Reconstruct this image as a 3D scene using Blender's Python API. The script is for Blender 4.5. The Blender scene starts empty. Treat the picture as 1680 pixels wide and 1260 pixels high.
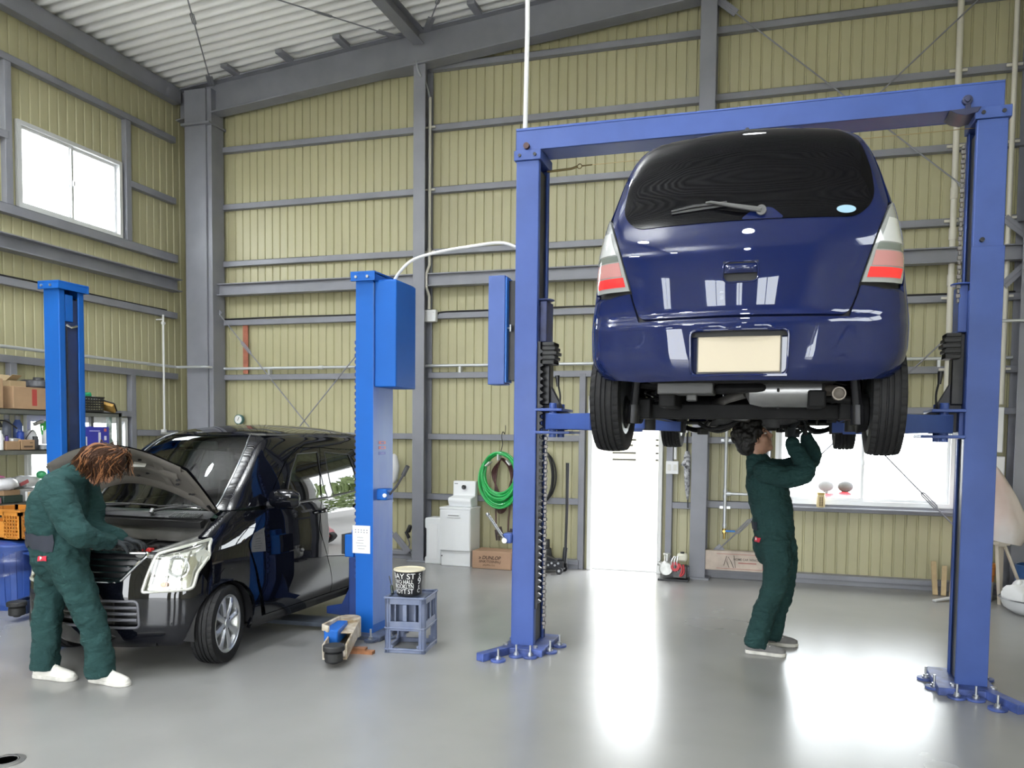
import bpy, bmesh, math, random
import numpy as np
from mathutils import Vector, Matrix, Euler
from mathutils.geometry import delaunay_2d_cdt

scene = bpy.context.scene
COL = scene.collection
PI = math.pi
random.seed(7)
R = math.radians

# ------------------------------------------------------------------ camera, world, exposure
cam_d = bpy.data.cameras.new('camera')
cam = bpy.data.objects.new('camera', cam_d)
COL.objects.link(cam)
cam_d.sensor_fit = 'HORIZONTAL'
cam_d.sensor_width = 36.0
cam_d.lens = 1283.0 / 1680.0 * 36.0
cam_d.shift_x = (840.0 - 906.8) / 1680.0
cam_d.shift_y = (780.4 - 630.0) / 1680.0
cam_d.clip_start = 0.05
_yaw, _pit, _rol = 0.282252, -0.0490947, 0.0126651
_F = Vector((-math.sin(_yaw) * math.cos(_pit), math.cos(_yaw) * math.cos(_pit), math.sin(_pit)))
_r = Vector((math.cos(_yaw), math.sin(_yaw), 0))
_u = _r.cross(_F)
_r2 = math.cos(_rol) * _r + math.sin(_rol) * _u
_u2 = -math.sin(_rol) * _r + math.cos(_rol) * _u
_m = Matrix((_r2, _u2, -_F)).transposed().to_4x4()
_m.translation = (0, 0, 1.6)
cam.matrix_world = _m
scene.camera = cam

world = bpy.data.worlds.new('overcast sky')
scene.world = world
world.use_nodes = True
wn = world.node_tree.nodes
wn['Background'].inputs[0].default_value = (0.93, 0.97, 1.0, 1)
wn['Background'].inputs[1].default_value = 17.0
scene.view_settings.view_transform = 'Standard'
scene.view_settings.look = 'None'
scene.view_settings.gamma = 1.0
scene.view_settings.use_curve_mapping = False
scene.view_settings.exposure = -0.1
LAMP_W = 68.0

# daylight portals in the openings of the building (sampling aid for the sky light)
def portal(loc, sx, sy, rot):
    d = bpy.data.lights.new('daylight_portal', 'AREA')
    d.shape = 'RECTANGLE'; d.size = sx; d.size_y = sy
    d.cycles.is_portal = True
    o = bpy.data.objects.new('daylight_portal', d)
    o.location = loc; o.rotation_euler = rot
    COL.objects.link(o)
WALL_L, WALL_R, WALL_B, WALL_F = -8.08, 2.78, 9.26, -5.5
SHUT = [(-6.2, -4.4), (-3.4, -1.6), (-0.4, 1.6)]      # open shutters behind the camera
for a, b in SHUT:
    portal(((a + b) / 2, WALL_F - .05, 1.6), b - a, 3.2, (R(90), 0, 0))
portal((-1.78, WALL_B + .1, 1.05), .9, 2.1, (R(-90), 0, 0))
portal((.87, WALL_B + .1, 1.36), 1.85, .95, (R(-90), 0, 0))
portal((WALL_R + .1, -2.4, 1.8), 1.6, 2.4, (0, R(90), 0))
portal((WALL_L - .1, 7.39, 4.5), .95, 1.42, (0, R(-90), 0))
portal((WALL_L - .1, 7.42, 1.3), .95, 1.4, (0, R(-90), 0))

# ------------------------------------------------------------------ materials
MATS = {}
def mat(name, col, rough=.5, metal=0., noise=0., nscale=6., bump=0., bscale=40., coat=0., spec=.5, emit=0., alpha=1., trans=0., col2=None, stretch=None, rnoise=0., sheen=0., crough=.03):
    if name in MATS: return MATS[name]
    m = bpy.data.materials.new(name); m.use_nodes = True
    nt = m.node_tree; b = nt.nodes['Principled BSDF']
    c = (*col, 1)
    b.inputs['Base Color'].default_value = c
    b.inputs['Roughness'].default_value = rough
    b.inputs['Metallic'].default_value = metal
    b.inputs['Specular IOR Level'].default_value = spec
    b.inputs['Coat Weight'].default_value = coat
    b.inputs['Coat Roughness'].default_value = crough
    if sheen: b.inputs['Sheen Weight'].default_value = sheen
    if emit:
        b.inputs['Emission Color'].default_value = c
        b.inputs['Emission Strength'].default_value = emit
    b.inputs['Alpha'].default_value = alpha
    b.inputs['Transmission Weight'].default_value = trans
    if noise or bump or rnoise:
        tc = nt.nodes.new('ShaderNodeTexCoord')
        src = tc.outputs['Object']
        if stretch:
            mp = nt.nodes.new('ShaderNodeMapping'); mp.inputs['Scale'].default_value = stretch
            nt.links.new(src, mp.inputs[0]); src = mp.outputs[0]
    if noise:
        n = nt.nodes.new('ShaderNodeTexNoise'); n.inputs['Scale'].default_value = nscale; n.inputs['Detail'].default_value = 4
        nt.links.new(src, n.inputs['Vector'])
        mx = nt.nodes.new('ShaderNodeMix'); mx.data_type = 'RGBA'
        c2 = (*col2, 1) if col2 else tuple(min(1, v * (1 - noise)) for v in col) + (1,)
        mx.inputs['A'].default_value = c2
        mx.inputs['B'].default_value = c if col2 else tuple(min(1, v * (1 + noise * .6)) for v in col) + (1,)
        rp = nt.nodes.new('ShaderNodeValToRGB'); rp.color_ramp.elements[0].position = .32; rp.color_ramp.elements[1].position = .68
        nt.links.new(n.outputs['Fac'], rp.inputs[0]); nt.links.new(rp.outputs[0], mx.inputs['Factor'])
        nt.links.new(mx.outputs['Result'], b.inputs['Base Color'])
    if rnoise:
        n = nt.nodes.new('ShaderNodeTexNoise'); n.inputs['Scale'].default_value = nscale * .8; n.inputs['Detail'].default_value = 5
        nt.links.new(src, n.inputs['Vector'])
        mr = nt.nodes.new('ShaderNodeMapRange'); mr.inputs['From Min'].default_value = .3; mr.inputs['From Max'].default_value = .7
        mr.inputs['To Min'].default_value = max(.02, rough - rnoise); mr.inputs['To Max'].default_value = rough + rnoise
        nt.links.new(n.outputs['Fac'], mr.inputs[0]); nt.links.new(mr.outputs[0], b.inputs['Roughness'])
    if bump:
        n = nt.nodes.new('ShaderNodeTexNoise'); n.inputs['Scale'].default_value = bscale; n.inputs['Detail'].default_value = 5
        nt.links.new(src, n.inputs['Vector'])
        bp = nt.nodes.new('ShaderNodeBump'); bp.inputs['Strength'].default_value = bump; bp.inputs['Distance'].default_value = .01
        nt.links.new(n.outputs['Fac'], bp.inputs['Height']); nt.links.new(bp.outputs[0], b.inputs['Normal'])
    MATS[name] = m
    return m

def glass_mat(name, tint, refl=1.0, rough=0.0, opac=0.):
    """thin pane: transparent with a fresnel mirror; opac adds a dark body"""
    m = bpy.data.materials.new(name); m.use_nodes = True
    nt = m.node_tree; nt.nodes.clear()
    out = nt.nodes.new('ShaderNodeOutputMaterial')
    tr = nt.nodes.new('ShaderNodeBsdfTransparent'); tr.inputs[0].default_value = (*tint, 1)
    gl = nt.nodes.new('ShaderNodeBsdfGlossy'); gl.inputs['Roughness'].default_value = rough; gl.inputs[0].default_value = (1, 1, 1, 1)
    fr = nt.nodes.new('ShaderNodeFresnel'); fr.inputs[0].default_value = 1.5
    ge = nt.nodes.new('ShaderNodeNewGeometry'); iv = nt.nodes.new('ShaderNodeMath'); iv.operation = 'SUBTRACT'; iv.inputs[0].default_value = refl
    nt.links.new(ge.outputs['Backfacing'], iv.inputs[1]); iv.use_clamp = True
    mu = nt.nodes.new('ShaderNodeMath'); mu.operation = 'MULTIPLY'
    nt.links.new(fr.outputs[0], mu.inputs[0]); nt.links.new(iv.outputs[0], mu.inputs[1])
    mx = nt.nodes.new('ShaderNodeMixShader')
    nt.links.new(mu.outputs[0], mx.inputs[0]); nt.links.new(tr.outputs[0], mx.inputs[1]); nt.links.new(gl.outputs[0], mx.inputs[2])
    nt.links.new(mx.outputs[0], out.inputs[0])
    MATS[name] = m
    return m

STEEL = mat('grey painted steel', (.232, .236, .268), .42, noise=.10, nscale=3)
CLAD = mat('khaki corrugated cladding', (.44, .414, .255), .45, noise=.05, nscale=1.2)
ROOFW = mat('white roof lining', (.88, .875, .86), .7, noise=.05, nscale=2)
WHITEP = mat('white painted', (.75, .75, .74), .4)
ALU = mat('window aluminium', (.70, .71, .72), .4, metal=.3)
PANE = glass_mat('window pane', (.97, .98, .98))
BLACKR = mat('black rubber', (.012, .012, .013), .6, bump=.15, bscale=60)
BLACKP = mat('black plastic', (.014, .014, .016), .38)
DARKST = mat('oily dark steel', (.035, .035, .038), .45, metal=.5, noise=.4, nscale=15)
CHROME = mat('chrome', (.75, .76, .78), .12, metal=1.)
ZINC = mat('zinc plated', (.55, .56, .58), .3, metal=.9)
PVC = mat('cream plastic pipe', (.66, .63, .55), .4)
GALV = mat('galvanised pipe', (.62, .64, .66), .38, metal=.55)
CARDB = mat('cardboard', (.40, .26, .15), .8, noise=.12, nscale=5)
WHITEPL = mat('white plastic', (.78, .78, .78), .35)

# ------------------------------------------------------------------ mesh helpers
ORI = {}
class MB:
    def __init__(s): s.v = []; s.f = []; s.M = None
    def add(s, vs, fs):
        k = len(s.v)
        if s.M is not None: vs = [s.M @ Vector(p) for p in vs]
        s.v += [tuple(p) for p in vs]
        s.f += [tuple(i + k for i in f) for f in fs]
        return s
    def box(s, c, d, rot=None):
        x, y, z = (q / 2 for q in d)
        p = [Vector(q) for q in ((-x,-y,-z),(x,-y,-z),(x,y,-z),(-x,y,-z),(-x,-y,z),(x,-y,z),(x,y,z),(-x,y,z))]
        if rot is not None:
            m = rot if isinstance(rot, Matrix) else Euler(rot).to_matrix()
            p = [m @ q for q in p]
        c = Vector(c)
        return s.add([q + c for q in p], [(0,3,2,1),(4,5,6,7),(0,1,5,4),(1,2,6,5),(2,3,7,6),(3,0,4,7)])
    def b2(s, a, b):
        return s.box([(i + j) / 2 for i, j in zip(a, b)], [abs(j - i) for i, j in zip(a, b)])
    def bar(s, a, b, w, h, up=(0, 0, 1)):
        a, b, up = Vector(a), Vector(b), Vector(up)
        d = (b - a).normalized(); x = d.cross(up)
        if x.length < 1e-5: x = d.cross(Vector((1, 0, 0)))
        x.normalize(); y = x.cross(d).normalized()
        m = Matrix((x, d, y)).transposed()
        return s.box((a + b) / 2, (w, (b - a).length, h), m)
    def tube(s, pts, r, n=10, closed=False, cap=True, ref=None):
        """r: number, list of numbers or list of (a, b) ellipse radii"""
        pts = [Vector(p) for p in pts]; k = len(pts)
        rs = r if isinstance(r, (list, tuple)) else [r] * k
        tans = []
        for i in range(k):
            if closed: t = pts[(i + 1) % k] - pts[i - 1]
            else: t = pts[min(i + 1, k - 1)] - pts[max(i - 1, 0)]
            tans.append(t.normalized() if t.length > 1e-9 else Vector((0, 0, 1)))
        u = Vector(ref) if ref is not None else (Vector((0, 0, 1)) if abs(tans[0].z) < .9 else Vector((1, 0, 0)))
        vs = []
        for i in range(k):
            u = u - tans[i] * u.dot(tans[i])
            if u.length < 1e-6: u = tans[i].orthogonal()
            u.normalize(); w = tans[i].cross(u)
            ra, rb = rs[i] if isinstance(rs[i], (list, tuple)) else (rs[i], rs[i])
            for j in range(n):
                a = 2 * PI * j / n
                vs.append(pts[i] + u * (ra * math.cos(a)) + w * (rb * math.sin(a)))
        fs = []
        for i in range(k if closed else k - 1):
            for j in range(n):
                a, b = i * n + j, i * n + (j + 1) % n
                c, d = ((i + 1) % k) * n + (j + 1) % n, ((i + 1) % k) * n + j
                fs.append((a, b, c, d))
        if cap and not closed:
            fs.append(tuple(range(n - 1, -1, -1))); fs.append(tuple((k - 1) * n + j for j in range(n)))
        return s.add(vs, fs)
    def cyl(s, a, b, r, n=16): return s.tube([a, b], r, n)
    def lathe(s, prof, c=(0, 0, 0), axis='Z', n=32, closed=False):
        """prof: (radius, height) list"""
        vs, fs, k = [], [], len(prof)
        for r, h in prof:
            for j in range(n):
                a = 2 * PI * j / n; x, y = r * math.cos(a), r * math.sin(a)
                p = {'Z': (x, y, h), 'X': (h, x, y), 'Y': (y, h, x)}[axis]
                vs.append(Vector(p) + Vector(c))
        for i in range(k if closed else k - 1):
            for j in range(n):
                i2 = (i + 1) % k
                fs.append((i * n + j, i * n + (j + 1) % n, i2 * n + (j + 1) % n, i2 * n + j))
        if not closed:
            if prof[0][0] > 1e-6: fs.append(tuple(range(n - 1, -1, -1)))
            if prof[-1][0] > 1e-6: fs.append(tuple((k - 1) * n + j for j in range(n)))
        return s.add(vs, fs)
    def prism(s, poly, axis, a0, a1):
        """polygon in the two other axes, extruded from a0 to a1 along axis 0/1/2"""
        def mk(p, a):
            q = list(p); q.insert(axis, a); return Vector(q)
        n = len(poly)
        vs = [mk(p, a0) for p in poly] + [mk(p, a1) for p in poly]
        fs = [tuple(range(n - 1, -1, -1)), tuple(range(n, 2 * n))]
        fs += [(i, (i + 1) % n, n + (i + 1) % n, n + i) for i in range(n)]
        return s.add(vs, fs)
    def ell(s, c, r, rot=None, nu=16, nv=10):
        vs, fs = [], []
        m = (Euler(rot).to_matrix() if not isinstance(rot, Matrix) else rot) if rot is not None else Matrix.Identity(3)
        for i in range(nv + 1):
            t = PI * i / nv
            for j in range(nu):
                a = 2 * PI * j / nu
                q = m @ Vector((r[0] * math.sin(t) * math.cos(a), r[1] * math.sin(t) * math.sin(a), r[2] * math.cos(t)))
                vs.append(q + Vector(c))
        for i in range(nv):
            for j in range(nu):
                fs.append((i * nu + j, (i + 1) * nu + j, (i + 1) * nu + (j + 1) % nu, i * nu + (j + 1) % nu))
        return s.add(vs, fs)
    def grid(s, fn, nu, nv, closed_u=False):
        vs = [fn(i / nu, j / nv) for j in range(nv + 1) for i in range(nu + 1)]
        w = nu + 1
        return s.add(vs, [(j * w + i, j * w + i + 1, (j + 1) * w + i + 1, (j + 1) * w + i) for j in range(nv) for i in range(nu)])
    def text(s, body, size, fn, depth=.001, align='CENTER', bold=0., sx=1.):
        """lettering as filled outlines, mapped by fn(u, v, w) (w = 0 at the back, depth in front)"""
        cu = bpy.data.curves.new('t', 'FONT'); cu.body = body; cu.size = size; cu.align_x = align; cu.align_y = 'CENTER'; cu.offset = bold; cu.extrude = 0; cu.resolution_u = 3
        o = bpy.data.objects.new('t', cu); COL.objects.link(o)
        dg = bpy.context.evaluated_depsgraph_get()
        me = bpy.data.meshes.new_from_object(o.evaluated_get(dg))
        bm = bmesh.new(); bm.from_mesh(me)
        if depth:
            g = bmesh.ops.extrude_face_region(bm, geom=bm.faces[:])
            for e in g['geom']:
                if isinstance(e, bmesh.types.BMVert): e.co.z = 1
        bm.verts.index_update()
        s.add([fn(v.co.x * sx, v.co.y, v.co.z * depth) for v in bm.verts], [tuple(v.index for v in f.verts) for f in bm.faces])
        bm.free(); bpy.data.objects.remove(o); bpy.data.meshes.remove(me); bpy.data.curves.remove(cu)
        return s
    def build(s, name, m, parent=None, smooth=36, bevel=0., seg=2, local=False, mods=None, merge=True, flip=True, vg=None):
        me = bpy.data.meshes.new(name)
        vs = s.v; ori = None
        if parent is not None:
            if not local and parent.name in ORI:
                inv = ORI[parent.name].inverted(); vs = [inv @ Vector(p) for p in vs]
        else:
            xs, ys, zs = zip(*vs)
            ori = Vector(((min(xs) + max(xs)) / 2, (min(ys) + max(ys)) / 2, min(zs)))
            vs = [Vector(p) - ori for p in vs]
        bm = bmesh.new()
        bv = [bm.verts.new(p) for p in vs]
        for f in s.f:
            try: bm.faces.new([bv[i] for i in f])
            except ValueError: pass
        if merge: bmesh.ops.remove_doubles(bm, verts=bm.verts[:], dist=1e-5)
        if flip: bmesh.ops.recalc_face_normals(bm, faces=bm.faces[:])
        if smooth:
            a = R(smooth)
            for f in bm.faces: f.smooth = True
            for e in bm.edges:
                if len(e.link_faces) != 2 or e.calc_face_angle(0) > a: e.smooth = False
        bm.to_mesh(me); bm.free()
        for q in (m if isinstance(m, (list, tuple)) else [m]): me.materials.append(q)
        o = bpy.data.objects.new(name, me); COL.objects.link(o)
        if parent is not None:
            o.parent = parent; ORI[o.name] = ORI.get(parent.name, Matrix.Identity(4))
        else:
            o.location = ori; ORI[o.name] = Matrix.Translation(ori)
        if bevel:
            b = o.modifiers.new('bevel', 'BEVEL'); b.width = bevel; b.segments = seg; b.limit_method = 'ANGLE'; b.angle_limit = R(40); b.harden_normals = False
        for fn in mods or (): fn(o)
        return o

def thing(name, label, cat, loc=(0, 0, 0), rotz=0., group=None):
    o = bpy.data.objects.new(name, None); COL.objects.link(o)
    o.location = loc; o.rotation_euler = (0, 0, rotz); o.empty_display_size = .1
    ORI[o.name] = Matrix.Translation(Vector(loc)) @ Matrix.Rotation(rotz, 4, 'Z')
    return tag(o, label, cat, group)
def tag(o, label, cat=None, group=None):
    if label: o['label'] = label
    if cat: o['category'] = cat
    if group: o['group'] = group
    return o
def lab(o, label): o['label'] = label; return o
NT = [0]
def struct(o): o['kind'] = 'structure'; return o
def trim(mb, m=None, bevel=.004, name='trim', label=None):
    NT[0] += 1
    o = struct(mb.build('trim_%d' % NT[0], m or STEEL, bevel=bevel))
    if label: o['label'] = label
    return o
def kids(o): return [c for c in bpy.data.objects if c.parent == o]
def copy_tree(o, parent=None, mirror=None):
    c = o.copy(); COL.objects.link(c)
    if parent: c.parent = parent
    for k in kids(o): copy_tree(k, c)
    ORI[c.name] = ORI.get(o.name, Matrix.Identity(4))
    return c
def arc(c, r, a0, a1, n, ax=(1, 0, 0), ay=(0, 0, 1)):
    c, ax, ay = Vector(c), Vector(ax), Vector(ay)
    return [c + ax * (r * math.cos(R(a0 + (a1 - a0) * i / n))) + ay * (r * math.sin(R(a0 + (a1 - a0) * i / n))) for i in range(n + 1)]
def spline(pts, n=8):
    """Catmull-Rom through the points"""
    P = [Vector(p) for p in pts]; out = []
    for i in range(len(P) - 1):
        a, b, c, d = P[max(i - 1, 0)], P[i], P[i + 1], P[min(i + 2, len(P) - 1)]
        for k in range(n):
            t = k / n
            out.append(.5 * (2 * b + (c - a) * t + (2 * a - 5 * b + 4 * c - d) * t * t + (3 * b - a - 3 * c + d) * t ** 3))
    out.append(P[-1]); return out

# ------------------------------------------------------------------ setting
def roof_z(x): return 6.34 + .093 * (x + 7.6)

# floor: one slab of sealed grey concrete
fm = mat('sealed grey floor', (.295, .292, .286), .26, noise=.10, nscale=.8, rnoise=.02, bump=.05, bscale=11, spec=.5)
struct(MB().b2((WALL_L - .1, WALL_F - .1, -.12), (WALL_R + .1, WALL_B + .1, 0)).build('floor', fm))
struct(MB().b2((-60, -60, -.3), (60, 70, -.13)).build('ground', mat('pale outdoor paving', (.42, .41, .40), .9, noise=.1, nscale=.5)))

def sheet(fn, u0, u1, z0, top, holes, pitch=.118, groove=.02, depth=.014):
    """ribbed cladding with openings; fn(u, w, z), w = height towards the room"""
    mb = MB(); us = []
    n = int((u1 - u0) / pitch)
    for i in range(n + 1):
        b = u0 + i * pitch
        us += [(b, 0), (b + pitch - groove - .012, 0), (b + pitch - groove - .004, -depth), (b + pitch - .012, -depth), (b + pitch - .004, 0)]
    us = [q for q in us if q[0] <= u1]
    for h in holes: us += [(h[0], 0), (h[1], 0)]
    us.append((u1, 0)); us.sort()
    for (ua, wa), (ub, wb) in zip(us, us[1:]):
        if ub - ua < 1e-4: continue
        c = (ua + ub) / 2; zs = [(z0, None)]
        for h in holes:
            if h[0] < c < h[1]:
                zs = [(z0, h[2]), (h[3], None)] if h[2] > z0 + .01 else [(h[3], None)]
        hs = [h for h in holes if h[0] < c < h[1]]
        if len(hs) > 1:
            hs.sort(key=lambda h: h[2]); zs = [(z0, hs[0][2])] + [(p[3], q[2]) for p, q in zip(hs, hs[1:])] + [(hs[-1][3], None)]
        for a, b in zs:
            if b is not None and b - a < .01: continue
            mb.add([fn(ua, wa, a), fn(ub, wb, a), fn(ub, wb, b if b is not None else top(ub)), fn(ua, wa, b if b is not None else top(ua))], [(0, 1, 2, 3)])
    # outer skin
    es = sorted({u0, u1} | {h[0] for h in holes} | {h[1] for h in holes})
    for ua, ub in zip(es, es[1:]):
        c = (ua + ub) / 2
        hs = sorted([h for h in holes if h[0] < c < h[1]], key=lambda h: h[2])
        zs = []; z = z0
        for h in hs:
            if h[2] - z > .01: zs.append((z, h[2]))
            z = h[3]
        zs.append((z, None))
        for a, b in zs:
            bb = b if b is not None else None
            mb.add([fn(ua, -.07, a), fn(ub, -.07, a), fn(ub, -.07, bb if bb else top(ub) + .2), fn(ua, -.07, bb if bb else top(ua) + .2)], [(0, 1, 2, 3)])
    return mb
RW_ = [(.1, 1.9, 3.9, 5.0), (-3.6, -1.2, 1.0, 2.6)]
DOOR = (-2.22, -1.32, -.13, 2.1); WIN3 = (-.05, 1.80, .89, 1.84)
W1 = (6.68, 8.09, 4.03, 4.98); W2 = (6.72, 8.12, .86, 1.78)
struct(sheet(lambda u, w, z: (u, WALL_B - w, z), WALL_L, WALL_R, -.13, lambda u: roof_z(u) + .1, [DOOR, WIN3]).build('wall_back', CLAD, smooth=0, flip=False))
struct(sheet(lambda u, w, z: (WALL_L + w, u, z), WALL_F, WALL_B, -.13, lambda u: 6.5, [W1, W2]).build('wall_left', CLAD, smooth=0, flip=False))
struct(sheet(lambda u, w, z: (WALL_R - w, u, z), WALL_F, WALL_B, -.13, lambda u: 7.5, RW_).build('wall_right', CLAD, smooth=0, flip=False))
HW = [(-6.3, -4.9, 4.0, 5.0), (-3.2, -1.8, 4.0, 5.0), (-1.0, -.4, 4.0, 5.0), (.6, 1.9, 4.0, 5.0)]
struct(sheet(lambda u, w, z: (u, WALL_F + w, z), WALL_L, WALL_R, -.13, lambda u: roof_z(u) + .1, [(a, b, -.13, 3.2) for a, b in SHUT] + HW, pitch=.236).build('wall_front', CLAD, smooth=0, flip=False))
# ceiling: wavy white lining, waves run up the slope
mb = MB()
ny = int((WALL_B + .1 - WALL_F) / .15 * 8)
prof = []
for j in range(ny + 1):
    y = WALL_B + .1 - j * .15 / 8
    prof.append((y, .032 * max(-.75, min(.95, 1.25 * math.cos(2 * PI * j / 8)))))
vs = []
for x in (WALL_L - .1, WALL_R + .1):
    for y, d in prof: vs.append((x, y, roof_z(x) + .03 - d))
k = len(prof)
mb.add(vs, [(j, j + 1, k + j + 1, k + j) for j in range(k - 1)])
struct(mb.build('ceiling', ROOFW, smooth=60, flip=False))
struct(MB().add([(WALL_L - .2, WALL_F - .2, roof_z(WALL_L) + .2), (WALL_R + .2, WALL_F - .2, roof_z(WALL_R) + .2), (WALL_R + .2, WALL_B + .2, roof_z(WALL_R) + .2), (WALL_L - .2, WALL_B + .2, roof_z(WALL_L) + .2)], [(0, 1, 2, 3)]).build('ceiling_deck', ROOFW))

# steel frame against the back wall
YB = WALL_B
def hcol(x0, x1, y0, y1, z1, fl=.016):
    m = MB(); xm = (x0 + x1) / 2
    m.b2((x0, y0, 0), (x1, y0 + fl, z1)).b2((x0, y1 - fl, 0), (x1, y1, z1)).b2((xm - .006, y0 + fl, 0), (xm + .006, y1 - fl, z1))
    m.b2((x0 - .05, y0 - .06, 0), (x1 + .05, y1, .022))
    return m
trim(MB().b2((-7.83, 8.94, 0), (-7.49, YB - .02, 6.2)).b2((-7.49, 8.97, 0), (-7.42, YB - .05, 6.2)).b2((-7.86, 8.9, 5.72), (-7.40, YB - .02, 5.75)), label='corner column of the grey steel frame')
COLS = [(-4.465, -4.305), (-.967, -.787)]
for a, b in COLS: trim(hcol(a, b, 9.0, YB - .02, roof_z(a) - .42))
trim(hcol(2.29, 2.70, 8.94, YB - .02, 6.9))
# main rafter (I-beam) following the roof slope
mb = MB()
for (y0, y1, d0, d1) in ((9.06, 9.075, -.46, -.06), (8.97, 9.16, -.475, -.455), (8.97, 9.16, -.075, -.055)):
    x0, x1 = -8.0, WALL_R
    mb.add([(x, y, roof_z(x) + d) for x, d, y in [(x0, d0, y0), (x1, d0, y0), (x1, d0, y1), (x0, d0, y1), (x0, d1, y0), (x1, d1, y0), (x1, d1, y1), (x0, d1, y1)]],
           [(0,3,2,1),(4,5,6,7),(0,1,5,4),(1,2,6,5),(2,3,7,6),(3,0,4,7)])
trim(mb, label='sloping main rafter under the white roof')
# beam running towards the camera from the middle column, eave beam on the left wall, purlin brackets
xm = -4.385; zz = roof_z(xm)
trim(MB().b2((xm - .075, WALL_F, zz - .09), (xm + .075, 8.97, zz - .075)).b2((xm - .075, WALL_F, zz - .25), (xm + .075, 8.97, zz - .235)).b2((xm - .006, WALL_F, zz - .24), (xm + .006, 8.97, zz - .08)))
trim(MB().b2((-8.06, WALL_F, 6.05), (-7.93, 9.0, 6.07)).b2((-7.945, WALL_F, 6.06), (-7.93, 9.0, 6.25)).b2((-8.06, WALL_F, 6.24), (-7.93, 9.0, 6.26)), label='eave beam along the left wall')
for x in (-7.02, -6.2, -5.38, -3.6, -2.75, -1.9):
    z = roof_z(x)
    trim(MB().b2((x - .05, 8.72, z - .075), (x + .05, 8.98, z - .03)))
# girts
def girt_b(x0, x1, z, h=.075, d=.075):
    return trim(MB().b2((x0, YB - d, z - h / 2), (x1, YB - .002, z - h / 2 + .006)).b2((x0, YB - d, z - h / 2), (x1, YB - d + .006, z + h / 2)).b2((x0, YB - d, z + h / 2 - .006), (x1, YB - .002, z + h / 2)), bevel=.002)
BAYS = [(-7.45, -4.42), (-4.34, -.93), (-.82, 2.36)]
for z in (.82, 1.59, 2.37, 3.12, 3.92, 4.69, 5.46, 6.2):
    for i, (a, b) in enumerate(BAYS):
        if z > roof_z(b) - .3: continue
        if i == 1 and z < 2: girt_b(a, DOOR[0] - .1, z); girt_b(DOOR[1] + .1, b, z)
        elif i == 2 and .9 < z < 1.8: girt_b(a, WIN3[0] - .1, z)
        elif i == 2 and z < .9: girt_b(a, b, .85, .08, .1)
        else: girt_b(a, b, z)
for a, b in BAYS:   # deep tie beam
    trim(MB().b2((a, 9.05, 3.47), (b, 9.17, 3.485)).b2((a, 9.05, 3.615), (b, 9.17, 3.63)).b2((a, 9.10, 3.48), (b, 9.115, 3.62)), bevel=.002)
for a, b in ((-7.45, -4.42), (-4.34, DOOR[0] - .1), (DOOR[1] + .1, -.93), (-.82, 2.36)):
    trim(MB().b2((a, YB - .12, .055), (b, YB, .11)).b2((a, YB - .1, 0), (b, YB, .06)), bevel=.003)
# stud beside the door, stud beside the window
trim(MB().b2((DOOR[0] - .12, YB - .085, 0), (DOOR[0] - .045, YB, 2.37)))
trim(MB().b2((DOOR[1] + .045, YB - .085, 0), (DOOR[1] + .12, YB, 2.37)))
trim(MB().b2((WIN3[0] - .12, YB - .085, .85), (WIN3[0] - .045, YB, 2.37)))
trim(MB().b2((WIN3[0] - .12, YB - .085, WIN3[3] + .06), (2.36, YB, WIN3[3] + .13)))
# left wall girts and studs
XL = WALL_L
def girt_l(y0, y1, z, h=.08, d=.08):
    return trim(MB().b2((XL, y0, z - h / 2), (XL + d, y1, z - h / 2 + .006)).b2((XL + d - .006, y0, z - h / 2), (XL + d, y1, z + h / 2)).b2((XL, y0, z + h / 2 - .006), (XL + d, y1, z + h / 2)), bevel=.002)
for z in (5.57, 3.2, 2.37): girt_l(WALL_F, 8.97, z)
girt_l(WALL_F, 8.97, 3.97, .1, .1); girt_l(8.2, 8.97, 4.75); girt_l(WALL_F, 6.55, 4.75)
trim(MB().b2((XL, WALL_F, 3.52), (XL + .17, 8.97, 3.535)).b2((XL, WALL_F, 3.675), (XL + .17, 8.97, 3.69)).b2((XL + .07, WALL_F, 3.53), (XL + .085, 8.97, 3.68)), bevel=.002, label='deep grey beam under the high window')
girt_l(8.24, 8.97, 1.59); girt_l(W2[0] - .2, W2[1] + .1, W2[3] + .05, .07); girt_l(WALL_F, 8.97, .82)
for y, z0, z1 in ((6.56, 3.97, 5.57), (8.17, 3.97, 5.57), (6.56, 1.83, 2.37), (8.2, .1, 2.37)):
    trim(MB().b2((XL, y - .04, z0), (XL + .075, y + .04, z1)))
trim(MB().b2((XL, WALL_F, 0), (XL + .1, 8.97, .1)))

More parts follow.
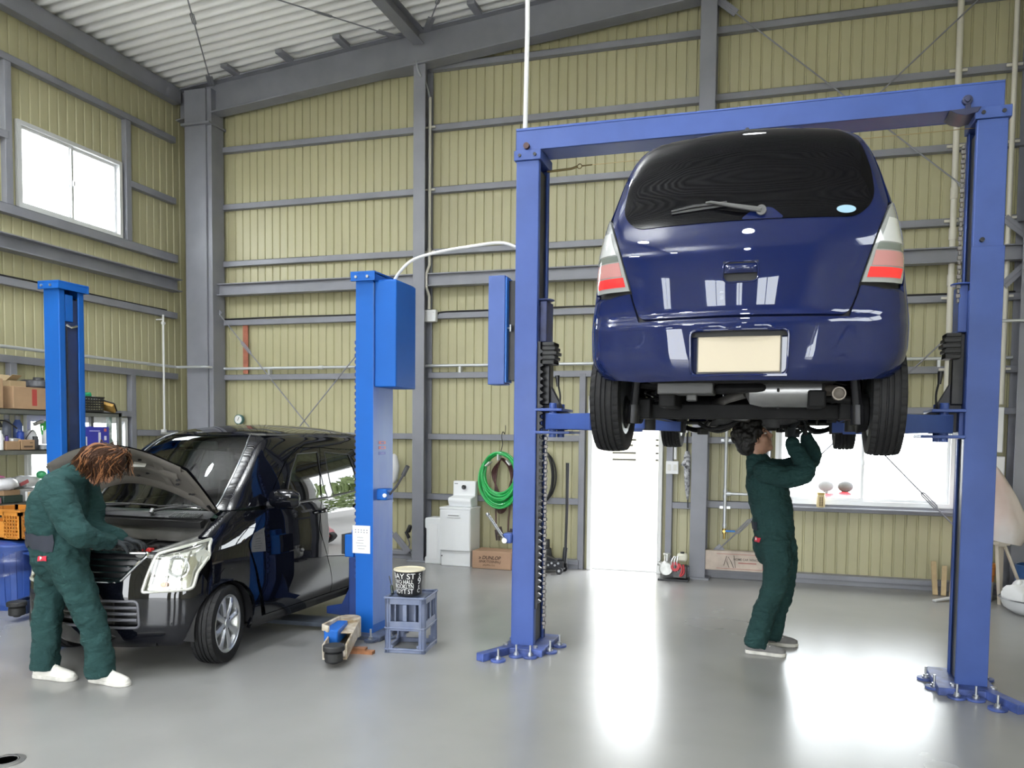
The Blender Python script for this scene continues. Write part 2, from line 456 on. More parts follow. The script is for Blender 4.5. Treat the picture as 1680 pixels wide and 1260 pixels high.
# windows and the door
def window(n, to, u0, u1, z0, z1, label):
    """to(u, w, z): w towards the room"""
    w = bpy.data.objects.new('window_%d' % n, None); COL.objects.link(w); struct(w); w['label'] = label
    w.location = to((u0 + u1) / 2, 0, z0); ORI[w.name] = Matrix.Translation(w.location)
    def bx(mb, a, b): mb.b2(to(*a), to(*b))
    m = MB(); t = .045
    bx(m, (u0, -.07, z0), (u1, .03, z0 + t)); bx(m, (u0, -.07, z1 - t), (u1, .03, z1)); bx(m, (u0, -.07, z0 + t), (u0 + t, .03, z1 - t)); bx(m, (u1 - t, -.07, z0 + t), (u1, .03, z1 - t))
    bx(m, (u0 - .02, .0, z0 - .03), (u1 + .02, .06, z0))
    m.build('window_frame', ALU, w, bevel=.003)
    um = (u0 + u1) / 2
    for i, (a, b, d) in enumerate(((u0 + t, um + .02, -.02), (um - .02, u1 - t, -.045))):
        s = MB(); q = .03
        bx(s, (a, d, z0 + t), (b, d + .02, z0 + t + q)); bx(s, (a, d, z1 - t - q), (b, d + .02, z1 - t)); bx(s, (a, d, z0 + t + q), (a + q, d + .02, z1 - t - q)); bx(s, (b - q, d, z0 + t + q), (b, d + .02, z1 - t - q))
        sa = s.build('sash', ALU, w, bevel=.002)
        p = MB(); bx(p, (a + q, d + .008, z0 + t + q), (b - q, d + .012, z1 - t - q)); p.build('pane', PANE, sa, smooth=0)
    l = MB(); bx(l, (um + .0, .0, (z0 + z1) / 2 - .03), (um + .025, .025, (z0 + z1) / 2 + .03)); l.build('latch', ALU, w, bevel=.004)
    return w
TB = lambda u, w, z: (u, WALL_B - .02 - w, z)
TL = lambda u, w, z: (WALL_L + .02 + w, u, z)
TF = lambda u, w, z: (u, WALL_F + .02 + w, z)
window(1, TL, *W1, 'high sliding window in the left wall')
window(2, TL, *W2, 'low sliding window behind the shelf rack')
window(3, TB, *WIN3, 'wide sliding window in the back wall behind the mechanic')
for i, h in enumerate(HW): window(4 + i, TF, *h, 'high window in the front wall')
TR_ = lambda u, w, z: (WALL_R - .02 - w, u, z)
for i, h in enumerate(RW_): window(8 + i, TR_, *h, 'window in the right wall')
d = bpy.data.objects.new('door_1', None); COL.objects.link(d); struct(d); d['label'] = 'open doorway in the back wall with white frame'
d.location = (-1.77, WALL_B, 0); ORI[d.name] = Matrix.Translation(d.location)
m = MB()
for a, b in ((DOOR[0], DOOR[0] + .05), (DOOR[1] - .05, DOOR[1])): m.b2((a, YB - .09, 0), (b, YB + .07, DOOR[3]))
m.b2((DOOR[0], YB - .09, DOOR[3] - .05), (DOOR[1], YB + .07, DOOR[3])).b2((DOOR[0] + .05, YB + .0, 0), (DOOR[1] - .05, YB + .07, .015))
m.build('door_frame', WHITEP, d, bevel=.004)
# leaf swung outwards against the outside wall
m = MB().b2((DOOR[0] + .052, YB + .07, .02), (DOOR[0] + .09, YB + .92, DOOR[3] - .06)); lf = m.build('door_leaf', WHITEP, d, bevel=.004)
MB().tube([(DOOR[0] + .09, YB + .84, 1.0), (DOOR[0] + .13, YB + .84, 1.0), (DOOR[0] + .13, YB + .72, 1.0)], .009, 8).build('door_handle', ZINC, lf)
# ------------------------------------------------------------------ bracing rods with turnbuckles
def brace(a, b, tb=.12, g0=None, g1=None, r=.008, label=None, gs=1.):
    a, b = Vector(a), Vector(b); d = (b - a).normalized(); L = (b - a).length
    m = MB().tube([a, b], r, 8)
    if tb:
        c = a + d * (L * tb); n = d.orthogonal().normalized()
        pr = Vector((0, 1, 0)) if abs(d.y) < .5 else Vector((0, 0, 1))
        n = d.cross(pr).normalized()
        for s in (-1, 1): m.tube([c - d * .12 + n * s * .0, c - d * .09 + n * s * .018, c + d * .09 + n * s * .018, c + d * .12], .007, 6)
    up = Vector((0, 1, 0)) if abs(d.y) < .5 else Vector((0, 0, 1))
    for p, s, g in ((a, 1, g0), (b, -1, g1)):
        if g: m.bar(p - d * s * .03, p + d * s * g, .085 * gs, .009, up)
    return trim(m, bevel=0, label=label)
yb = YB - .16
brace((-7.6, yb, 3.42), (-4.58, yb, .12), .2, .28, .28); brace((-7.6, yb - .02, .12), (-4.58, yb - .02, 3.42), .2, .28, .28)
brace((-.82, yb, .16), (2.36, yb, 3.42), .14, .30, .28, label='diagonal brace rod rising from the foot of the middle column'); brace((2.36, yb - .02, .12), (-.8, yb - .02, 3.42), .26, .28, .28, label='diagonal brace rod crossing the lower right window')
brace((-.8, yb, 6.5), (2.36, yb, 3.72), .82, .28, .28); brace((-.8, yb - .02, 3.72), (2.36, yb - .02, 6.6), .2, .28, .28)
def rp(x, y, d=.12): return (x, y, roof_z(x) - d)
brace(rp(-7.40, 8.95), rp(-4.6, 4.6), .3, .22, .2, label='roof brace rod dropping into the corner')
brace(rp(-4.66, 8.93), rp(-7.6, 4.6), .18, .26, .2, label='roof brace rod with turnbuckle left of the roof beam')
brace(rp(-4.25, 8.93), rp(-1.0, 4.6), .12, .26, .2, label='roof brace rod with turnbuckle right of the roof beam')

# ------------------------------------------------------------------ pipes, conduits, wires on the walls
def clipd(m, p, s=.035):
    m.box(p, (s, .03, .018))
def pipe(name, pts, r, m, label, cat='pipe', group=None, n=12, bend=0, clips=()):
    b = MB().tube(spline(pts, bend) if bend else pts, r, n)
    for c in clips: clipd(b, c, r * 3.4)
    return tag(b.build(name, m), label, cat, group)
def polypipe(pts, r):
    """pipe with elbows: rounded corners"""
    out = [Vector(pts[0])]
    for a, b, c in zip(pts, pts[1:], pts[2:]):
        a, b, c = Vector(a), Vector(b), Vector(c)
        u, w = (a - b).normalized() * r * 2.2, (c - b).normalized() * r * 2.2
        for t in (0, .25, .5, .75, 1): out.append((1 - t) ** 2 * (b + u) + 2 * t * (1 - t) * b + t * t * (b + w))
    out.append(Vector(pts[-1])); return out
# compressed air main along left and back wall
pa = polypipe([(XL + .14, WALL_F + .2, 2.49), (XL + .14, 9.0 - .12, 2.49), (-7.45, 8.86, 2.49), (-7.45, YB - .06, 2.49), (2.3, YB - .06, 2.49)], .03)
b = MB().tube(pa, .019, 12)
for p in ((-8.0, 8.5, 2.49),): b.tube([(XL + .14, 8.5, 2.49), (XL + .01, 8.5, 2.49)], .012)
for x in (-6.7, -5.2, -3.9, -2.7, -1.2, .4, 1.6): b.b2((x - .015, YB - .08, 2.40), (x + .015, YB - .02, 2.475))
for x in (-7.46, -5.9, -3.0): b.cyl((x - .03, YB - .06, 2.49), (x + .03, YB - .06, 2.49), .026)
tag(b.build('air_pipe', GALV), 'long horizontal galvanised air pipe running along the left and back walls', 'pipe')
# thin white drop pipe near the corner with tee
b = MB().tube([(XL + .16, 8.62, 1.62), (XL + .16, 8.62, 3.16)], .013, 10).cyl((XL + .16, 8.60, 3.05), (XL + .16, 8.64, 3.05), .02)
b.tube([(XL + .05, 8.62, 3.10), (XL + .16, 8.62, 3.10)], .01).box((XL + .15, 8.62, 1.62), (.05, .04, .04))
tag(b.build('drop_pipe', WHITEPL), 'thin white vertical pipe on the left wall beside the corner column', 'pipe')
# drop pipe behind blue post (galv) and valve
b = MB().tube(polypipe([(-4.86, YB - .10, 2.44), (-4.86, YB - .10, .82), (-4.80, YB - .12, .74)], .016), .013, 10)
b.cyl((-4.86, YB - .10, 1.80), (-4.86, YB - .10, 1.86), .021).tube([(-4.86, YB - .1, 1.84), (-4.95, YB - .1, 1.84)], .012)
b.cyl((-4.86, YB - .1, .80), (-4.86, YB - .1, .86), .02)
tag(b.build('drop_pipe', GALV), 'galvanised drop pipe just right of the bright blue post', 'pipe')
# pressure gauge above the dark car's roof
b = MB().lathe([(0, 0), (.052, .0), (.06, .01), (.06, .045), (.054, .05)], (0, 0, 0), 'Y', 28)
g = thing('pressure_gauge', 'round pressure gauge with teal case on the back wall above the black car', 'gauge', (-7.17, YB - .12, 1.70))
MB().lathe([(.0, 0), (.064, 0), (.068, -.012), (.068, -.05), (.058, -.055), (.056, -.046)], (-7.17, YB - .06, 1.79), 'Y', 28).build('case', mat('teal enamel', (.05, .15, .15), .4), g)
fa = MB().lathe([(0, 0), (.056, 0), (.056, .004), (0, .004)], (-7.17, YB - .112, 1.79), 'Y', 28).build('dial', mat('dial white', (.8, .8, .78), .5), g)
MB().box((-7.165, YB - .114, 1.80), (.006, .003, .055), (0, .5, 0)).build('needle', BLACKP, fa)
MB().tube([(-7.17, YB - .085, 1.725), (-7.17, YB - .085, 1.63), (-7.17, YB - .02, 1.63)], .010, 8).build('stem', mat('brass', (.5, .36, .12), .35, metal=.9), g)
# faded red strap on the back wall
tag(MB().b2((-7.13, YB - .052, 2.42), (-7.05, YB - .042, 3.08)).build('strap', mat('faded red webbing', (.38, .13, .08), .8, noise=.3, nscale=9)), 'faded red webbing strip hanging on the back wall left of the tall posts', 'strap')
# cream conduit beside middle column with junction box
tag(MB().tube(spline([(-4.42, 8.99, 6.20), (-4.38, 8.985, 6.05), (-4.33, 9.08, 5.95), (-4.315, YB - .11, 5.8)], 6), .014, 10).build('conduit', mat('grey flexible conduit', (.32, .33, .36), .5)), 'short grey flexible conduit coming off the rafter at the middle column', 'conduit')
b = MB().tube([(-4.31, YB - .11, 5.82), (-4.31, YB - .11, 3.75), (-4.31, YB - .2, 3.62), (-4.31, YB - .2, 3.46), (-4.31, YB - .11, 3.36), (-4.31, YB - .11, 3.2)], .019, 12)
for z in (5.46, 4.69, 3.92): b.box((-4.31, YB - .095, z), (.13, .02, .02))
b.cyl((-4.31, YB - .11, 3.88), (-4.31, YB - .11, 3.96), .024)
tag(b.build('conduit', PVC), 'cream vertical conduit right of the middle column ending in a small junction box', 'conduit')
jb = MB().box((-4.28, YB - .12, 3.11), (.16, .07, .15)).build('junction_box', WHITEPL, bevel=.008); tag(jb, 'white junction box at the end of the cream conduit', 'junction box')
for dx in (-.05, .05):
    MB().cyl((-4.28 + dx, YB - .158, 3.15), (-4.28 + dx, YB - .154, 3.15), .006).build('screw', ZINC, jb)
tag(MB().tube(spline([(-4.2, YB - .09, 3.14), (-4.1, YB - .07, 3.165), (-3.3, YB - .06, 3.17), (-2.4, YB - .06, 3.175), (-1.6, YB - .06, 3.172), (0, YB - .06, 3.17), (1.5, YB - .06, 3.17), (2.3, YB - .06, 3.168)], 6), .011, 8).build('cable', BLACKR), 'black cable lying along the girt to the right of the white junction box', 'cable')
tag(MB().tube(spline([(-7.5, YB - .06, 3.168), (-6.5, YB - .06, 3.175), (-5.6, YB - .06, 3.17), (-4.6, YB - .06, 3.17)], 6), .011, 8).build('cable', BLACKR), 'black cable lying along the girt between corner and middle column', 'cable')
tag(MB().tube(spline([(XL + .05, 6.0, 3.252), (XL + .05, 7.0, 3.258), (XL + .05, 8.0, 3.25), (XL + .05, 8.8, 3.252)], 6), .010, 8).build('cable', BLACKR), 'black cable lying along the left wall girt behind the blue post', 'cable')
# switch box and conduit right of the doorway
b = MB().tube([(-1.17, YB - .10, 1.36), (-1.17, YB - .10, 2.45)], .017, 10).box((-1.17, YB - .09, 1.59), (.11, .02, .02))
tag(b.build('conduit', WHITEPL), 'white vertical conduit above the switch box beside the doorway', 'conduit')
sw = thing('switch_box', 'white double switch box on the stud right of the doorway', 'switch', (-1.20, YB - .1, 1.19))
MB().box((-1.20, YB - .11, 1.265), (.145, .06, .15)).build('case', WHITEPL, sw, bevel=.006)
for dx in (-.035, .035): MB().box((-1.20 + dx, YB - .144, 1.265), (.035, .008, .07), (.08, 0, 0)).build('rocker', mat('ivory plastic', (.72, .71, .66), .4), sw, bevel=.002)
# galvanised air drop with branches and brass valve
yp = YB - .13
b = MB().tube([(-.59, yp, .58), (-.59, yp, 2.46)], .018, 12)
for z in (1.80, .98): b.tube([(-.59, yp, z), (-.17, yp, z)], .016, 12).cyl((-.57, yp, z), (-.53, yp, z), .025)
for z in (1.83, 1.77, 1.01, .95, .62, 1.6): b.cyl((-.59, yp, z - .018), (-.59, yp, z + .018), .025)
b.tube([(-.30, yp, 1.66), (-.30, yp, 1.38)], .013, 10).tube([(-.30, yp, 1.50), (-.12, yp, 1.50)], .013).tube([(-.12, yp, 1.56), (-.12, yp, 1.38)], .013).tube([(-.3, yp, 1.66), (-.3, yp, 1.8)], .013)
for z in (1.59, .82): b.box((-.59, yp + .03, z), (.12, .03, .03))
air = tag(b.build('air_pipe', GALV), 'vertical galvanised air drop with branches right of the middle column', 'pipe')
MB().cyl((-.59, yp, .52), (-.59, yp, .58), .022).cyl((-.59, yp - .035, .55), (-.59, yp + .01, .55), .016).cyl((-.59, yp, .46), (-.59, yp, .52), .013).build('valve', mat('brass', (.5, .36, .12), .35), air)
MB().box((-.52, yp - .035, .555), (.11, .012, .022)).build('valve_handle', mat('blue grip', (.03, .18, .55), .5), air, bevel=.004)
# pale hose hanging from the lower branch
tag(MB().tube(spline([(-.17, yp, .98), (-.12, yp, .9), (-.14, yp - .02, .74), (-.10, yp - .03, .62), (0, yp - .02, .55)], 8), .02, 10).build('hose', mat('pale hose', (.55, .58, .50), .5)), 'pale hose hanging from the pipe branch behind the standing mechanic', 'hose')
# rain/electric pipes at right end
b = MB().tube([(1.68, YB - .115, 1.95), (1.68, YB - .115, 6.6)], .032, 14)
for z in (2.37, 3.12, 3.92, 4.69, 5.46, 6.2): b.box((1.68, YB - .1, z), (.17, .02, .025))
for z in (2.05, 3.3, 3.78, 4.2): b.cyl((1.68, YB - .115, z - .06), (1.68, YB - .115, z + .06), .039)
tag(b.build('wall_pipe', PVC), 'thick cream vertical pipe on the back wall left of the right lift post', 'pipe')
b = MB().tube([(2.2, YB - .115, 2.0), (2.2, YB - .115, 6.6)], .026, 14)
for z in (2.37, 3.12, 3.92, 4.69, 5.46): b.box((2.2, YB - .1, z), (.15, .02, .025))
tag(b.build('wall_pipe', PVC), 'cream vertical pipe behind the right edge of the right lift post', 'pipe')
for z0, z1, w, l in ((1.50, 1.97, .11, 'upper white cover box on the wall right of the lift post'), (1.02, 1.46, .16, 'lower larger white cover box on the wall right of the lift post')):
    tag(MB().box((2.16, YB - .13, (z0 + z1) / 2), (w, .12, z1 - z0)).build('cover_box', WHITEPL, bevel=.008), l, 'cover box')
pipe('air_pipe', [(2.0, 8.9, 2.83), (2.74, 8.9, 2.83)], .016, GALV, 'short galvanised pipe fixed to the right corner column', 'pipe')

# ------------------------------------------------------------------ lamps under the roof
hm = mat('lamp housing', (.3, .3, .31), .4, metal=.6); em = mat('lamp diffuser', (.93, .97, 1), .4, emit=12)
def lamp(x, y, label):
    zr = roof_z(x) - .08; z = 5.75
    t = thing('high_bay_lamp', label, 'ceiling lamp', (x, y, z), 0, 'high bay lamps under the roof')
    MB().tube([(x, y, z + .16), (x, y, zr)], .012, 8).build('rod', STEEL, t)
    MB().lathe([(.0, .17), (.07, .17), (.09, .1), (.20, .02), (.205, 0), (.19, 0), (.08, .07), (0, .07)], (x, y, z), 'Z', 28).build('housing', hm, t)
    MB().lathe([(0, 0), (.185, 0), (.185, .012), (0, .012)], (x, y, z), 'Z', 28).build('diffuser', em, t)
    d = bpy.data.lights.new('high_bay_light', 'AREA'); d.shape = 'DISK'; d.size = .36; d.energy = LAMP_W * (.6 if x > -1 else 1.); d.color = (.90, .95, 1)
    o = bpy.data.objects.new('high_bay_light', d); COL.objects.link(o); o.location = (x, y, z - .02)
    d = bpy.data.lights.new('added_ceiling_fill', 'AREA'); d.shape = 'DISK'; d.size = .3; d.energy = LAMP_W * (6. if x < -5 else 3.5 if x < -2 else .05); d.spread = R(165); d.color = (.93, .97, 1)  # invented upward fill added to brighten the ceiling, strongest over the left side
    o = bpy.data.objects.new('added_ceiling_fill', d); COL.objects.link(o); o.location = (x, y, z + .19); o.rotation_euler = (PI, 0, 0)
for i, x in enumerate((-6.6, -3.4, -.2)):
    for j, y in enumerate((-3.2, .6, 4.6)):
        lamp(x, y, 'high bay lamp hanging under the roof')

# ------------------------------------------------------------------ outside, seen bleached through door and window
b = MB().b2((-3.9, 12.6, -.13), (-1.55, 12.75, 1.55)); 
fn = thing('boundary_fence', 'white slatted fence across the yard behind the doorway', 'fence', (-2.7, 12.7, -.13))
MB().b2((-4.2, 12.6, -.13), (-.9, 12.76, .95)).build('wall_base', WHITEP, fn)
MB().b2((-4.2, 12.62, .95), (-.9, 12.74, 1.95)).build('board_panel', WHITEP, fn)
for z, x0, x1 in ((1.235, -2.86, -2.25), (1.345, -2.86, -2.25), (1.47, -2.86, -2.3), (1.56, -2.86, -2.25), (1.235, -1.93, -1.55), (1.345, -1.93, -1.55), (1.47, -1.93, -1.6), (1.56, -1.93, -1.55)):
    MB().b2((x0, 12.605, z), (x1, 12.625, z + .030)).build('slot', mat('dark slot', (.01, .01, .01), .7), fn)
leafm = mat('hedge leaves', (.28, .36, .15), .7, noise=.45, nscale=3)
barkm = mat('bark', (.12, .08, .05), .9)
def bush(x, y, h, w, label, kind='tree', n=420):
    t = thing(kind, label, kind, (x, y, -.13), 0, 'trees in the yard')
    MB().tube([(x, y, -.13), (x + .05, y, h * .5), (x, y + .05, h * .8)], [.12, .08, .03], 8).build('trunk', barkm, t)
    rnd = random.Random(int(x * 10) + 3); m = MB()
    for _ in range(n):
        a, e, q = rnd.uniform(0, 2 * PI), rnd.uniform(-1, 1), rnd.uniform(.35, 1) ** .5
        c = Vector((x + w * q * math.cos(a) * math.sqrt(1 - e * e), y + w * q * math.sin(a) * math.sqrt(1 - e * e), h * .58 + h * .42 * q * e))
        s = rnd.uniform(.12, .3)
        ro = Euler((rnd.uniform(0, 6), rnd.uniform(0, 6), rnd.uniform(0, 6))).to_matrix()
        m.add([c + ro @ Vector(p) * s for p in ((-1, 0, 0), (0, -.5, .1), (1, 0, 0), (0, .5, .1))], [(0, 1, 2, 3)])
    m.build('foliage', leafm, t, smooth=0, merge=False, flip=False)
for x, y, h, w in ((5.6, 22.6, 4.4, 1.0), (7.7, 23.0, 4.8, 1.0), (9.8, 22.6, 4.0, 1.0)):
    bush(x, y, h, w, 'leafy tree in the yard beyond the back wall')
# ------------------------------------------------------------------ two-post lift with overhead beam (violet blue), carrying the navy car
BLU1 = mat('violet blue lift paint', (.048, .090, .30), .42, noise=.12, nscale=4, rnoise=.05, bump=.04, bscale=25, spec=.35)
BLU1D = mat('worn dark blue paint', (.04, .055, .16), .5, noise=.5, nscale=9)
BLU2 = mat('bright blue lift paint', (.005, .100, .42), .5, noise=.06, nscale=3, spec=.3)
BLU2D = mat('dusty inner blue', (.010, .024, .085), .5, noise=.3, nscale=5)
BLU2S = mat('scuffed blue side', (.10, .20, .46), .42, noise=.45, nscale=3.5, stretch=(1, 1, .35), col2=(.04, .12, .45))
GREASE = mat('black greased steel', (.014, .014, .017), .35, metal=.3, noise=.4, nscale=18)
def anchor(m, p, h=.06):
    x, y, z = p
    m.cyl((x, y, z), (x, y, z + .008), .022).tube([(x, y, z + .008), (x, y, z + .022)], .016, 6).cyl((x, y, z + .02), (x, y, z + h), .008)
def cpost(x0, x1, y0, y1, z1, side, t=.012, lip=.04):
    """C-shaped column open towards side (+1/-1 in x)"""
    m = MB(); back = x0 if side > 0 else x1; op = x1 if side > 0 else x0
    m.b2((x0, y0, .03), (x1, y0 + t, z1)).b2((x0, y1 - t, .03), (x1, y1, z1))
    m.b2((back, y0 + t, .03), (back + side * t, y1 - t, z1))
    m.b2((op - side * t, y0 + t, .03), (op, y0 + t + lip, z1)).b2((op - side * t, y1 - t - lip, .03), (op, y1 - t, z1))
    return m
lift = thing('vehicle_lift', 'violet blue two post lift with overhead beam raising the navy car', 'car lift', (-.3, 5.6, 0))
def lift_side(s):
    # s = +1: left post (opens to +x), -1: right post
    x0, x1 = (-1.895, -1.722) if s > 0 else (1.122, 1.298)
    y0, y1 = 5.48, 5.76
    xo = x1 if s > 0 else x0; xi = x0 if s > 0 else x1
    post = cpost(x0, x1, y0, y1, 3.60, s).build('post', BLU1, lift, bevel=.006)
    m = MB().b2((x0 - .015, y0 - .012, 3.60), (x1 + .015, y1 + .012, 3.672))
    m.build('post_cap', BLU1, post, bevel=.004)
    for dx in (.03, .145): MB().cyl((x0 + dx, y0 - .02, 3.635), (x0 + dx, y0 - .01, 3.635), .012).build('cap_bolt', DARKST, post)
    # joint sleeve on the right post
    if s < 0:
        m = MB().b2((x0 - .006, y0 - .007, .05), (x1 + .006, y0, 2.82)); m.build('reinforcing_plate', BLU1, post, bevel=.003)
        MB().cyl((x0 + .05, y0 - .02, 2.86), (x0 + .05, y0, 2.86), .014).build('bolt', DARKST, post)
    # base plate, feet and anchor bolts
    m = MB().b2((x0 - .05, y0 - .11, .0), (x1 + .10, y1 + .1, .05) if s > 0 else (x1 + .05, y1 + .1, .05))
    if s < 0: m = MB().b2((x0 - .12, y0 - .11, 0), (x1 + .05, y1 + .1, .05))
    fx = x0 - .02 if s > 0 else x1 + .02
    fe = (fx - .10 * s, y0 - .34, .028)
    m.bar((fx + .03 * s, y0 - .06, .028), fe, .07, .055)
    lugs = []
    for q in ((fx - .045 * s + .07 * s, y0 - .30, 0), (fx + .11 * s, y0 - .15, 0), (xo + .02 * s, y0 - .14, 0), (xo + .12 * s, y0 + .03, 0), (xo + .14 * s, y0 + .22, 0), (fx - .05 * s, y1 + .05, 0)):
        lugs.append(q); m.lathe([(0, 0), (.055, 0), (.055, .016), (0, .016)], q, 'Z', 14)
    m.build('base_plate', mat('scuffed base blue', (.06, .095, .30), .45, noise=.6, nscale=10), lift, bevel=.003)
    for q in lugs:
        a = MB(); anchor(a, (q[0], q[1], .016), .075); a.build('anchor_bolt', ZINC, lift)
    for q in ((x0 - .025, y0 - .05), (x1 + .03, y0 - .05)): MB().lathe([(0, .05), (.018, .05), (.018, .066), (0, .07)], (q[0], q[1], 0), 'Z', 8).build('base_bolt', ZINC, lift)
    # dark rack and chain in the open channel
    m = MB().b2((xo - s * .05, y0 + .06, .06), (xo - s * .015, y1 - .06, 3.55)); m.build('channel_liner', GREASE, lift)
    m = MB(); 
    m.b2((xo - s * .01, y0 + .02, .32), (xo + s * .022, y0 + .05, 2.3))
    for k in range(38):
        z = .36 + k * .05
        m.prism([(xo + s * .02, z), (xo + s * .045, z + .012), (xo + s * .045, z + .02), (xo + s * .02, z + .035)], 1, y0 + .02, y0 + .05)
    if s > 0: m.build('safety_rack', GREASE, lift, bevel=.002)
    m = MB(); zt, zb = (1.62, .18) if s > 0 else (3.5, 2.5)
    n = int((zt - zb) / .03)
    for k in range(n):
        z = zb + k * .03
        m.box((xo + s * .058, y0 + .07, z), (.026 if k % 2 else .016, .022, .026))
    m.build('lift_chain', mat('chain steel', (.16, .15, .145), .4, metal=.7), lift, bevel=.003)
    # carriage sliding in the column with arm bracket
    m = MB().b2((xo - s * .11, y0 + .03, 1.62), (xo + s * .005, y1 - .03, 2.56)).b2((xo, y0 + .06, 2.30), (xo + s * .055, y1 - .05, 2.60)).cyl((xo + s * .03, y0 + .1, 2.60), (xo + s * .03, y0 + .1, 2.612), .07)
    car = m.build('carriage', BLU1D if s > 0 else BLU1, lift, bevel=.006)
    MB().b2((xo + s * .0, y0 + .09, 1.84), (xo + s * .075, y1 - .09, 2.3)).build('guide_block', GREASE, car, bevel=.008)
    m = MB()
    for k in range(5): m.b2((xo + s * .04, y0 + .0, 2.13 + k * .034), (xo + s * (.15 - .01 * abs(k - 2)), y0 + .14, 2.155 + k * .034))
    m.b2((xo + s * .04, y0 + .01, 2.13), (xo + s * .13, y0 + .13, 2.29)); m.build('door_bumper', BLACKR, car, bevel=.005)
    # triangular gusset and arm head
    m = MB().prism([(xo + s * .0, 1.66), (xo + s * .30, 1.70), (xo + s * .30, 1.745), (xo + s * .17, 1.80), (xo + s * .02, 2.08), (xo + s * .0, 2.08)], 1, y0 + .12, y0 + .135)
    m.prism([(xo, 1.66), (xo + s * .30, 1.70), (xo + s * .30, 1.745), (xo + s * .17, 1.80), (xo + s * .02, 2.08), (xo, 2.08)], 1, y1 - .12, y1 - .105)
    m.build('gusset', mat('dusty black steel', (.025, .025, .035), .5, noise=.4, nscale=12), car, bevel=.003)
    m = MB().b2((xo, y0 - .02, 1.625), (xo + s * .26, y1 + .02, 1.645)).b2((xo, y0 - .02, 1.79), (xo + s * .20, y1 + .02, 1.81)).b2((xo, y0 + .05, 1.64), (xo + s * .03, y1 - .05, 1.8))
    for yy in (y0 + .03, y1 - .03): m.cyl((xo + s * .12, yy, 1.60), (xo + s * .12, yy, 1.85), .028)
    m.build('arm_bracket', BLU1, car, bevel=.004)
    m = MB().tube(spline([(xo + s * .16, y0 + .05, 1.80), (xo + s * .17, y0 + .04, 1.9), (xo + s * .155, y0 + .03, 1.99)], 4), .007, 8).tube([(xo + s * .155, y0 + .03, 1.97), (xo + s * .15, y0 + .028, 2.05)], [.011, .017], 10)
    m.build('arm_lock_lever', BLACKP, car)
    # swing arms
    cx = -.185; tip = .56
    for yy, yt in ((y0 + .03, 4.62), (y1 - .03, 6.05)):
        p0 = Vector((xo + s * .12, yy, 1.715)); p1 = Vector((cx - s * tip, yt, 1.700))
        d = (p1 - p0).normalized()
        m = MB().bar(p0, p0 + d * .62, .11, .11).bar(p0 + d * .5, p1, .085, .085)
        m.cyl(p0 - Vector((0, 0, .06)), p0 + Vector((0, 0, .06)), .055)
        arm = m.build('swing_arm', BLU1, lift, bevel=.004)
        MB().cyl(p1 + Vector((0, 0, .03)), p1 + Vector((0, 0, .075)), .055).cyl(p1 + Vector((0, 0, -.05)), p1 + Vector((0, 0, .04)), .035).build('lift_pad', BLACKR, arm, bevel=.004)
    return post
pl = lift_side(1); pr = lift_side(-1)
# rubber block lying on the arm heads
# overhead beam
m = MB().b2((-1.90, 5.485, 3.672), (1.27, 5.50, 3.828)).b2((-1.90, 5.70, 3.672), (1.27, 5.715, 3.828)).b2((-1.90, 5.485, 3.814), (1.27, 5.715, 3.828)).b2((-1.90, 5.485, 3.672), (1.27, 5.715, 3.684))
beam = m.build('overhead_beam', BLU1, lift, bevel=.004)
m = MB().cyl((1.06, 5.46, 3.72), (1.06, 5.49, 3.72), .03).cyl((1.06, 5.45, 3.72), (1.06, 5.47, 3.72), .016).b2((1.05, 5.462, 3.64), (1.08, 5.48, 3.72)).prism([(.96, 3.665), (1.14, 3.672), (1.12, 3.64), (1.05, 3.625), (1.0, 3.64)], 1, 5.46, 5.66)
m.build('pulley', mat('dark blue grease', (.02, .025, .07), .4), beam, bevel=.003)
MB().cyl((-1.815, 5.46, 3.70), (-1.815, 5.49, 3.70), .022).build('bolt', mat('rusty dark bolt', (.06, .025, .025), .6), beam)
# limit wire under the beam
m = MB().tube([(-1.70, 5.62, 3.555), (-1.52, 5.62, 3.562), (-1.47, 5.62, 3.575)], .009, 8).lathe([(.014, -.003), (.02, 0), (.014, .003)], (-1.455, 5.62, 3.575), 'Y', 12, closed=True)
m.tube([(-1.44, 5.62, 3.576), (-1.36, 5.62, 3.578)], .005, 8)
m.build('wire_hook', mat('dark brass', (.10, .075, .03), .4, metal=.8), lift)
MB().tube([(-1.36, 5.62, 3.578), (1.16, 5.62, 3.60)], .0028, 6).build('limit_wire', mat('brass wire', (.42, .33, .17), .4, metal=.7), lift)
# control box on the left post, cable entry
m = MB().b2((-2.10, 5.47, 1.985), (-1.968, 5.60, 2.785)); cb = m.build('control_box', mat('control box blue', (.050, .10, .33), .45, noise=.08, nscale=3), lift, bevel=.006)
MB().b2((-1.968, 5.475, 2.0), (-1.955, 5.60, 2.77)).build('box_edge', mat('bright blue edge', (.01, .12, .45), .3), cb, bevel=.003)
MB().b2((-1.96, 5.52, 2.02), (-1.895, 5.70, 2.75)).build('back_plate', GREASE, cb)
MB().tube([(-1.965, 5.50, 2.40), (-1.925, 5.49, 2.40)], .008, 8).cyl((-1.93, 5.49, 2.375), (-1.93, 5.49, 2.425), .007).build('latch', ZINC, cb)
# release lever
m = MB().box((-1.93, 5.50, .845), (.07, .09, .075)); rb = m.build('release_box', BLU1, lift, bevel=.012)
MB().tube([(-1.945, 5.46, .83), (-2.06, 5.40, 1.02)], .011, 10).cyl((-1.945, 5.44, .83), (-1.945, 5.5, .83), .02).ell((-2.062, 5.399, 1.024), (.015, .015, .015)).build('release_lever', mat('satin steel lever', (.4, .41, .43), .25, metal=.9), rb)
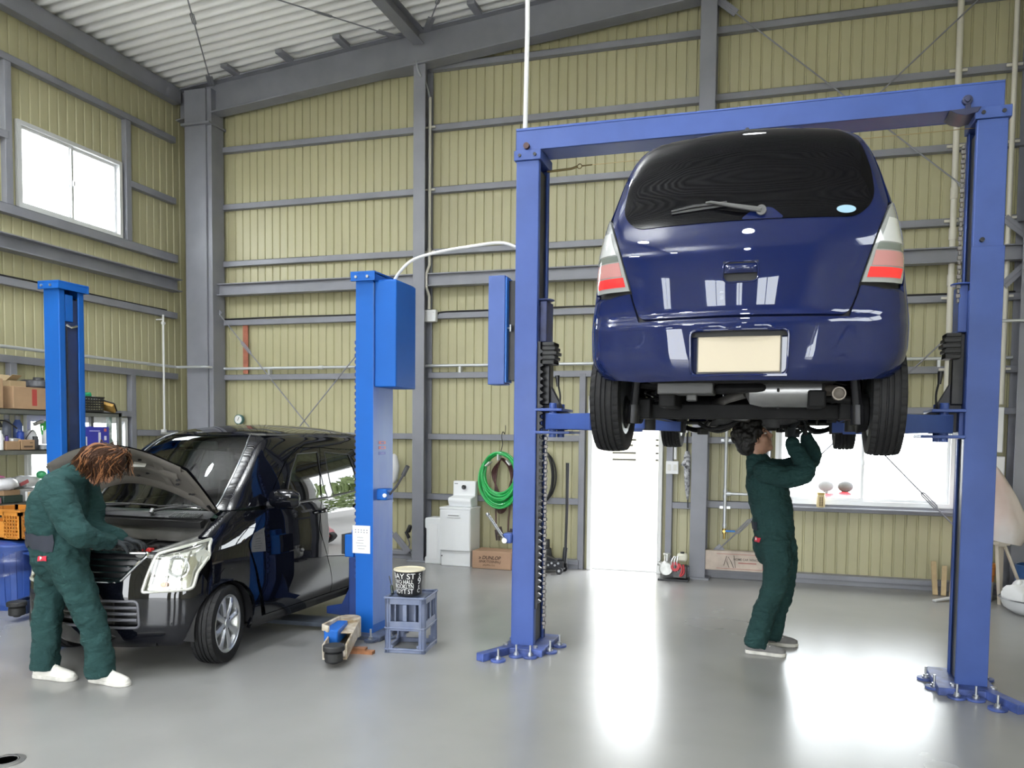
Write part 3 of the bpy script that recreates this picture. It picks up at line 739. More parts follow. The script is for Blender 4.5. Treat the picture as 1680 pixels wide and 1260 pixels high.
# ------------------------------------------------------------------ white cables above
tag(MB().tube([(-1.87, 5.60, 3.83), (-1.86, 5.60, 4.6), (-1.87, 5.61, 5.4), (-1.88, 5.6, roof_z(-1.88) - .04)], .017, 12).build('conduit', mat('white flexible conduit', (.72, .72, .70), .4, bump=.4, bscale=90)), 'white ribbed cable conduit dropping from the roof to the left end of the overhead beam', 'cable')
tag(MB().tube(spline([(-2.955, 5.62, 2.80), (-2.90, 5.62, 2.88), (-2.78, 5.62, 2.97), (-2.55, 5.62, 3.02), (-2.30, 5.62, 3.045), (-2.10, 5.62, 3.06), (-2.0, 5.62, 3.045), (-1.90, 5.62, 3.0)], 8), .012, 10).build('cable', mat('white cable sheath', (.78, .78, .78), .4)), 'white cable arching from the bright blue lift to the violet blue lift', 'cable')

# ------------------------------------------------------------------ second lift, bright blue, free-standing posts around the black car
lift2 = thing('vehicle_lift', 'bright blue two post lift standing on both sides of the black car', 'car lift', (-4.65, 5.6, 0))
def post2(s):
    x0, x1 = (-6.33, -6.155) if s > 0 else (-3.205, -3.055)
    y0, y1 = 5.48, 5.74 if s > 0 else 5.80
    xo = x1 if s > 0 else x0; zt = 2.905 if s > 0 else 2.84; dz = zt - 2.84
    p = cpost(x0, x1, y0, y1, zt, s, lip=.05).build('post', BLU2, lift2, bevel=.006)
    MB().b2((x0 - .03, y0 - .03, zt), (x1 + .03, y1 + .03, zt + .022)).b2((x0 - .03, y0 - .03, zt - .05), (x1 + .03, y0 - .012, zt + .01)).b2((x0 - .03, y1 + .012, zt - .05), (x1 + .03, y1 + .03, zt + .01)).b2((x1 + .012, y0 - .03, zt - .05), (x1 + .03, y1 + .03, zt + .01)).build('post_cap', BLU2, p, bevel=.003)
    for dx in (.02, .12): MB().cyl((x0 + dx, y0 - .042, zt - .02), (x0 + dx, y0 - .03, zt - .02), .011).build('cap_bolt', ZINC, p)
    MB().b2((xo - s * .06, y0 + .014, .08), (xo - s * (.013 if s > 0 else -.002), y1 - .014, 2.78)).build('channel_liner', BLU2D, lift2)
    if s > 0:
        m = MB().b2((xo - s * .05, y0 + .07, 2.58), (xo - s * .005, y0 + .15, 2.82)); m.build('top_bracket', BLU2, p, bevel=.006)
        MB().tube([(xo - .012, y0 + .08, 2.55), (xo + .01, y0 + .11, 2.53), (xo + .01, y0 + .17, 2.55)], .012, 8).build('hook', CHROME, p)
        MB().tube([(xo - .012, y0 + .085, 2.55), (xo - .012, y0 + .085, .5)], .006, 6).build('lift_cable', DARKST, lift2)
        m = MB()
        for k in range(70): m.box((xo - .03, y0 + .21, .3 + k * .036), (.02, .03 if k % 2 else .022, .03))
        m.build('lift_chain', GREASE, lift2, bevel=.003)
    else:
        MB().b2((x1, y0 + .0, .1), (x1 + .003, y1, 2.78)).build('side_panel', BLU2S, p)
        m = MB().b2((x0 - .012, y0 + .03, .1), (x0, y0 + .06, 2.35))
        for k in range(38):
            z = .45 + k * .05
            m.prism([(x0 - .01, z), (x0 - .03, z + .012), (x0 - .03, z + .035), (x0 - .01, z + .045)], 1, y0 + .03, y0 + .06)
        m.build('safety_rack', mat('rack blue', (.02, .05, .2), .5), lift2, bevel=.002)
    # base
    m = MB().b2((x0 - .07, y0 - .1, 0), (x1 + .12, y1 + .1, .035))
    lugs = [(x1 + .05, y0 - .12, 0), (x1 + .14, y0 + .02, 0), (x1 + .15, y0 + .22, 0), (x0 - .02, y0 - .13, 0)]
    for q in lugs: m.lathe([(0, 0), (.05, 0), (.05, .02), (0, .02)], q, 'Z', 14)
    m.build('base_plate', mat('dusty base', (.07, .09, .15), .6, noise=.5, nscale=12), lift2, bevel=.003)
    for q in lugs:
        a = MB(); anchor(a, (q[0], q[1], .02), .08); a.build('anchor_bolt', ZINC, lift2)
    return p
post2(1); p2 = post2(-1)
# motor box, notices, release box on the right post
m = MB().b2((-3.052, 5.50, 1.975), (-2.868, 5.84, 2.795)); bx = m.build('control_box', BLU2, lift2, bevel=.008)
MB().b2((-3.04, 5.51, 2.795), (-2.88, 5.83, 2.803)).build('box_lid', BLU2, bx, bevel=.003)
m = MB().box((-3.155, 5.4785, .775), (.155, .0022, .22)); nt_ = m.build('notice', mat('paper white', (.80, .80, .79), .6), lift2)
m = MB(); rnd = random.Random(4)
for r_ in range(2):
    for c in range(5): m.box((-3.205 + c * .025, 5.4768, .85 - r_ * .018), (.011, .001, .009))
for r_ in range(5): m.box((-3.16 + rnd.uniform(-.01, .01), 5.4768, .79 - r_ * .022), (rnd.uniform(.05, .09), .0008, .004))
m.build('print', mat('ink grey', (.3, .3, .33), .6), nt_)
for z, c in ((1.54, (.55, .12, .12)), (1.50, (.50, .10, .12)), (1.455, (.03, .08, .40))):
    st = MB().box((-3.050, 5.62, z), (.003, .11, .024)).build('warning_sticker', mat('sticker %d' % int(z * 1000), c, .4), lift2, bevel=.001)
    MB().box((-3.048, 5.62, z), (.002, .05, .012)).build('emblem', mat('sticker blue', (.08, .12, .45), .4), st)
m = MB().box((-3.02, 5.60, 1.13), (.10, .12, .09)); rb2 = m.build('release_box', BLU2, lift2, bevel=.012)
MB().cyl((-2.985, 5.545, 1.125), (-2.985, 5.535, 1.125), .016).build('button', WHITEPL, rb2)
MB().tube([(-2.97, 5.60, 1.13), (-2.90, 5.58, 1.20), (-2.80, 5.56, 1.34)], .009, 8).tube([(-2.84, 5.57, 1.285), (-2.795, 5.56, 1.36)], .017, 10).build('release_lever', mat('dark grip', (.05, .05, .055), .5), rb2)
# carriages low beside the car and the arms on the floor
for s, xo in ((-1, -3.205), (1, -6.155)):
    m = MB().b2((xo + s * -.0, 5.52, .10), (xo + s * .09, 5.78, .62)); c = m.build('carriage', mat('carriage blue', (.008, .028, .13), .4, noise=.2, nscale=6), lift2, bevel=.01)
    MB().b2((xo + s * .05, 5.53, .62), (xo + s * .13, 5.66, .80)).b2((xo + s * .02, 5.55, .58), (xo + s * .08, 5.64, .84)).build('door_bumper_holder', BLU2, c, bevel=.006)
    MB().b2((xo + s * .13, 5.53, .64), (xo + s * .16, 5.67, .80)).build('door_bumper', BLACKR, c, bevel=.004)
    m = MB().prism([(xo + s * .05, .12), (xo + s * .34, .13), (xo + s * .34, .19), (xo + s * .2, .22), (xo + s * .07, .48)], 1, 5.60, 5.62)
    m.build('gusset', mat('carriage blue', (.014, .06, .30), .4), c, bevel=.004)
CREAM = mat('worn cream paint', (.62, .57, .48), .5, noise=.35, nscale=14, col2=(.30, .22, .13))
def arm2(pivot, tip, label, w=.15, pm=None):
    p0, p1 = Vector(pivot), Vector(tip); d = (p1 - p0).normalized(); n = Vector((-d.y, d.x, 0))
    m = MB()
    # open channel arm: two cheeks, floor and sloping web
    for s in (-1, 1): m.bar(p0 + n * s * w * .46, p1 + n * s * w * .46, .014, .11)
    m.bar(p0 - Vector((0, 0, .05)), p1 - Vector((0, 0, .05)), w, .012).bar(p0 + Vector((0, 0, .05)), p0 + d * ((p1 - p0).length * .55) + Vector((0, 0, .05)), w, .012)
    m.cyl(p0 - Vector((0, 0, .075)), p0 + Vector((0, 0, .075)), w * .55)
    a = lab(m.build('swing_arm', pm or CREAM, lift2, bevel=.006), label)
    q = p1 + d * .03
    m = MB().cyl(q + Vector((0, 0, -.055)), q + Vector((0, 0, .012)), .062).cyl(q + Vector((0, 0, .02)), q + Vector((0, 0, .06)), .075).cyl(q + Vector((0, 0, -.07)), q + Vector((0, 0, -.05)), .03)
    m.build('lift_pad', BLACKR, a, bevel=.008)
    return a
a = arm2((-3.15, 5.28, .125), (-2.925, 4.72, .095), 'cream swing arm on the floor beside the right post', .17)
m = MB().bar((-3.18, 5.20, .20), (-3.12, 4.88, .215), .02, .05).bar((-3.12, 4.88, .215), (-3.06, 4.86, .21), .02, .045)
m.build('arm_rib', CREAM, a, bevel=.005)
MB().bar((-3.14, 5.16, .15), (-3.05, 4.87, .15), .10, .105).build('arm_extension', BLU2, a, bevel=.01)
arm2((-6.2, 5.36, .125), (-6.12, 5.02, .11), 'dark swing arm on the floor left of the black car', .12, BLU2D)
a = lab(MB().bar((-3.22, 5.62, .06), (-4.6, 5.62, .04), .22, .035).bar((-4.6, 5.62, .04), (-6.15, 5.62, .06), .22, .035).build('floor_plate', mat('floor plate blue', (.05, .06, .08), .5, noise=.4, nscale=8), lift2, bevel=.003), 'low cover plate across the floor under the black car')
tag(MB().box((-2.955, 5.05, .02), (.16, .06, .04), (0, 0, .25)).box((-2.86, 5.06, .012), (.09, .05, .024), (0, 0, .1)).build('wood_block', mat('brown wood block', (.30, .13, .06), .8, noise=.4, nscale=20)), 'small brown wood block on the floor under the bright blue right post', 'wood block')
# ------------------------------------------------------------------ car bodies: one smooth skin, cut into panels
def pchip(xs, Y, x, flat=False):
    """monotone cubic: xs (K,), Y (N,K) or (K,), x (N,)"""
    xs = np.asarray(xs, float); Y = np.asarray(Y, float); x = np.clip(np.asarray(x, float), xs[0], xs[-1])
    if Y.ndim == 1: Y = np.broadcast_to(Y, (len(x), len(xs)))
    h = np.diff(xs); dl = np.diff(Y, axis=1) / h
    m = np.zeros_like(Y, dtype=float)
    a, b = dl[:, :-1], dl[:, 1:]
    w1, w2 = 2 * h[1:] + h[:-1], h[1:] + 2 * h[:-1]
    with np.errstate(divide='ignore', invalid='ignore'):
        hm = (w1 + w2) / (w1 / a + w2 / b)
    m[:, 1:-1] = np.where(a * b > 0, hm, 0)
    if not flat: m[:, 0] = dl[:, 0]; m[:, -1] = dl[:, -1]
    i = np.clip(np.searchsorted(xs, x, side='right') - 1, 0, len(xs) - 2)
    n = np.arange(len(x)); t = (x - xs[i]) / h[i]
    y0, y1, m0, m1 = Y[n, i], Y[n, i + 1], m[n, i] * h[i], m[n, i + 1] * h[i]
    return (2*t**3 - 3*t**2 + 1) * y0 + (t**3 - 2*t**2 + t) * m0 + (-2*t**3 + 3*t**2) * y1 + (t**3 - t**2) * m1
class Skin:
    """plan outline per height: front centre -> corner -> side -> corner -> rear centre; s runs along it in metres"""
    def __init__(k, prof, L):
        k.p = {q: (np.array([a for a, _ in v]), np.array([b for _, b in v])) for q, v in prof.items()}
        k.L = L
        k.s = np.array([0, .30, .52, .61, .67, .78, 1.2, L - .45, L - .03, L + .08, L + .14, L + .23, L + .45, L + .75])
        k.S = k.s[-1]
    def q(k, name, z):
        xs, ys = k.p[name]; return pchip(xs, ys, z)
    def pt(k, s, z):
        s = np.asarray(s, float); z = np.asarray(z, float); a = np.abs(s); sg = np.where(s < 0, -1., 1.)
        w, yf, yr = k.q('w', z), k.q('yf', z), k.q('yr', z)
        rf, rr, bf, br = k.q('rf', z), k.q('rr', z), k.q('bf', z), k.q('br', z)
        wf, wr = w * k.q('tf', z), w * k.q('tr', z)
        X = np.stack([0 * w, (wf - rf) * .577, wf - rf, wf - rf * .42, wf - rf * .13, wf, w, w, wr, wr - rr * .13, wr - rr * .42, wr - rr, (wr - rr) * .577, 0 * w], 1)
        y0 = yf + bf; y1 = yr - br
        Y = np.stack([yf, yf + bf * .33, y0, y0 + rf * .2, y0 + rf * .5, y0 + rf, y0 + rf + .42, y1 - rr - .42, y1 - rr, y1 - rr * .5, y1 - rr * .2, y1, yr - br * .33, yr], 1)
        x = pchip(k.s, X, a); y = pchip(k.s, Y, a, True)
        return np.stack([x * sg, y, z], 1)
    def nrm(k, s, z):
        e = .004
        ds = k.pt(s + e, z) - k.pt(s - e, z); dz = k.pt(s, z + e) - k.pt(s, z - e)
        n = np.cross(ds, dz); return n / (np.linalg.norm(n, axis=1, keepdims=True) + 1e-12)
    # outline coordinates
    def _inv(k, f, lo, hi, v, z):
        lo = np.full(len(z), lo); hi = np.full(len(z), hi)
        for _ in range(40):
            m = (lo + hi) / 2; g = f(m, z) < v
            lo = np.where(g, m, lo); hi = np.where(g, hi, m)
        return (lo + hi) / 2
    def conv(k, P):
        """P: list of (mode, u, z): 's' raw, 'f' x on the front, 'd' y on the side, 'r' x on the rear"""
        out = [None] * len(P)
        for mo in 'sfdr':
            ix = [i for i, q in enumerate(P) if q[0] == mo]
            if not ix: continue
            u = np.array([P[i][1] for i in ix], float); z = np.array([P[i][2] for i in ix], float); sg = np.where(u < 0, -1., 1.)
            if mo == 's': s = u
            elif mo == 'f': s = sg * k._inv(lambda a, b: k.pt(a, b)[:, 0], 0, .95, np.abs(u), z)
            elif mo == 'd': s = k._inv(lambda a, b: k.pt(a, b)[:, 1], .3, k.S - .3, u, z)
            else: s = sg * (k.S - k._inv(lambda a, b: k.pt(k.S - a, b)[:, 0], 0, .95, np.abs(u), z))
            for i, q, zz in zip(ix, s, z): out[i] = (float(q), float(zz))
        return out
def resample(P, d=.02, close=True):
    out = []; n = len(P)
    for i in range(n if close else n - 1):
        a, b = P[i], P[(i + 1) % n]
        if a[0] != b[0] or abs(a[1] - b[1]) + abs(a[2] - b[2]) < 1e-9: k = 1
        else: k = max(1, int(math.hypot(a[1] - b[1], a[2] - b[2]) / d))
        for j in range(k): out.append((a[0], a[1] + (b[1] - a[1]) * j / k, a[2] + (b[2] - a[2]) * j / k))
    return out
def rnd2(P, r):
    """rounded polygon; P items (mode, u, z[, r])"""
    out = []; n = len(P)
    for i in range(n):
        a, b, c = P[i - 1], P[i], P[(i + 1) % n]; rr = b[3] if len(b) > 3 else r
        A, B, C = np.array(a[1:3]), np.array(b[1:3]), np.array(c[1:3])
        if rr <= 0 or a[0] != b[0] or c[0] != b[0]: out.append((b[0], b[1], b[2])); continue
        u, v = A - B, C - B; lu, lv = np.linalg.norm(u), np.linalg.norm(v)
        e = min(rr, lu * .48, lv * .48); p, q = B + u / lu * e, B + v / lv * e
        for t in (0, .25, .5, .75, 1): w = (1 - t) ** 2 * p + 2 * t * (1 - t) * B + t * t * q; out.append((b[0], w[0], w[1]))
    return out
def inside(px, py, poly):
    c = np.zeros(len(px), bool); n = len(poly)
    for i in range(n):
        x0, y0 = poly[i]; x1, y1 = poly[(i + 1) % n]
        if y0 == y1: continue
        m = ((y0 > py) != (y1 > py)) & (px < (x1 - x0) * (py - y0) / (y1 - y0) + x0)
        c ^= m
    return c
def panel(sk, name, P, m, parent, off=0., rim=.014, holes=(), step=.03, r=.0, rear=False, mirror=False, both=False, fn=None, smooth=True):
    """cut a panel out of the skin. rear: |s| measured so that a panel may cross the rear centre line"""
    def outline(Q, rr):
        o = sk.conv(resample(rnd2(Q, rr)))
        if rear: o = [((2 * sk.S + s) if s < 0 else s, z) for s, z in o]
        return o
    O = outline(P, r); H = [outline(h, rr) for h, rr in holes]
    vs, es = [], []
    for loop in [O] + H:
        b = len(vs); vs += loop; n = len(loop); es += [(b + i, b + (i + 1) % n) for i in range(n)]
    s0, s1 = min(p[0] for p in O), max(p[0] for p in O); z0, z1 = min(p[1] for p in O), max(p[1] for p in O)
    ns, nz = max(1, int((s1 - s0) / step)), max(1, int((z1 - z0) / (step * .8)))
    gs, gz = np.meshgrid(np.linspace(s0, s1, ns + 1), np.linspace(z0, z1, nz + 1)); gs, gz = gs.ravel(), gz.ravel()
    ok = inside(gs, gz, O)
    for h in H: ok &= ~inside(gs, gz, h)
    gs, gz = gs[ok], gz[ok]
    B = np.array(vs)
    if len(gs):
        d2 = ((B[None, :, 0] - gs[:, None]) ** 2 + (B[None, :, 1] - gz[:, None]) ** 2).min(1)
        keep = np.nonzero(d2 > (step * .35) ** 2)[0]
        vs = vs + [(gs[i], gz[i]) for i in keep]
    V, E, F, _, _, _ = delaunay_2d_cdt([Vector(p) for p in vs], es, [], 0, 1e-6)
    V = np.array([(p.x, p.y) for p in V]); F = [f for f in F if len(f) == 3]
    C = np.array([V[list(f)].mean(0) for f in F])
    ok = inside(C[:, 0], C[:, 1], O)
    for h in H: ok &= ~inside(C[:, 0], C[:, 1], h)
    F = [f for f, g in zip(F, ok) if g]
    s, z = V[:, 0].copy(), V[:, 1]
    if rear:
        over = s > sk.S; s = np.where(over, s - 2 * sk.S, s)
    P3, N3 = sk.pt(s, z), sk.nrm(s, z)
    # orient outwards: away from the car's middle
    ctr = np.array([0, sk.L / 2, .8]); flipm = ((P3 - ctr) * N3).sum(1) < 0
    N3[flipm] *= -1
    o3 = off(V) if callable(off) else off
    P3 = P3 + N3 * (o3[:, None] if hasattr(o3, '__len__') else o3)
    if fn: P3 = fn(P3)
    res = []
    for sg in ((1, -1) if both else ((-1,) if mirror else (1,))):
        bm = bmesh.new(); Q = P3 * np.array([sg, 1, 1]); NN = N3 * np.array([sg, 1, 1])
        bv = [bm.verts.new(p) for p in Q]
        for f in F:
            a, b, c = f
            nn = np.cross(Q[b] - Q[a], Q[c] - Q[a])
            if nn @ NN[a] < 0: f = (a, c, b)
            bm.faces.new([bv[i] for i in f])
        nr = [tuple(v) for v in NN]
        bound = [e for e in bm.edges if len(e.link_faces) == 1]
        if rim:
            idx = {v: i for i, v in enumerate(bv)}
            inn = {}
            for e in bound:
                for v in e.verts:
                    if v not in inn: inn[v] = bm.verts.new(np.array(v.co) - NN[idx[v]] * rim)
            for e in bound:
                f = e.link_faces[0]; vv = list(f.verts); a, b = e.verts
                if vv[(vv.index(a) + 1) % len(vv)] != b: a, b = b, a
                bm.faces.new((b, a, inn[a], inn[b]))
                e.smooth = False
        for f in bm.faces: f.smooth = smooth
        loose = [v for v in bm.verts if not v.link_faces]
        nmap = {v: NN[i] for i, v in enumerate(bv)}
        for v in loose: bm.verts.remove(v)
        bm.verts.index_update()
        me = bpy.data.meshes.new(name); bm.to_mesh(me)
        cn = [nmap.get(v, None) for v in bm.verts]
        bm.free()
        me.materials.append(m)
        o = bpy.data.objects.new(name, me); COL.objects.link(o); o.parent = parent; ORI[o.name] = ORI[parent.name]
        # analytic normals on the outer face keep reflections clean
        ln = []
        me.update()
        for poly in me.polygons:
            outer = all(cn[v] is not None for v in poly.vertices)
            for v in poly.vertices:
                ln.append(tuple(cn[v]) if outer and smooth else tuple(poly.normal))
        if not fn: me.normals_split_custom_set(ln)
        res.append(o)
    return res if both else res[0]
def skin_tube(sk, P, r, off=0., n=8, closed=False, mirror=1, d=.03, r_=0.):
    q = sk.conv(resample(rnd2(P, r_) if r_ else [p[:3] for p in P], d, closed) + ([] if closed else [P[-1][:3]]))
    s = np.array([a for a, _ in q]); z = np.array([b for _, b in q])
    p3 = sk.pt(s, z); nn = sk.nrm(s, z)
    fl = ((p3 - np.array([0, sk.L / 2, .8])) * nn).sum(1) < 0; nn[fl] *= -1
    p3 = (p3 + nn * off) * np.array([mirror, 1, 1])
    return p3
def roof_cap(sk, zt, h, m, parent, name='roof', inset=0., sunk=0.):
    s = np.concatenate([np.linspace(0, sk.S, 64), -np.linspace(sk.S, 0, 64)[1:-1]])
    ring = sk.pt(s, np.full(len(s), zt)); n = len(s); K = 9
    yc = ring[:, 1].mean(); vs, fs = [], []
    for k in range(K + 1):
        f = 1 - k / K
        for p in ring:
            x = p[0] * f; y = (p[1] - yc) * (1 - (1 - f) * .92) + yc
            vs.append((x, y, zt + h * (1 - f * f) - sunk))
    for k in range(K):
        for j in range(n):
            fs.append((k * n + j, k * n + (j + 1) % n, (k + 1) * n + (j + 1) % n, (k + 1) * n + j))
    fs.append(tuple(K * n + j for j in range(n)))
    return MB().add(vs, fs).build(name, m, parent, local=True, smooth=60)
TYRE = mat('tyre rubber', (.011, .011, .012), .7, bump=.08, bscale=90, spec=.25)
TREAD = mat('tyre tread rubber', (.020, .020, .021), .7)
ALLOY = mat('silver alloy', (.62, .63, .65), .28, metal=.85)
def wheel(parent, x, y, z, r, w, rim_r, side, name='wheel', spokes=7, steer=0., alloy=True):
    """axle along x; side = +1: outer face towards +x"""
    t = MB(); hw = w / 2; nseg = 120
    prof = [(rim_r, -hw * .86), (rim_r + .012, -hw * .92), (rim_r + .035, -hw), (r - .035, -hw), (r - .012, -hw * .93)]
    tread = [-.90, -.60, -.575, -.50, -.475, -.22, -.19, -.10, -.075, .075, .10, .19, .22, .475, .50, .575, .60, .90]
    dep = [0, 0, 1, 1, 0, 0, 1, 1, 0, 0, 1, 1, 0, 0, 1, 1, 0, 0]
    prof += [(r - .004 - .008 * dp - .010 * abs(u) ** 3, u * hw) for u, dp in zip(tread, dep)]
    prof += [(r - .012, hw * .93), (r - .035, hw), (rim_r + .035, hw), (rim_r + .012, hw * .92), (rim_r, hw * .86)]
    vs, fs, k = [], [], len(prof)
    for i, (q, h) in enumerate(prof):
        u = h / hw
        for j in range(nseg):
            qq = q
            ph = (j + (3 * u if abs(u) < .6 else 0)) % 3
            if r - q < .012 and abs(u) < .92 and .24 < abs(u) and ph < 1: qq = q - (.006 if abs(u) > .6 else .004)
            a = 2 * PI * j / nseg; vs.append((h * side, qq * math.cos(a), qq * math.sin(a)))
    for i in range(k - 1):
        for j in range(nseg):
            fs.append((i * nseg + j, i * nseg + (j + 1) % nseg, (i + 1) * nseg + (j + 1) % nseg, (i + 1) * nseg + j))
    M = Matrix.Translation((x, y, z)) @ Matrix.Rotation(steer, 4, 'Z')
    t.M = M; t.add([], []); 
    t2 = MB(); t2.M = M; t2.add(vs, fs)
    ty = t2.build(name, TYRE, parent, local=True, smooth=30)
    m = MB(); m.M = M; s = side
    m.lathe([(rim_r + .004, -hw * .84 * s), (rim_r - .012, -hw * .8 * s), (rim_r - .02, 0), (rim_r - .012, hw * .72 * s), (rim_r + .006, hw * .90 * s), (rim_r + .003, hw * .93 * s), (rim_r - .006, hw * .90 * s), (rim_r - .018, hw * .70 * s), (rim_r - .03, 0)], axis='X', n=48)
    ri = m.build('rim', ALLOY if alloy else DARKST, ty, local=True, smooth=40)
    if alloy:
        for q in range(spokes):
            a = 2 * PI * q / spokes + .25; m = MB()
            ca, sa = math.cos(a), math.sin(a)
            def P(rr, tt, hh): return (hh * s, rr * ca - tt * sa, rr * sa + tt * ca)
            v = []
            for rr, tw, h0 in ((.03, .020, hw * .74), (rim_r * .45, .021, hw * .80), (rim_r * .75, .025, hw * .82), (rim_r - .012, .034, hw * .80)):
                v += [P(rr, -tw, h0 - .004), P(rr, 0, h0 + .006), P(rr, tw, h0 - .004), P(rr, tw * .8, h0 - .03), P(rr, -tw * .8, h0 - .03)]
            f = []
            for i in range(3):
                for j in range(5): f.append((i * 5 + j, i * 5 + (j + 1) % 5, i * 5 + 5 + (j + 1) % 5, i * 5 + 5 + j))
            f += [(0, 1, 2, 3, 4), (19, 18, 17, 16, 15)]
            m.M = M; m.add(v, f); m.build('spoke', ALLOY, ty, local=True, smooth=40, bevel=.003)
        m = MB(); m.M = M; m.lathe([(0, hw * .6 * s), (.055, hw * .6 * s), (.055, hw * .76 * s), (.032, hw * .80 * s), (.03, hw * .86 * s), (0, hw * .87 * s)], axis='X', n=24)
        m.build('hub_cap', ALLOY, ty, local=True)
        m = MB(); m.M = M
        for q in range(4):
            a = 2 * PI * q / 4 + .5; m.cyl((hw * .66 * s, .05 * math.cos(a), .05 * math.sin(a)), (hw * .79 * s, .05 * math.cos(a), .05 * math.sin(a)), .008)
        m.lathe([(0, -.02 * s), (rim_r * .8, -.02 * s), (rim_r * .8, .0), (0, .0)], axis='X', n=32)
        m.build('brake_disc', DARKST, ty, local=True)
    return ty
# ------------------------------------------------------------------ navy car raised on the lift (its tail towards the camera)
NAVY = mat('navy car paint', (.0055, .0115, .062), .45, coat=1., crough=.012, spec=.0)
DGLASS = mat('dark privacy glass', (.003, .003, .004), .03, spec=.14)
UNDER = mat('underbody black', (.008, .008, .0085), .7, spec=.2, noise=.4, nscale=12)
SEAM = mat('dark seam', (.004, .004, .005), .6)
REDL = mat('red lamp lens', (.75, .02, .025), .12, coat=1., emit=.25)
PINKL = mat('pale red lamp lens', (.45, .20, .20), .12, coat=1.)
CLRL = mat('clear grey lamp lens', (.27, .28, .28), .1, coat=1.)
SMKL = mat('smoky lamp lens', (.13, .15, .14), .12, coat=1.)
LB = 3.40
skB = Skin({
 'w': [(.16, .58), (.26, .60), (.33, .645), (.37, .69), (.41, .718), (.47, .735), (.60, .738), (.76, .718), (.95, .69), (1.10, .662), (1.22, .628), (1.32, .597), (1.42, .556), (1.48, .515), (1.52, .45), (1.54, .40)],
 'yf': [(.16, .10), (.3, .0), (.6, .02), (.75, .10), (.95, .62), (1.1, .78), (1.45, 1.15), (1.54, 1.35)],
 'yr': [(.16, LB - .20), (.26, LB - .09), (.34, LB - .02), (.42, LB), (.57, LB), (.64, LB - .022), (.76, LB - .026), (.90, LB - .036), (1.03, LB - .07), (1.2, LB - .145), (1.32, LB - .19), (1.42, LB - .235), (1.48, LB - .28), (1.52, LB - .34), (1.54, LB - .40)],
 'rf': [(.2, .24), (1.5, .16)], 'rr': [(.2, .22), (.45, .24), (.7, .21), (1.0, .16), (1.3, .14), (1.5, .15)],
 'bf': [(.2, .10), (1.5, .08)], 'br': [(.2, .09), (.6, .085), (.8, .075), (1.1, .06), (1.5, .05)],
 'tf': [(.2, .97), (1.5, .92)], 'tr': [(.2, .985), (1.5, .97)]}, LB)
CX1 = -.185
car1 = thing('car', 'navy blue small hatchback raised high on the lift, seen from behind', 'car', (CX1, 3.50 + LB, 1.53), PI)
# dark inner body
def inner(sk, z0, z1, off, m, parent, name):
    s = np.concatenate([np.linspace(0, sk.S, 70), -np.linspace(sk.S, 0, 70)[1:-1]]); n = len(s); vs, fs = [], []
    zs = np.linspace(z0, z1, 28)
    for z in zs:
        p = sk.pt(s, np.full(n, z)); nn = sk.nrm(s, np.full(n, z)); fl = ((p - np.array([0, sk.L / 2, .8])) * nn).sum(1) < 0; nn[fl] *= -1
        vs += [tuple(v) for v in p - nn * off]
    for k in range(len(zs) - 1):
        for j in range(n): fs.append((k * n + j, k * n + (j + 1) % n, (k + 1) * n + (j + 1) % n, (k + 1) * n + j))
    fs.append(tuple((len(zs) - 1) * n + j for j in range(n)))
    return MB().add(vs, fs).build(name, m, parent, local=True)
inner(skB, .52, 1.53, .02, SEAM, car1, 'body_shell')
roof_cap(skB, 1.535, .055, NAVY, car1)
AX_R, AX_F = 2.90, .54
def wheel_arch(yc, r, zc, z0, n=14):
    a0 = math.asin(max(-1, min(1, (z0 - zc) / r)))
    return [('d', yc + r * math.cos(PI - a0 - (PI - 2 * a0) * i / n) , zc + r * math.sin(PI - a0 - (PI - 2 * a0) * i / n)) for i in range(n + 1)]
WZ = .275
P = [('d', .75, .22), ('d', .40, .22)]
# side: from front corner to the rear corner
lower = [('s', .70, .2)] + wheel_arch(AX_F, .305, WZ, .2) + [p for p in wheel_arch(AX_R, .305, WZ, .2) if p[1] < AX_R or p[2] > .37] + [('d', 3.20, .37)]
up = [('d', 3.19, .62), ('d', 3.19, .745), ('d', 3.10, .95), ('d', 3.06, 1.10), ('d', 3.0, 1.30), ('s', skB.S - .46, 1.50), ('s', skB.S - .46, 1.536), ('s', .60, 1.536), ('s', .62, 1.05), ('s', .68, .9)]
win = [('d', .98, .98), ('d', 2.72, 1.02), ('d', 2.60, 1.33), ('d', 1.45, 1.35)]
panel(skB, 'body_side', lower + up, NAVY, car1, both=True, holes=[(win, .06)])
panel(skB, 'side_window', win, DGLASS, car1, both=True, off=-.004, r=.06)
panel(skB, 'front_body', [('s', -.69, .2), ('s', .69, .2), ('s', .67, .88), ('s', .6, 1.04), ('s', -.6, 1.04), ('s', -.67, .88)], NAVY, car1)
panel(skB, 'windscreen', [('s', -.6, 1.05), ('s', .6, 1.05), ('s', .58, 1.53), ('s', -.58, 1.53)], DGLASS, car1, off=-.004)
# rear bumper (everything below the tailgate and the lamps), with the plate recess
def mir(P, sk=None):
    sk = sk or skB; out = []
    for a, b, c, *d in P[::-1]:
        if a == 'd': b = -sk.conv([('d', b, c)])[0][0]; a = 's'
        else: b = -b
        out.append((a, b, c) + tuple(d))
    return out
PRm = [('r', .205, .352), ('r', .21, .548), ('r', -.21, .548), ('r', -.205, .352)]
halfb = [('r', .60, .345), ('d', 3.12, .36), ('d', 3.165, .735), ('r', .50, .735), ('r', .490, .70), ('r', .455, .600)]
bump = [('r', x, .33) for x in (-.45, -.2, 0, .2, .45)] + halfb + mir(halfb)
panel(skB, 'rear_bumper', bump, NAVY, car1, rear=True, holes=[(PRm, .03)], rim=.03)
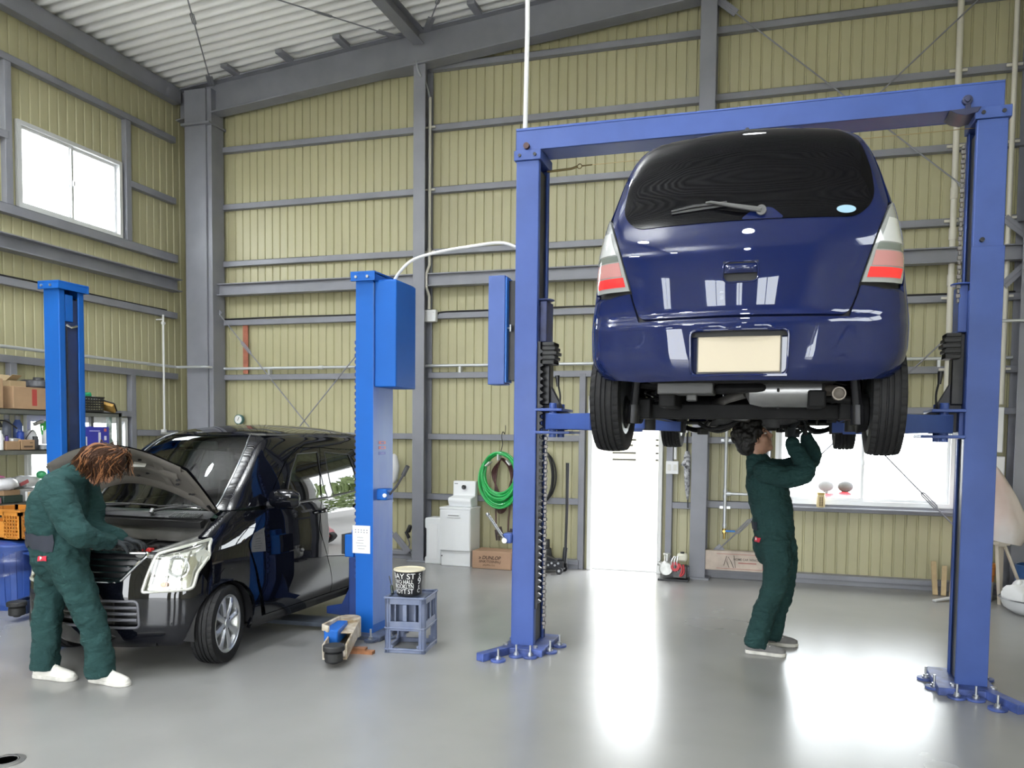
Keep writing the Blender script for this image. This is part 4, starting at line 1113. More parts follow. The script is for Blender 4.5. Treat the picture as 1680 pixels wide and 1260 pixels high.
# plate recess tray and plate
def onrear(sk, x, z, d=0.):
    s = sk.conv([('r', abs(x), z)])[0][0] if abs(x) > 1e-6 else sk.S
    p = sk.pt(np.array([s]), np.array([z]))[0]; return Vector((math.copysign(p[0], x) if x else 0, p[1] + d, z))
yb_ = onrear(skB, .2, .44).y
m = MB().b2((-.205, yb_ - .045, .348), (.205, yb_ - .04, .552)).b2((-.205, yb_ - .04, .346), (.205, yb_ + .0, .356)).b2((-.205, yb_ - .04, .542), (.205, yb_ - .01, .552))
m.build('plate_recess', NAVY, car1, local=True)
MB().b2((-.182, yb_ - .038, .360), (.182, yb_ - .030, .54)).build('plate_holder', BLACKP, car1, local=True)
lab(MB().b2((-.176, yb_ - .024, .366), (.176, yb_ - .016, .536)).build('number_plate', mat('cream plate', (.52, .455, .345), .6), car1, local=True, bevel=.004), 'blank cream number plate')
rec = MB(); rec.tube([tuple(v) for v in skin_tube(skB, PRm, 0, off=.002, closed=True, r_=.03)], .006, 8, closed=True); rec.build('plate_surround', NAVY, car1, local=True)
# tailgate
TG = [('r', .448, .612), ('r', .482, .70), ('r', .492, .75), ('r', .555, .95), ('r', .610, 1.10), ('r', .580, 1.25), ('r', .535, 1.40), ('r', .43, 1.525)]
GW = [('r', .475, 1.03), ('r', .535, 1.09), ('r', .55, 1.15), ('r', .535, 1.28), ('r', .49, 1.42), ('r', .40, 1.485), ('r', .1, 1.495)]
HNDL = [('r', .075, .755), ('r', .075, .845), ('r', -.075, .845), ('r', -.075, .755)]
TGp = TG + mir(TG)
panel(skB, 'tailgate', TGp, NAVY, car1, rear=True, r=.03, rim=.02, holes=[(HNDL, .03)])
gl_ = panel(skB, 'rear_window', GW + mir(GW), DGLASS, car1, rear=True, r=.05, off=.0035, rim=.006)
e = MB(); e.tube([tuple(v) for v in skin_tube(skB, [('r', .585, .76), ('r', .60, .95), ('r', .613, 1.13)], 0, off=-.004)], .004, 6)
# body-coloured rear pillar beside the tailgate, above the lamps
PIL = [('d', 3.195, .775), ('d', 3.11, .95), ('d', 3.07, 1.10), ('d', 3.01, 1.30), ('s', skB.S - .465, 1.50), ('s', skB.S - .42, 1.535), ('r', .44, 1.53), ('r', .543, 1.405), ('r', .588, 1.255), ('r', .618, 1.115), ('d', 3.125, 1.115), ('d', 3.13, .95), ('d', 3.21, .775)]
panel(skB, 'rear_pillar', PIL, NAVY, car1, both=True, rim=.02)
# tail lamps
TLa = [('r', .499, .748), ('d', 3.215, .748), ('d', 3.145, .95), ('r', .640, 1.11), ('r', .622, 1.11), ('r', .562, .95)]
for sgn in (0, 1):
    lp = panel(skB, 'tail_lamp', TLa, CLRL, car1, mirror=bool(sgn), off=.006, rim=.02, r=.012)
    for nm, zz0, zz1, x0_, x1_, mm in (('red_lens', .768, .812, .520, .532, REDL), ('pale_lens', .818, .882, .538, .553, PINKL), ('smoky_lens', .888, .915, .556, .564, SMKL), ('white_lens', .920, 1.03, .568, .604, mat('white lamp lens', (.50, .51, .51), .12, coat=1.))):
        ya = lambda z: 3.232 - (z - .748) * .33
        panel(skB, nm, [('s',) + q for q in skB.conv([('r', x0_, zz0), ('d', ya(zz0), zz0), ('d', ya(zz1), zz1), ('r', x1_, zz1)])], mm, lp, mirror=bool(sgn), off=.0085, rim=.004)
# tailgate handle
yh = onrear(skB, 0, .80).y
m = MB().b2((-.075, yh - .05, .755), (.075, yh - .045, .845))
for z0, z1 in ((.753, .763), (.837, .847)): m.b2((-.075, yh - .05, z0), (.075, yh - .004, z1))
m.build('handle_recess', SEAM, car1, local=True)
m = MB().grid(lambda u, v: (-.070 + .14 * u, yh - .006 + .014 * math.sin(PI * v) * (1 - (2 * u - 1) ** 4), .796 + .042 * v), 14, 6)
m.build('handle', NAVY, car1, local=True)
m = MB().tube([tuple(v) for v in skin_tube(skB, HNDL, 0, off=.001, closed=True, r_=.03)], .004, 8, closed=True); m.build('handle_rim', NAVY, car1, local=True)
# crease above the bumper, wiper with boot, sticker, high stop lamp dot
def rt(x, z, d=0.): return onrear(skB, x, z, d)
bt = [('r', .01, 1.03), ('r', -.045, 1.075), ('r', -.12, 1.085), ('r', -.18, 1.03)]
panel(skB, 'wiper_boot', bt, NAVY, car1, rear=True, off=.008, rim=.006, r=.02)
wp = MB().cyl(rt(-.08, 1.068, .008), rt(-.08, 1.068, .03), .022)
wp.tube([rt(-.08, 1.068, .028), rt(.03, 1.092, .034), rt(.14, 1.122, .034), rt(.16, 1.122, .028)], [.012, .010, .006, .005], 8)
w_ = wp.build('wiper_arm', mat('grey wiper arm', (.09, .09, .09), .45), car1, local=True)
bl = MB().tube([rt(.315, 1.098, .016), rt(.22, 1.112, .018), rt(.07, 1.118, .018)], [.006, .009, .007], 6); bl.bar(rt(.315, 1.092, .012), rt(.06, 1.11, .012), .004, .012)
bl.build('wiper_blade', BLACKP, w_, local=True)
st = MB().grid(lambda u, v: tuple(rt(-.432 + .040 * v * math.cos(2 * PI * u), 1.066 + .019 * v * math.sin(2 * PI * u), .006)), 28, 3)
lab(st.build('sticker', mat('pale blue sticker', (.30, .48, .62), .5), car1, local=True), 'pale blue oval window sticker')
MB().cyl(rt(0, 1.515, .0), rt(0, 1.515, .006), .010).build('washer_jet', BLACKP, car1, local=True)
# wheels hanging down
for sx in (1, -1):
    wheel(car1, sx * .648, AX_R, .265, .268, .150, .172, sx, 'wheel')
    wheel(car1, sx * .648, AX_F, .265, .268, .150, .172, sx, 'wheel')
# underbody: floor pan, sills, rear axle, springs, muffler, tank, engine
fl = MB().b2((-.60, .75, .27), (.60, 2.52, .30)).b2((-.42, 2.5, .33), (.42, 3.24, .36)).b2((-.42, .1, .3), (.42, .8, .33))
for sx in (1, -1): fl.b2((sx * .58, .85, .20), (sx * .66, 2.5, .31)).b2((sx * .30, .3, .22), (sx * .38, 3.15, .30))
fl.build('floor_pan', UNDER, car1, local=True, bevel=.01)
for sx in (1, -1):
    for yc in (AX_R, AX_F):
        a = MB()
        pts = [(yc + .315 * math.cos(R(t)), WZ + .315 * math.sin(R(t))) for t in range(22, 160, 9)]
        vs = [(sx * .40, y, z) for y, z in pts] + [(sx * .66, y, z) for y, z in pts]; n = len(pts)
        a.add(vs, [(i, i + 1, n + i + 1, n + i) for i in range(n - 1)]); a.add([vs[i] for i in range(n)], [tuple(range(n))])
        a.build('wheel_arch_liner', UNDER, car1, local=True)
ax = MB().tube([(-.54, AX_R - .12, .235), (-.2, AX_R - .18, .245), (.2, AX_R - .18, .245), (.54, AX_R - .12, .235)], .035, 12).bar((-.56, AX_R - .05, .21), (.56, AX_R - .05, .21), .06, .075)
for sx in (1, -1): ax.bar((sx * .52, AX_R + .02, .205), (sx * .48, 2.35, .25), .06, .07).cyl((sx * .50, AX_R, .205), (sx * .60, AX_R, .205), .06).lathe([(.0, 0), (.085, 0), (.10, .05), (0, .05)], (sx * .58, AX_R, .205), 'X', 20).box((sx * .50, AX_R - .02, .22), (.10, .16, .10))
ax.tube([(-.50, AX_R + .08, .26), (.50, AX_R + .06, .34)], .018, 10)
ax.build('rear_axle', UNDER, car1, local=True, bevel=.006)
for sx in (1, -1):
    sp = MB().tube([(sx * .46 + .05 * math.cos(t), AX_R - .14 + .05 * math.sin(t), .25 + .010 * t) for t in np.linspace(0, 14, 70)], .007, 6); sp.build('coil_spring', GREASE, car1, local=True)
    sh = MB().tube([(sx * .53, AX_R + .09, .19), (sx * .50, AX_R + .16, .40)], .022, 10).tube([(sx * .53, AX_R + .09, .15), (sx * .525, AX_R + .1, .24)], .03, 10); sh.build('shock_absorber', GREASE, car1, local=True)
mu = MB(); mu.tube([(-.33, 3.02, .30), (-.30, 3.02, .30), (.0, 3.02, .30), (.07, 3.02, .30), (.09, 3.02, .30)], [(.03, .05), (.085, .12), (.085, .12), (.07, .10), (.03, .05)], 24, ref=(0, 0, 1))
mu.M = None
mf = MB().tube([(-.06 - .34 + .02, 3.03, .30), (-.36, 3.03, .30), (-.10, 3.03, .30), (-.04, 3.03, .30), (-.02, 3.03, .30)], [(.03, .05), (.075, .11), (.075, .11), (.06, .09), (.02, .03)], 24, ref=(0, 0, 1)).build('muffler', mat('muffler steel', (.28, .28, .28), .35, metal=.8, noise=.2, nscale=8), car1, local=True)
MB().tube([(-.17, 3.03, .372), (-.17, 3.145, .30), (-.17, 3.03, .222)], .007, 6).build('muffler_strap', BLACKP, mf, local=True)
ex = MB().tube([(-.02, 3.03, .29), (.06, 2.98, .27), (.16, 2.7, .25), (.18, 2.2, .23), (.1, 1.4, .22), (.05, .9, .22)], .022, 10); ex.build('exhaust_pipe', mat('old exhaust steel', (.10, .095, .09), .45, metal=.7, noise=.4, nscale=10), car1, local=True)
MB().tube(spline([(-.36, 3.05, .30), (-.42, 3.10, .30), (-.43, 3.18, .28)], 4), .024, 12).lathe([(.024, 0), (.03, .0), (.03, .05), (.024, .05)], (-.43, 3.16, .28), 'Y', 18, closed=True).build('tail_pipe', mat('rusty tailpipe', (.16, .14, .12), .5, metal=.6), car1, local=True)
tk = MB().b2((-.40, 1.75, .20), (.30, 2.35, .30)).build('fuel_tank', UNDER, car1, local=True, bevel=.03)
bk = MB().b2((.12, 3.03, .28), (.38, 3.2, .36)).b2((.20, 3.10, .25), (.25, 3.14, .30)).build('tow_bracket', mat('bracket grey', (.05, .05, .05), .5), car1, local=True, bevel=.006)
MB().b2((-.12, 2.95, .29), (.12, 3.15, .33)).build('spare_carrier', UNDER, car1, local=True, bevel=.02)
rn = random.Random(12)
en = MB().b2((-.38, .28, .16), (-.02, .68, .45)).b2((.0, .3, .17), (.35, .66, .4)).tube([(-.55, .55, .20), (.55, .55, .20)], .015, 8)
for k in range(14):
    c = (rn.uniform(-.4, .4), rn.uniform(.3, .8), rn.uniform(.12, .19)); en.box(c, (rn.uniform(.04, .12), rn.uniform(.04, .12), rn.uniform(.03, .08)), (0, 0, rn.uniform(0, 1)))
en.build('engine', mat('engine underside', (.05, .05, .05), .45, metal=.4, noise=.5, nscale=14), car1, local=True, bevel=.006)
MB().lathe([(0, .0), (.045, 0), (.05, .01), (.05, .07), (.04, .085), (0, .085)], (-.03, .7, .09), 'Z', 24).build('oil_filter', mat('white filter', (.62, .62, .62), .35), car1, local=True)
for sx in (1, -1):
    MB().tube(spline([(sx * .34, .75, .22), (sx * .42, .6, .14), (sx * .52, .52, .15), (sx * .58, .50, .19)], 5), .02, 8).tube(spline([(sx * .30, .45, .22), (sx * .45, .42, .15), (sx * .57, .49, .17)], 5), .016, 8).box((sx * .57, .5, .2), (.05, .14, .16)).build('control_arm', GREASE, car1, local=True)
MB().tube(spline([(.05, .85, .25), (.2, .9, .17), (.33, .85, .15), (.42, .78, .19)], 6), .014, 8).tube(spline([(.1, .82, .22), (.25, .8, .13), (.4, .74, .16)], 6), .012, 8).build('hose', BLACKR, car1, local=True)
# ------------------------------------------------------------------ black car with its bonnet up, nose towards the camera
BLK = mat('black car paint', (.003, .0034, .006), .4, coat=1., crough=.012, spec=.0)
TGL = glass_mat('tinted windscreen', (.24, .33, .28), .5)
SGL = glass_mat('dark side glass', (.10, .11, .11), .9)
HLG = glass_mat('headlamp cover', (.95, .96, .95), 1.0)
LC = 3.02
skC = Skin({
 'w': [(.16, .64), (.24, .69), (.35, .725), (.5, .7375), (.7, .735), (.85, .728), (.95, .722), (1.02, .712), (1.1, .695), (1.3, .652), (1.45, .606), (1.55, .555), (1.61, .48)],
 'yf': [(.16, .10), (.22, .04), (.35, .0), (.5, .0), (.62, .015), (.72, .03), (.80, .055), (.85, .12), (.90, .22), (.96, .34), (1.02, .46), (1.06, .535), (1.2, .68), (1.4, .895), (1.5, 1.01), (1.57, 1.11), (1.61, 1.22)],
 'yr': [(.16, LC - .12), (.25, LC - .04), (.4, LC), (.7, LC - .01), (1.0, LC - .06), (1.4, LC - .14), (1.55, LC - .22), (1.61, LC - .32)],
 'rf': [(.16, .24), (.6, .26), (.85, .22), (1.0, .15), (1.2, .12), (1.6, .12)], 'rr': [(.2, .15), (1.6, .12)],
 'bf': [(.16, .10), (.6, .11), (.85, .10), (1.05, .08), (1.6, .08)], 'br': [(.2, .06), (1.6, .05)],
 'tf': [(.2, .985), (.8, .975), (1.0, .955), (1.6, .95)], 'tr': [(.2, .99), (1.6, .97)]}, LC)
CX2, CY2 = -4.37, 4.01
car2 = thing('car', 'black compact wagon with raised bonnet parked between the bright blue posts', 'car', (CX2, CY2, 0))
AF, AR_, WR = .52, 2.56, .278
def S_(P): return [('s',) + q for q in skC.conv(P)]
# shell up to the belt line, dark inside
archF = wheel_arch(AF, .305, .275, .20)
HLo = S_([('f', .405, .555), ('f', .44, .70), ('f', .475, .805), ('d', .30, .862), ('d', .42, .888), ('d', .37, .79), ('d', .27, .68), ('s', .66, .575)])
GR = [('f', .27, .625), ('f', .43, .81), ('f', -.43, .81), ('f', -.27, .625)]
LG = [('f', .395, .325), ('f', .385, .50), ('f', -.385, .50), ('f', -.395, .325)]
def mirC(P): return mir(P, skC)
hb = S_([('f', .35, .175), ('s', .62, .185), ('d', .243, .205)] + [p for p in archF if p[1] < AF and .21 < p[2] < .50] + [('d', .335, .60), ('d', .30, .665), ('s', .665, .57), ('f', .40, .55), ('f', .435, .70), ('f', .468, .815)])
panel(skC, 'front_bumper', hb + mirC(hb), BLK, car2, holes=[(GR, .03), (LG, .03)], rim=.03)
fen = S_([('d', .38, .665), ('d', .345, .605)] + [p for p in archF if p[2] > .46 or p[1] > AF] + [('d', .97, .20), ('d', .97, 1.035)]) + [('s', .665, 1.05), ('s', .605, 1.045), ('s', .615, .90)] + S_([('d', .43, .893), ('d', .38, .79)])
panel(skC, 'front_fender', fen, BLK, car2, both=True, rim=.02)
# doors and rear quarter
FW = S_([('d', 1.22, 1.055), ('d', 1.80, 1.075), ('d', 1.80, 1.45), ('d', 1.50, 1.44), ('d', 1.36, 1.30)])
FWq = S_([('d', 1.03, 1.05), ('d', 1.19, 1.053), ('d', 1.33, 1.30)])
RW = S_([('d', 1.90, 1.08), ('d', 2.34, 1.10), ('d', 2.28, 1.42), ('d', 1.90, 1.45)])
fd = S_([('d', .975, .25), ('d', 1.85, .25), ('d', 1.85, 1.485), ('d', 1.52, 1.485), ('d', 1.33, 1.38), ('d', 1.0, 1.06)])
panel(skC, 'front_door', fd, BLK, car2, both=True, holes=[(FW, .02), (FWq, .01)], rim=.02)
rd = S_([('d', 1.856, .25), ('d', 2.20, .25), ('d', 2.28, .60), ('d', 2.42, 1.0), ('d', 2.38, 1.46), ('d', 1.856, 1.485)])
panel(skC, 'rear_door', rd, BLK, car2, both=True, holes=[(RW, .02)], rim=.02)
archR = wheel_arch(AR_, .305, .275, .20)
rq = S_([('d', 2.21, .25)] + [p for p in archR if p[1] < AR_ + .3] + [('d', 2.88, .2), ('d', 2.88, .6), ('d', 2.84, 1.0), ('d', 2.72, 1.45), ('s', skC.S - .40, 1.608)]) + [('s', .53, 1.608), ('s', .53, 1.3), ('s', .535, 1.055), ('s', .66, 1.055)] + S_([('d', 1.0, 1.068), ('d', 1.33, 1.388), ('d', 1.52, 1.492), ('d', 1.85, 1.492), ('d', 2.386, 1.466), ('d', 2.426, 1.0), ('d', 2.286, .60)])
panel(skC, 'body_side', rq, BLK, car2, both=True, rim=.03)
for P, nm in ((FW, 'front_side_window'), (FWq, 'quarter_window'), (RW, 'rear_side_window')):
    panel(skC, nm, P, SGL, car2, both=True, off=-.006, rim=.004)
for P in (FW, RW):
    for mi in (1, -1): MB().tube([tuple(v) for v in skin_tube(skC, P, 0, off=-.001, closed=True, mirror=mi)], .005, 6, closed=True).build('window_seal', BLACKP, car2, local=True)
sill = S_([('d', .86, .16), ('d', 2.22, .16), ('d', 2.21, .243), ('d', .87, .243)])
panel(skC, 'side_sill', sill, BLK, car2, both=True, rim=.03)
WS = [('s', -.52, 1.06), ('s', .52, 1.06), ('s', .515, 1.58), ('s', -.515, 1.58)]
panel(skC, 'windscreen', WS, TGL, car2, off=-.004, rim=.003, r=.03)
panel(skC, 'header_rail', [('s', -.525, 1.585), ('s', .525, 1.585), ('s', .525, 1.608), ('s', -.525, 1.608)], BLK, car2, off=0, rim=.02)
for mi in (1, -1):
    MB().tube([tuple(v) for v in skin_tube(skC, [('s', .525, 1.06), ('s', .525, 1.6)], 0, off=.0, mirror=mi)], .007, 6).build('windscreen_trim', mat('glossy trim', (.2, .21, .22), .15, metal=.6), car2, local=True)
roof_cap(skC, 1.605, .075, BLK, car2)
BK = [('r', .60, .3), ('r', .60, 1.02), ('r', -.60, 1.02), ('r', -.60, .3)]
panel(skC, 'tailgate', BK, BLK, car2, rear=True)
panel(skC, 'rear_window', [('r', .56, 1.05), ('r', .47, 1.5), ('r', -.47, 1.5), ('r', -.56, 1.05)], TGL, car2, rear=True, rim=.004)
# cabin: floor, dashboard, seats, steering wheel, head lining
CABD = mat('cabin dark trim', (.016, .017, .017), .75)
MB().b2((-.62, .75, .24), (.62, 2.85, .30)).build('cabin_floor', CABD, car2, local=True)
MB().grid(lambda u, v: (-.60 + 1.2 * u, .60 + .60 * v, 1.0 - .06 * v ** 2), 12, 6).b2((-.60, 1.16, .55), (.60, 1.22, .94)).build('dashboard', mat('dashboard green grey', (.035, .065, .055), .8), car2, local=True)
for sx in (.33, -.33):
    st_ = MB().b2((sx - .24, 1.45, .45), (sx + .24, 1.95, .62)).box((sx, 2.0, .88), (.46, .14, .60), (-.2, 0, 0)).build('front_seat', CABD, car2, local=True, bevel=.05)
    MB().box((sx, 2.10, 1.27), (.26, .09, .17), (-.15, 0, 0)).build('headrest', CABD, st_, local=True, bevel=.035)
MB().box((0, 2.55, .8), (1.1, .16, .66), (-.15, 0, 0)).b2((-.55, 2.15, .42), (.55, 2.55, .58)).build('rear_seat', CABD, car2, local=True, bevel=.05)
MB().lathe([(.165, 0), (.18, .012), (.195, 0), (.18, -.012)], (0, 0, 0), 'Z', 28, closed=True)
sw_ = MB(); sw_.M = Matrix.Translation((-.33, 1.30, .96)) @ Matrix.Rotation(R(62), 4, 'X'); sw_.lathe([(.165, 0), (.18, .012), (.195, 0), (.18, -.012)], (0, 0, 0), 'Z', 28, closed=True).ell((0, 0, -.02), (.07, .06, .03)).bar((-.17, 0, 0), (.17, 0, 0), .03, .02); sw_.build('steering_wheel', BLACKP, car2, local=True)
MB().b2((-.50, 1.25, 1.585), (.50, 2.7, 1.60)).build('head_lining', mat('head lining', (.12, .12, .11), .9), car2, local=True)
MB().box((0, 1.17, 1.50), (.22, .03, .07)).build('rear_view_mirror', BLACKP, car2, local=True, bevel=.012)
# headlamps
LENSB = mat('headlamp reflector', (.62, .62, .58), .18, metal=.75)
for sg in (1, -1):
    bowl = panel(skC, 'headlamp', HLo, LENSB, car2, mirror=sg < 0, off=-.03, rim=0., r=.02)
    panel(skC, 'headlamp_cover', HLo, HLG, bowl, mirror=sg < 0, off=.006, rim=.004, r=.02)
    m = MB(); m.tube([tuple(v) for v in skin_tube(skC, HLo, 0, off=-.002, closed=True, mirror=sg, r_=.02)], .011, 8, closed=True); m.build('lamp_surround', mat('lamp bezel', (.55, .55, .50), .3, metal=.4), bowl, local=True)
    def hp(s, z, d):
        q = skC.pt(np.array([s]), np.array([z]))[0]; n = skC.nrm(np.array([s]), np.array([z]))[0]
        if (q - np.array([0, 1.7, .8])) @ n < 0: n = -n
        q = q + n * d; return Vector((q[0] * sg, q[1], q[2]))
    m = MB(); c = hp(.605, .72, -.012); m.M = Matrix.Translation(c) @ Matrix.Rotation(R(28 * sg), 4, 'Z')
    m.lathe([(.02, .04), (.05, .02), (.068, -.005), (.074, -.006), (.074, .0), (.05, .03)], (0, 0, 0), 'Y', 28); m.build('main_reflector', CHROME, bowl, local=True)
    m = MB(); m.M = Matrix.Translation(hp(.605, .72, -.018)); m.ell((0, 0, 0), (.022, .02, .022)); m.build('bulb', mat('bulb glass', (.8, .8, .75), .1, coat=1.), bowl, local=True)
    m = MB(); m.M = Matrix.Translation(hp(.72, .78, -.016)) @ Matrix.Rotation(R(45 * sg), 4, 'Z'); m.lathe([(.01, .02), (.035, .01), (.045, -.006)], (0, 0, 0), 'Y', 20); m.build('high_beam_reflector', CHROME, bowl, local=True)
    m = MB(); m.M = Matrix.Translation(hp(.56, .605, -.012)); m.ell((0, 0, 0), (.022, .018, .018)); m.build('indicator_bulb', mat('amber', (.75, .22, .03), .3), bowl, local=True)
    m = MB()
    for k in range(4):
        a_, b_ = hp(.50 + .06 * k, .60 + .015 * k, -.008), hp(.52 + .06 * k, .80 + .012 * k, -.008); m.bar(a_, b_, .006, .012)
    m.build('lamp_rib', LENSB, bowl, local=True)
# grilles
panel(skC, 'grille', [(a, b * .995, c) for a, b, c in GR], mat('grille black', (.006, .006, .007), .35), car2, off=-.03, rim=0)
for k, zz in enumerate((.645, .685, .725, .765)):
    hw_ = .275 + (zz - .625) * .80
    p = skin_tube(skC, [('f', -hw_, zz), ('f', hw_, zz)], 0, off=-.008, d=.03)
    m = MB(); m.tube([tuple(v) for v in p], [(.0075, .014)] * len(p), 8, ref=(0, 0, 1)); m.build('chrome_bar', CHROME, car2, local=True)
m = MB(); p = skin_tube(skC, GR, 0, off=.0, closed=True, r_=.03); m.tube([tuple(v) for v in p], .012, 8, closed=True); m.build('grille_surround', CHROME, car2, local=True)
panel(skC, 'lower_grille', LG, mat('grille black', (.006, .006, .007), .35), car2, off=-.05, rim=0)
for zz in (.375, .415, .455):
    p = skin_tube(skC, [('f', -.38, zz), ('f', .38, zz)], 0, off=-.012, d=.03)
    m = MB(); m.tube([tuple(v) for v in p], [(.011, .014)] * len(p), 8, ref=(0, 0, 1)); m.build('grille_slat', mat('dull grey plastic', (.10, .10, .115), .4), car2, local=True)
for xx in (-.22, -.08, .08, .22):
    p = skin_tube(skC, [('f', xx, .335), ('f', xx, .495)], 0, off=-.03, d=.03); MB().tube([tuple(v) for v in p], .005, 6).build('grille_rib', BLACKP, car2, local=True)
m = MB(); p = skin_tube(skC, LG, 0, off=-.002, closed=True, r_=.03); m.tube([tuple(v) for v in p], .009, 8, closed=True); m.build('lower_grille_surround', mat('dull grey plastic', (.10, .10, .115), .4), car2, local=True)
# bonnet: skin between the wings, hinged up at the cowl
def hood_map(p):
    hy, hz, a = .60, 1.06, R(-76)
    y, z = p[..., 1] - hy, p[..., 2] - hz; q = p.copy()
    q[..., 1] = hy + y * math.cos(a) - z * math.sin(a); q[..., 2] = hz + y * math.sin(a) + z * math.cos(a); return q
HD = [('s', -.60, 1.035), ('s', -.61, .90), ('s', -.60, .835), ('s', -.45, .822), ('s', -.2, .818), ('s', 0, .817), ('s', .2, .818), ('s', .45, .822), ('s', .60, .835), ('s', .61, .90), ('s', .60, 1.035), ('s', .45, 1.01), ('s', .3, .988), ('s', .15, .975), ('s', 0, .97), ('s', -.15, .975), ('s', -.3, .988), ('s', -.45, 1.01)]
bonnet = panel(skC, 'bonnet', HD, BLK, car2, fn=hood_map, rim=0, step=.03)
UND = mat('bonnet underside', (.115, .105, .093), .5, noise=.15, nscale=5)
panel(skC, 'inner_panel', HD, UND, bonnet, fn=hood_map, off=-.018, rim=.0, step=.03)
def hpt(s, z, d=-.02):
    q = skC.pt(np.array([s]), np.array([z])); n = skC.nrm(np.array([s]), np.array([z]))
    if ((q - np.array([[0, 1.7, .8]])) * n).sum() < 0: n = -n
    return Vector(hood_map(q + n * d)[0])
ribs = [[(-.58, 1.02), (-.585, .90), (-.57, .85)], [(.58, 1.02), (.585, .90), (.57, .85)], [(-.57, .846), (-.3, .835), (0, .832), (.3, .835), (.57, .846)], [(-.57, 1.02), (-.3, .978), (0, .962), (.3, .978), (.57, 1.02)],
        [(-.42, .84), (-.36, .89), (-.33, .96)], [(.42, .84), (.36, .89), (.33, .96)], [(-.50, .895), (-.2, .90), (0, .90), (.2, .90), (.50, .895)]]
for rb_ in ribs:
    P_ = spline([hpt(s, z, -.026) for s, z in rb_], 6); MB().tube(P_, [(.006, .035)] * len(P_), 8, ref=(0, .82, .57)).build('stiffening_rib', UND, bonnet, local=True)
rnd = random.Random(5)
for s_, z_ in ((-.45, .87), (-.25, .86), (-.12, .862), (.1, .86), (.22, .87), (.36, .87), (.5, .90), (.45, .93), (.2, .925), (.3, .92), (.38, .915), (-.3, .925), (.12, .935), (.52, .96), (.46, .98)):
    c = hpt(s_, z_, -.0395 if rnd.random() < .5 else -.022); MB().ell(c, (.017, .006, .009), (R(-50), 0, 0), 10, 6).build('access_hole', SEAM, bonnet, local=True)
lc = hpt(.16, .845, -.04)
MB().box(hpt(.20, .885, -.024), (.10, .003, .055), (R(-38), 0, R(6))).build('label_plate', mat('pale label', (.55, .54, .5), .5), bonnet, local=True)
MB().tube([hpt(-.3, .9, -.03), (-.45, .36, .82)], .005, 8).build('prop_rod', DARKST, bonnet, local=True)
# gas hinges
for sg in (1, -1): MB().bar((sg * .59, .60, 1.03), hpt(sg * .58, 1.0, -.03), .02, .03).build('bonnet_hinge', BLK, bonnet, local=True)
# engine bay
MB().b2((-.50, .16, .42), (.50, .56, .50)).b2((-.56, .34, .42), (-.52, .56, .84)).b2((.52, .34, .42), (.56, .56, .84)).b2((-.58, .55, .45), (.58, .58, .98)).build('bay_floor', mat('bay black', (.012, .012, .013), .6), car2, local=True)
MB().b2((-.46, .13, .775), (.46, .17, .80)).bar((.42, .17, .80), (.59, .42, .885), .05, .03).bar((-.42, .17, .80), (-.59, .42, .885), .05, .03).build('radiator_support', mat('bay metal', (.25, .25, .24), .45, metal=.4, noise=.3, nscale=14), car2, local=True, bevel=.006)
bayg = mat('bay grey', (.10, .10, .10), .5, noise=.4, nscale=12)
for nm, a_, b_, mm in (('engine_cover', (-.28, .24, .5), (.12, .52, .78), mat('engine cover', (.03, .03, .032), .4)), ('battery', (.26, .20, .5), (.48, .38, .80), BLACKP), ('washer_tank', (-.50, .30, .5), (-.34, .45, .76), mat('tank pale', (.5, .5, .46), .5)), ('air_box', (.14, .40, .5), (.34, .54, .83), BLACKP), ('fuse_box', (.40, .43, .55), (.51, .54, .85), BLACKP)):
    MB().b2(a_, b_).build(nm, mm, car2, local=True, bevel=.015)
for x_, y_ in ((.31, .24), (.43, .31)): MB().b2((x_ - .025, y_ - .02, .80), (x_ + .045, y_ + .02, .825)).build('terminal_cover', mat('red plastic', (.55, .03, .03), .4), car2, local=True, bevel=.005)
for k in range(7):
    MB().tube(spline([(rnd.uniform(-.5, .5), rnd.uniform(.2, .55), rnd.uniform(.74, .80)), (rnd.uniform(-.4, .4), rnd.uniform(.25, .5), rnd.uniform(.80, .85)), (rnd.uniform(-.5, .5), rnd.uniform(.3, .58), rnd.uniform(.72, .8))], 6), rnd.uniform(.008, .018), 8).build('engine_hose', BLACKR, car2, local=True)
for k in range(6): MB().b2((-.10 + k * .035, .26, .78), (-.082 + k * .035, .46, .80)).build('intake_rib', bayg, car2, local=True, bevel=.004)
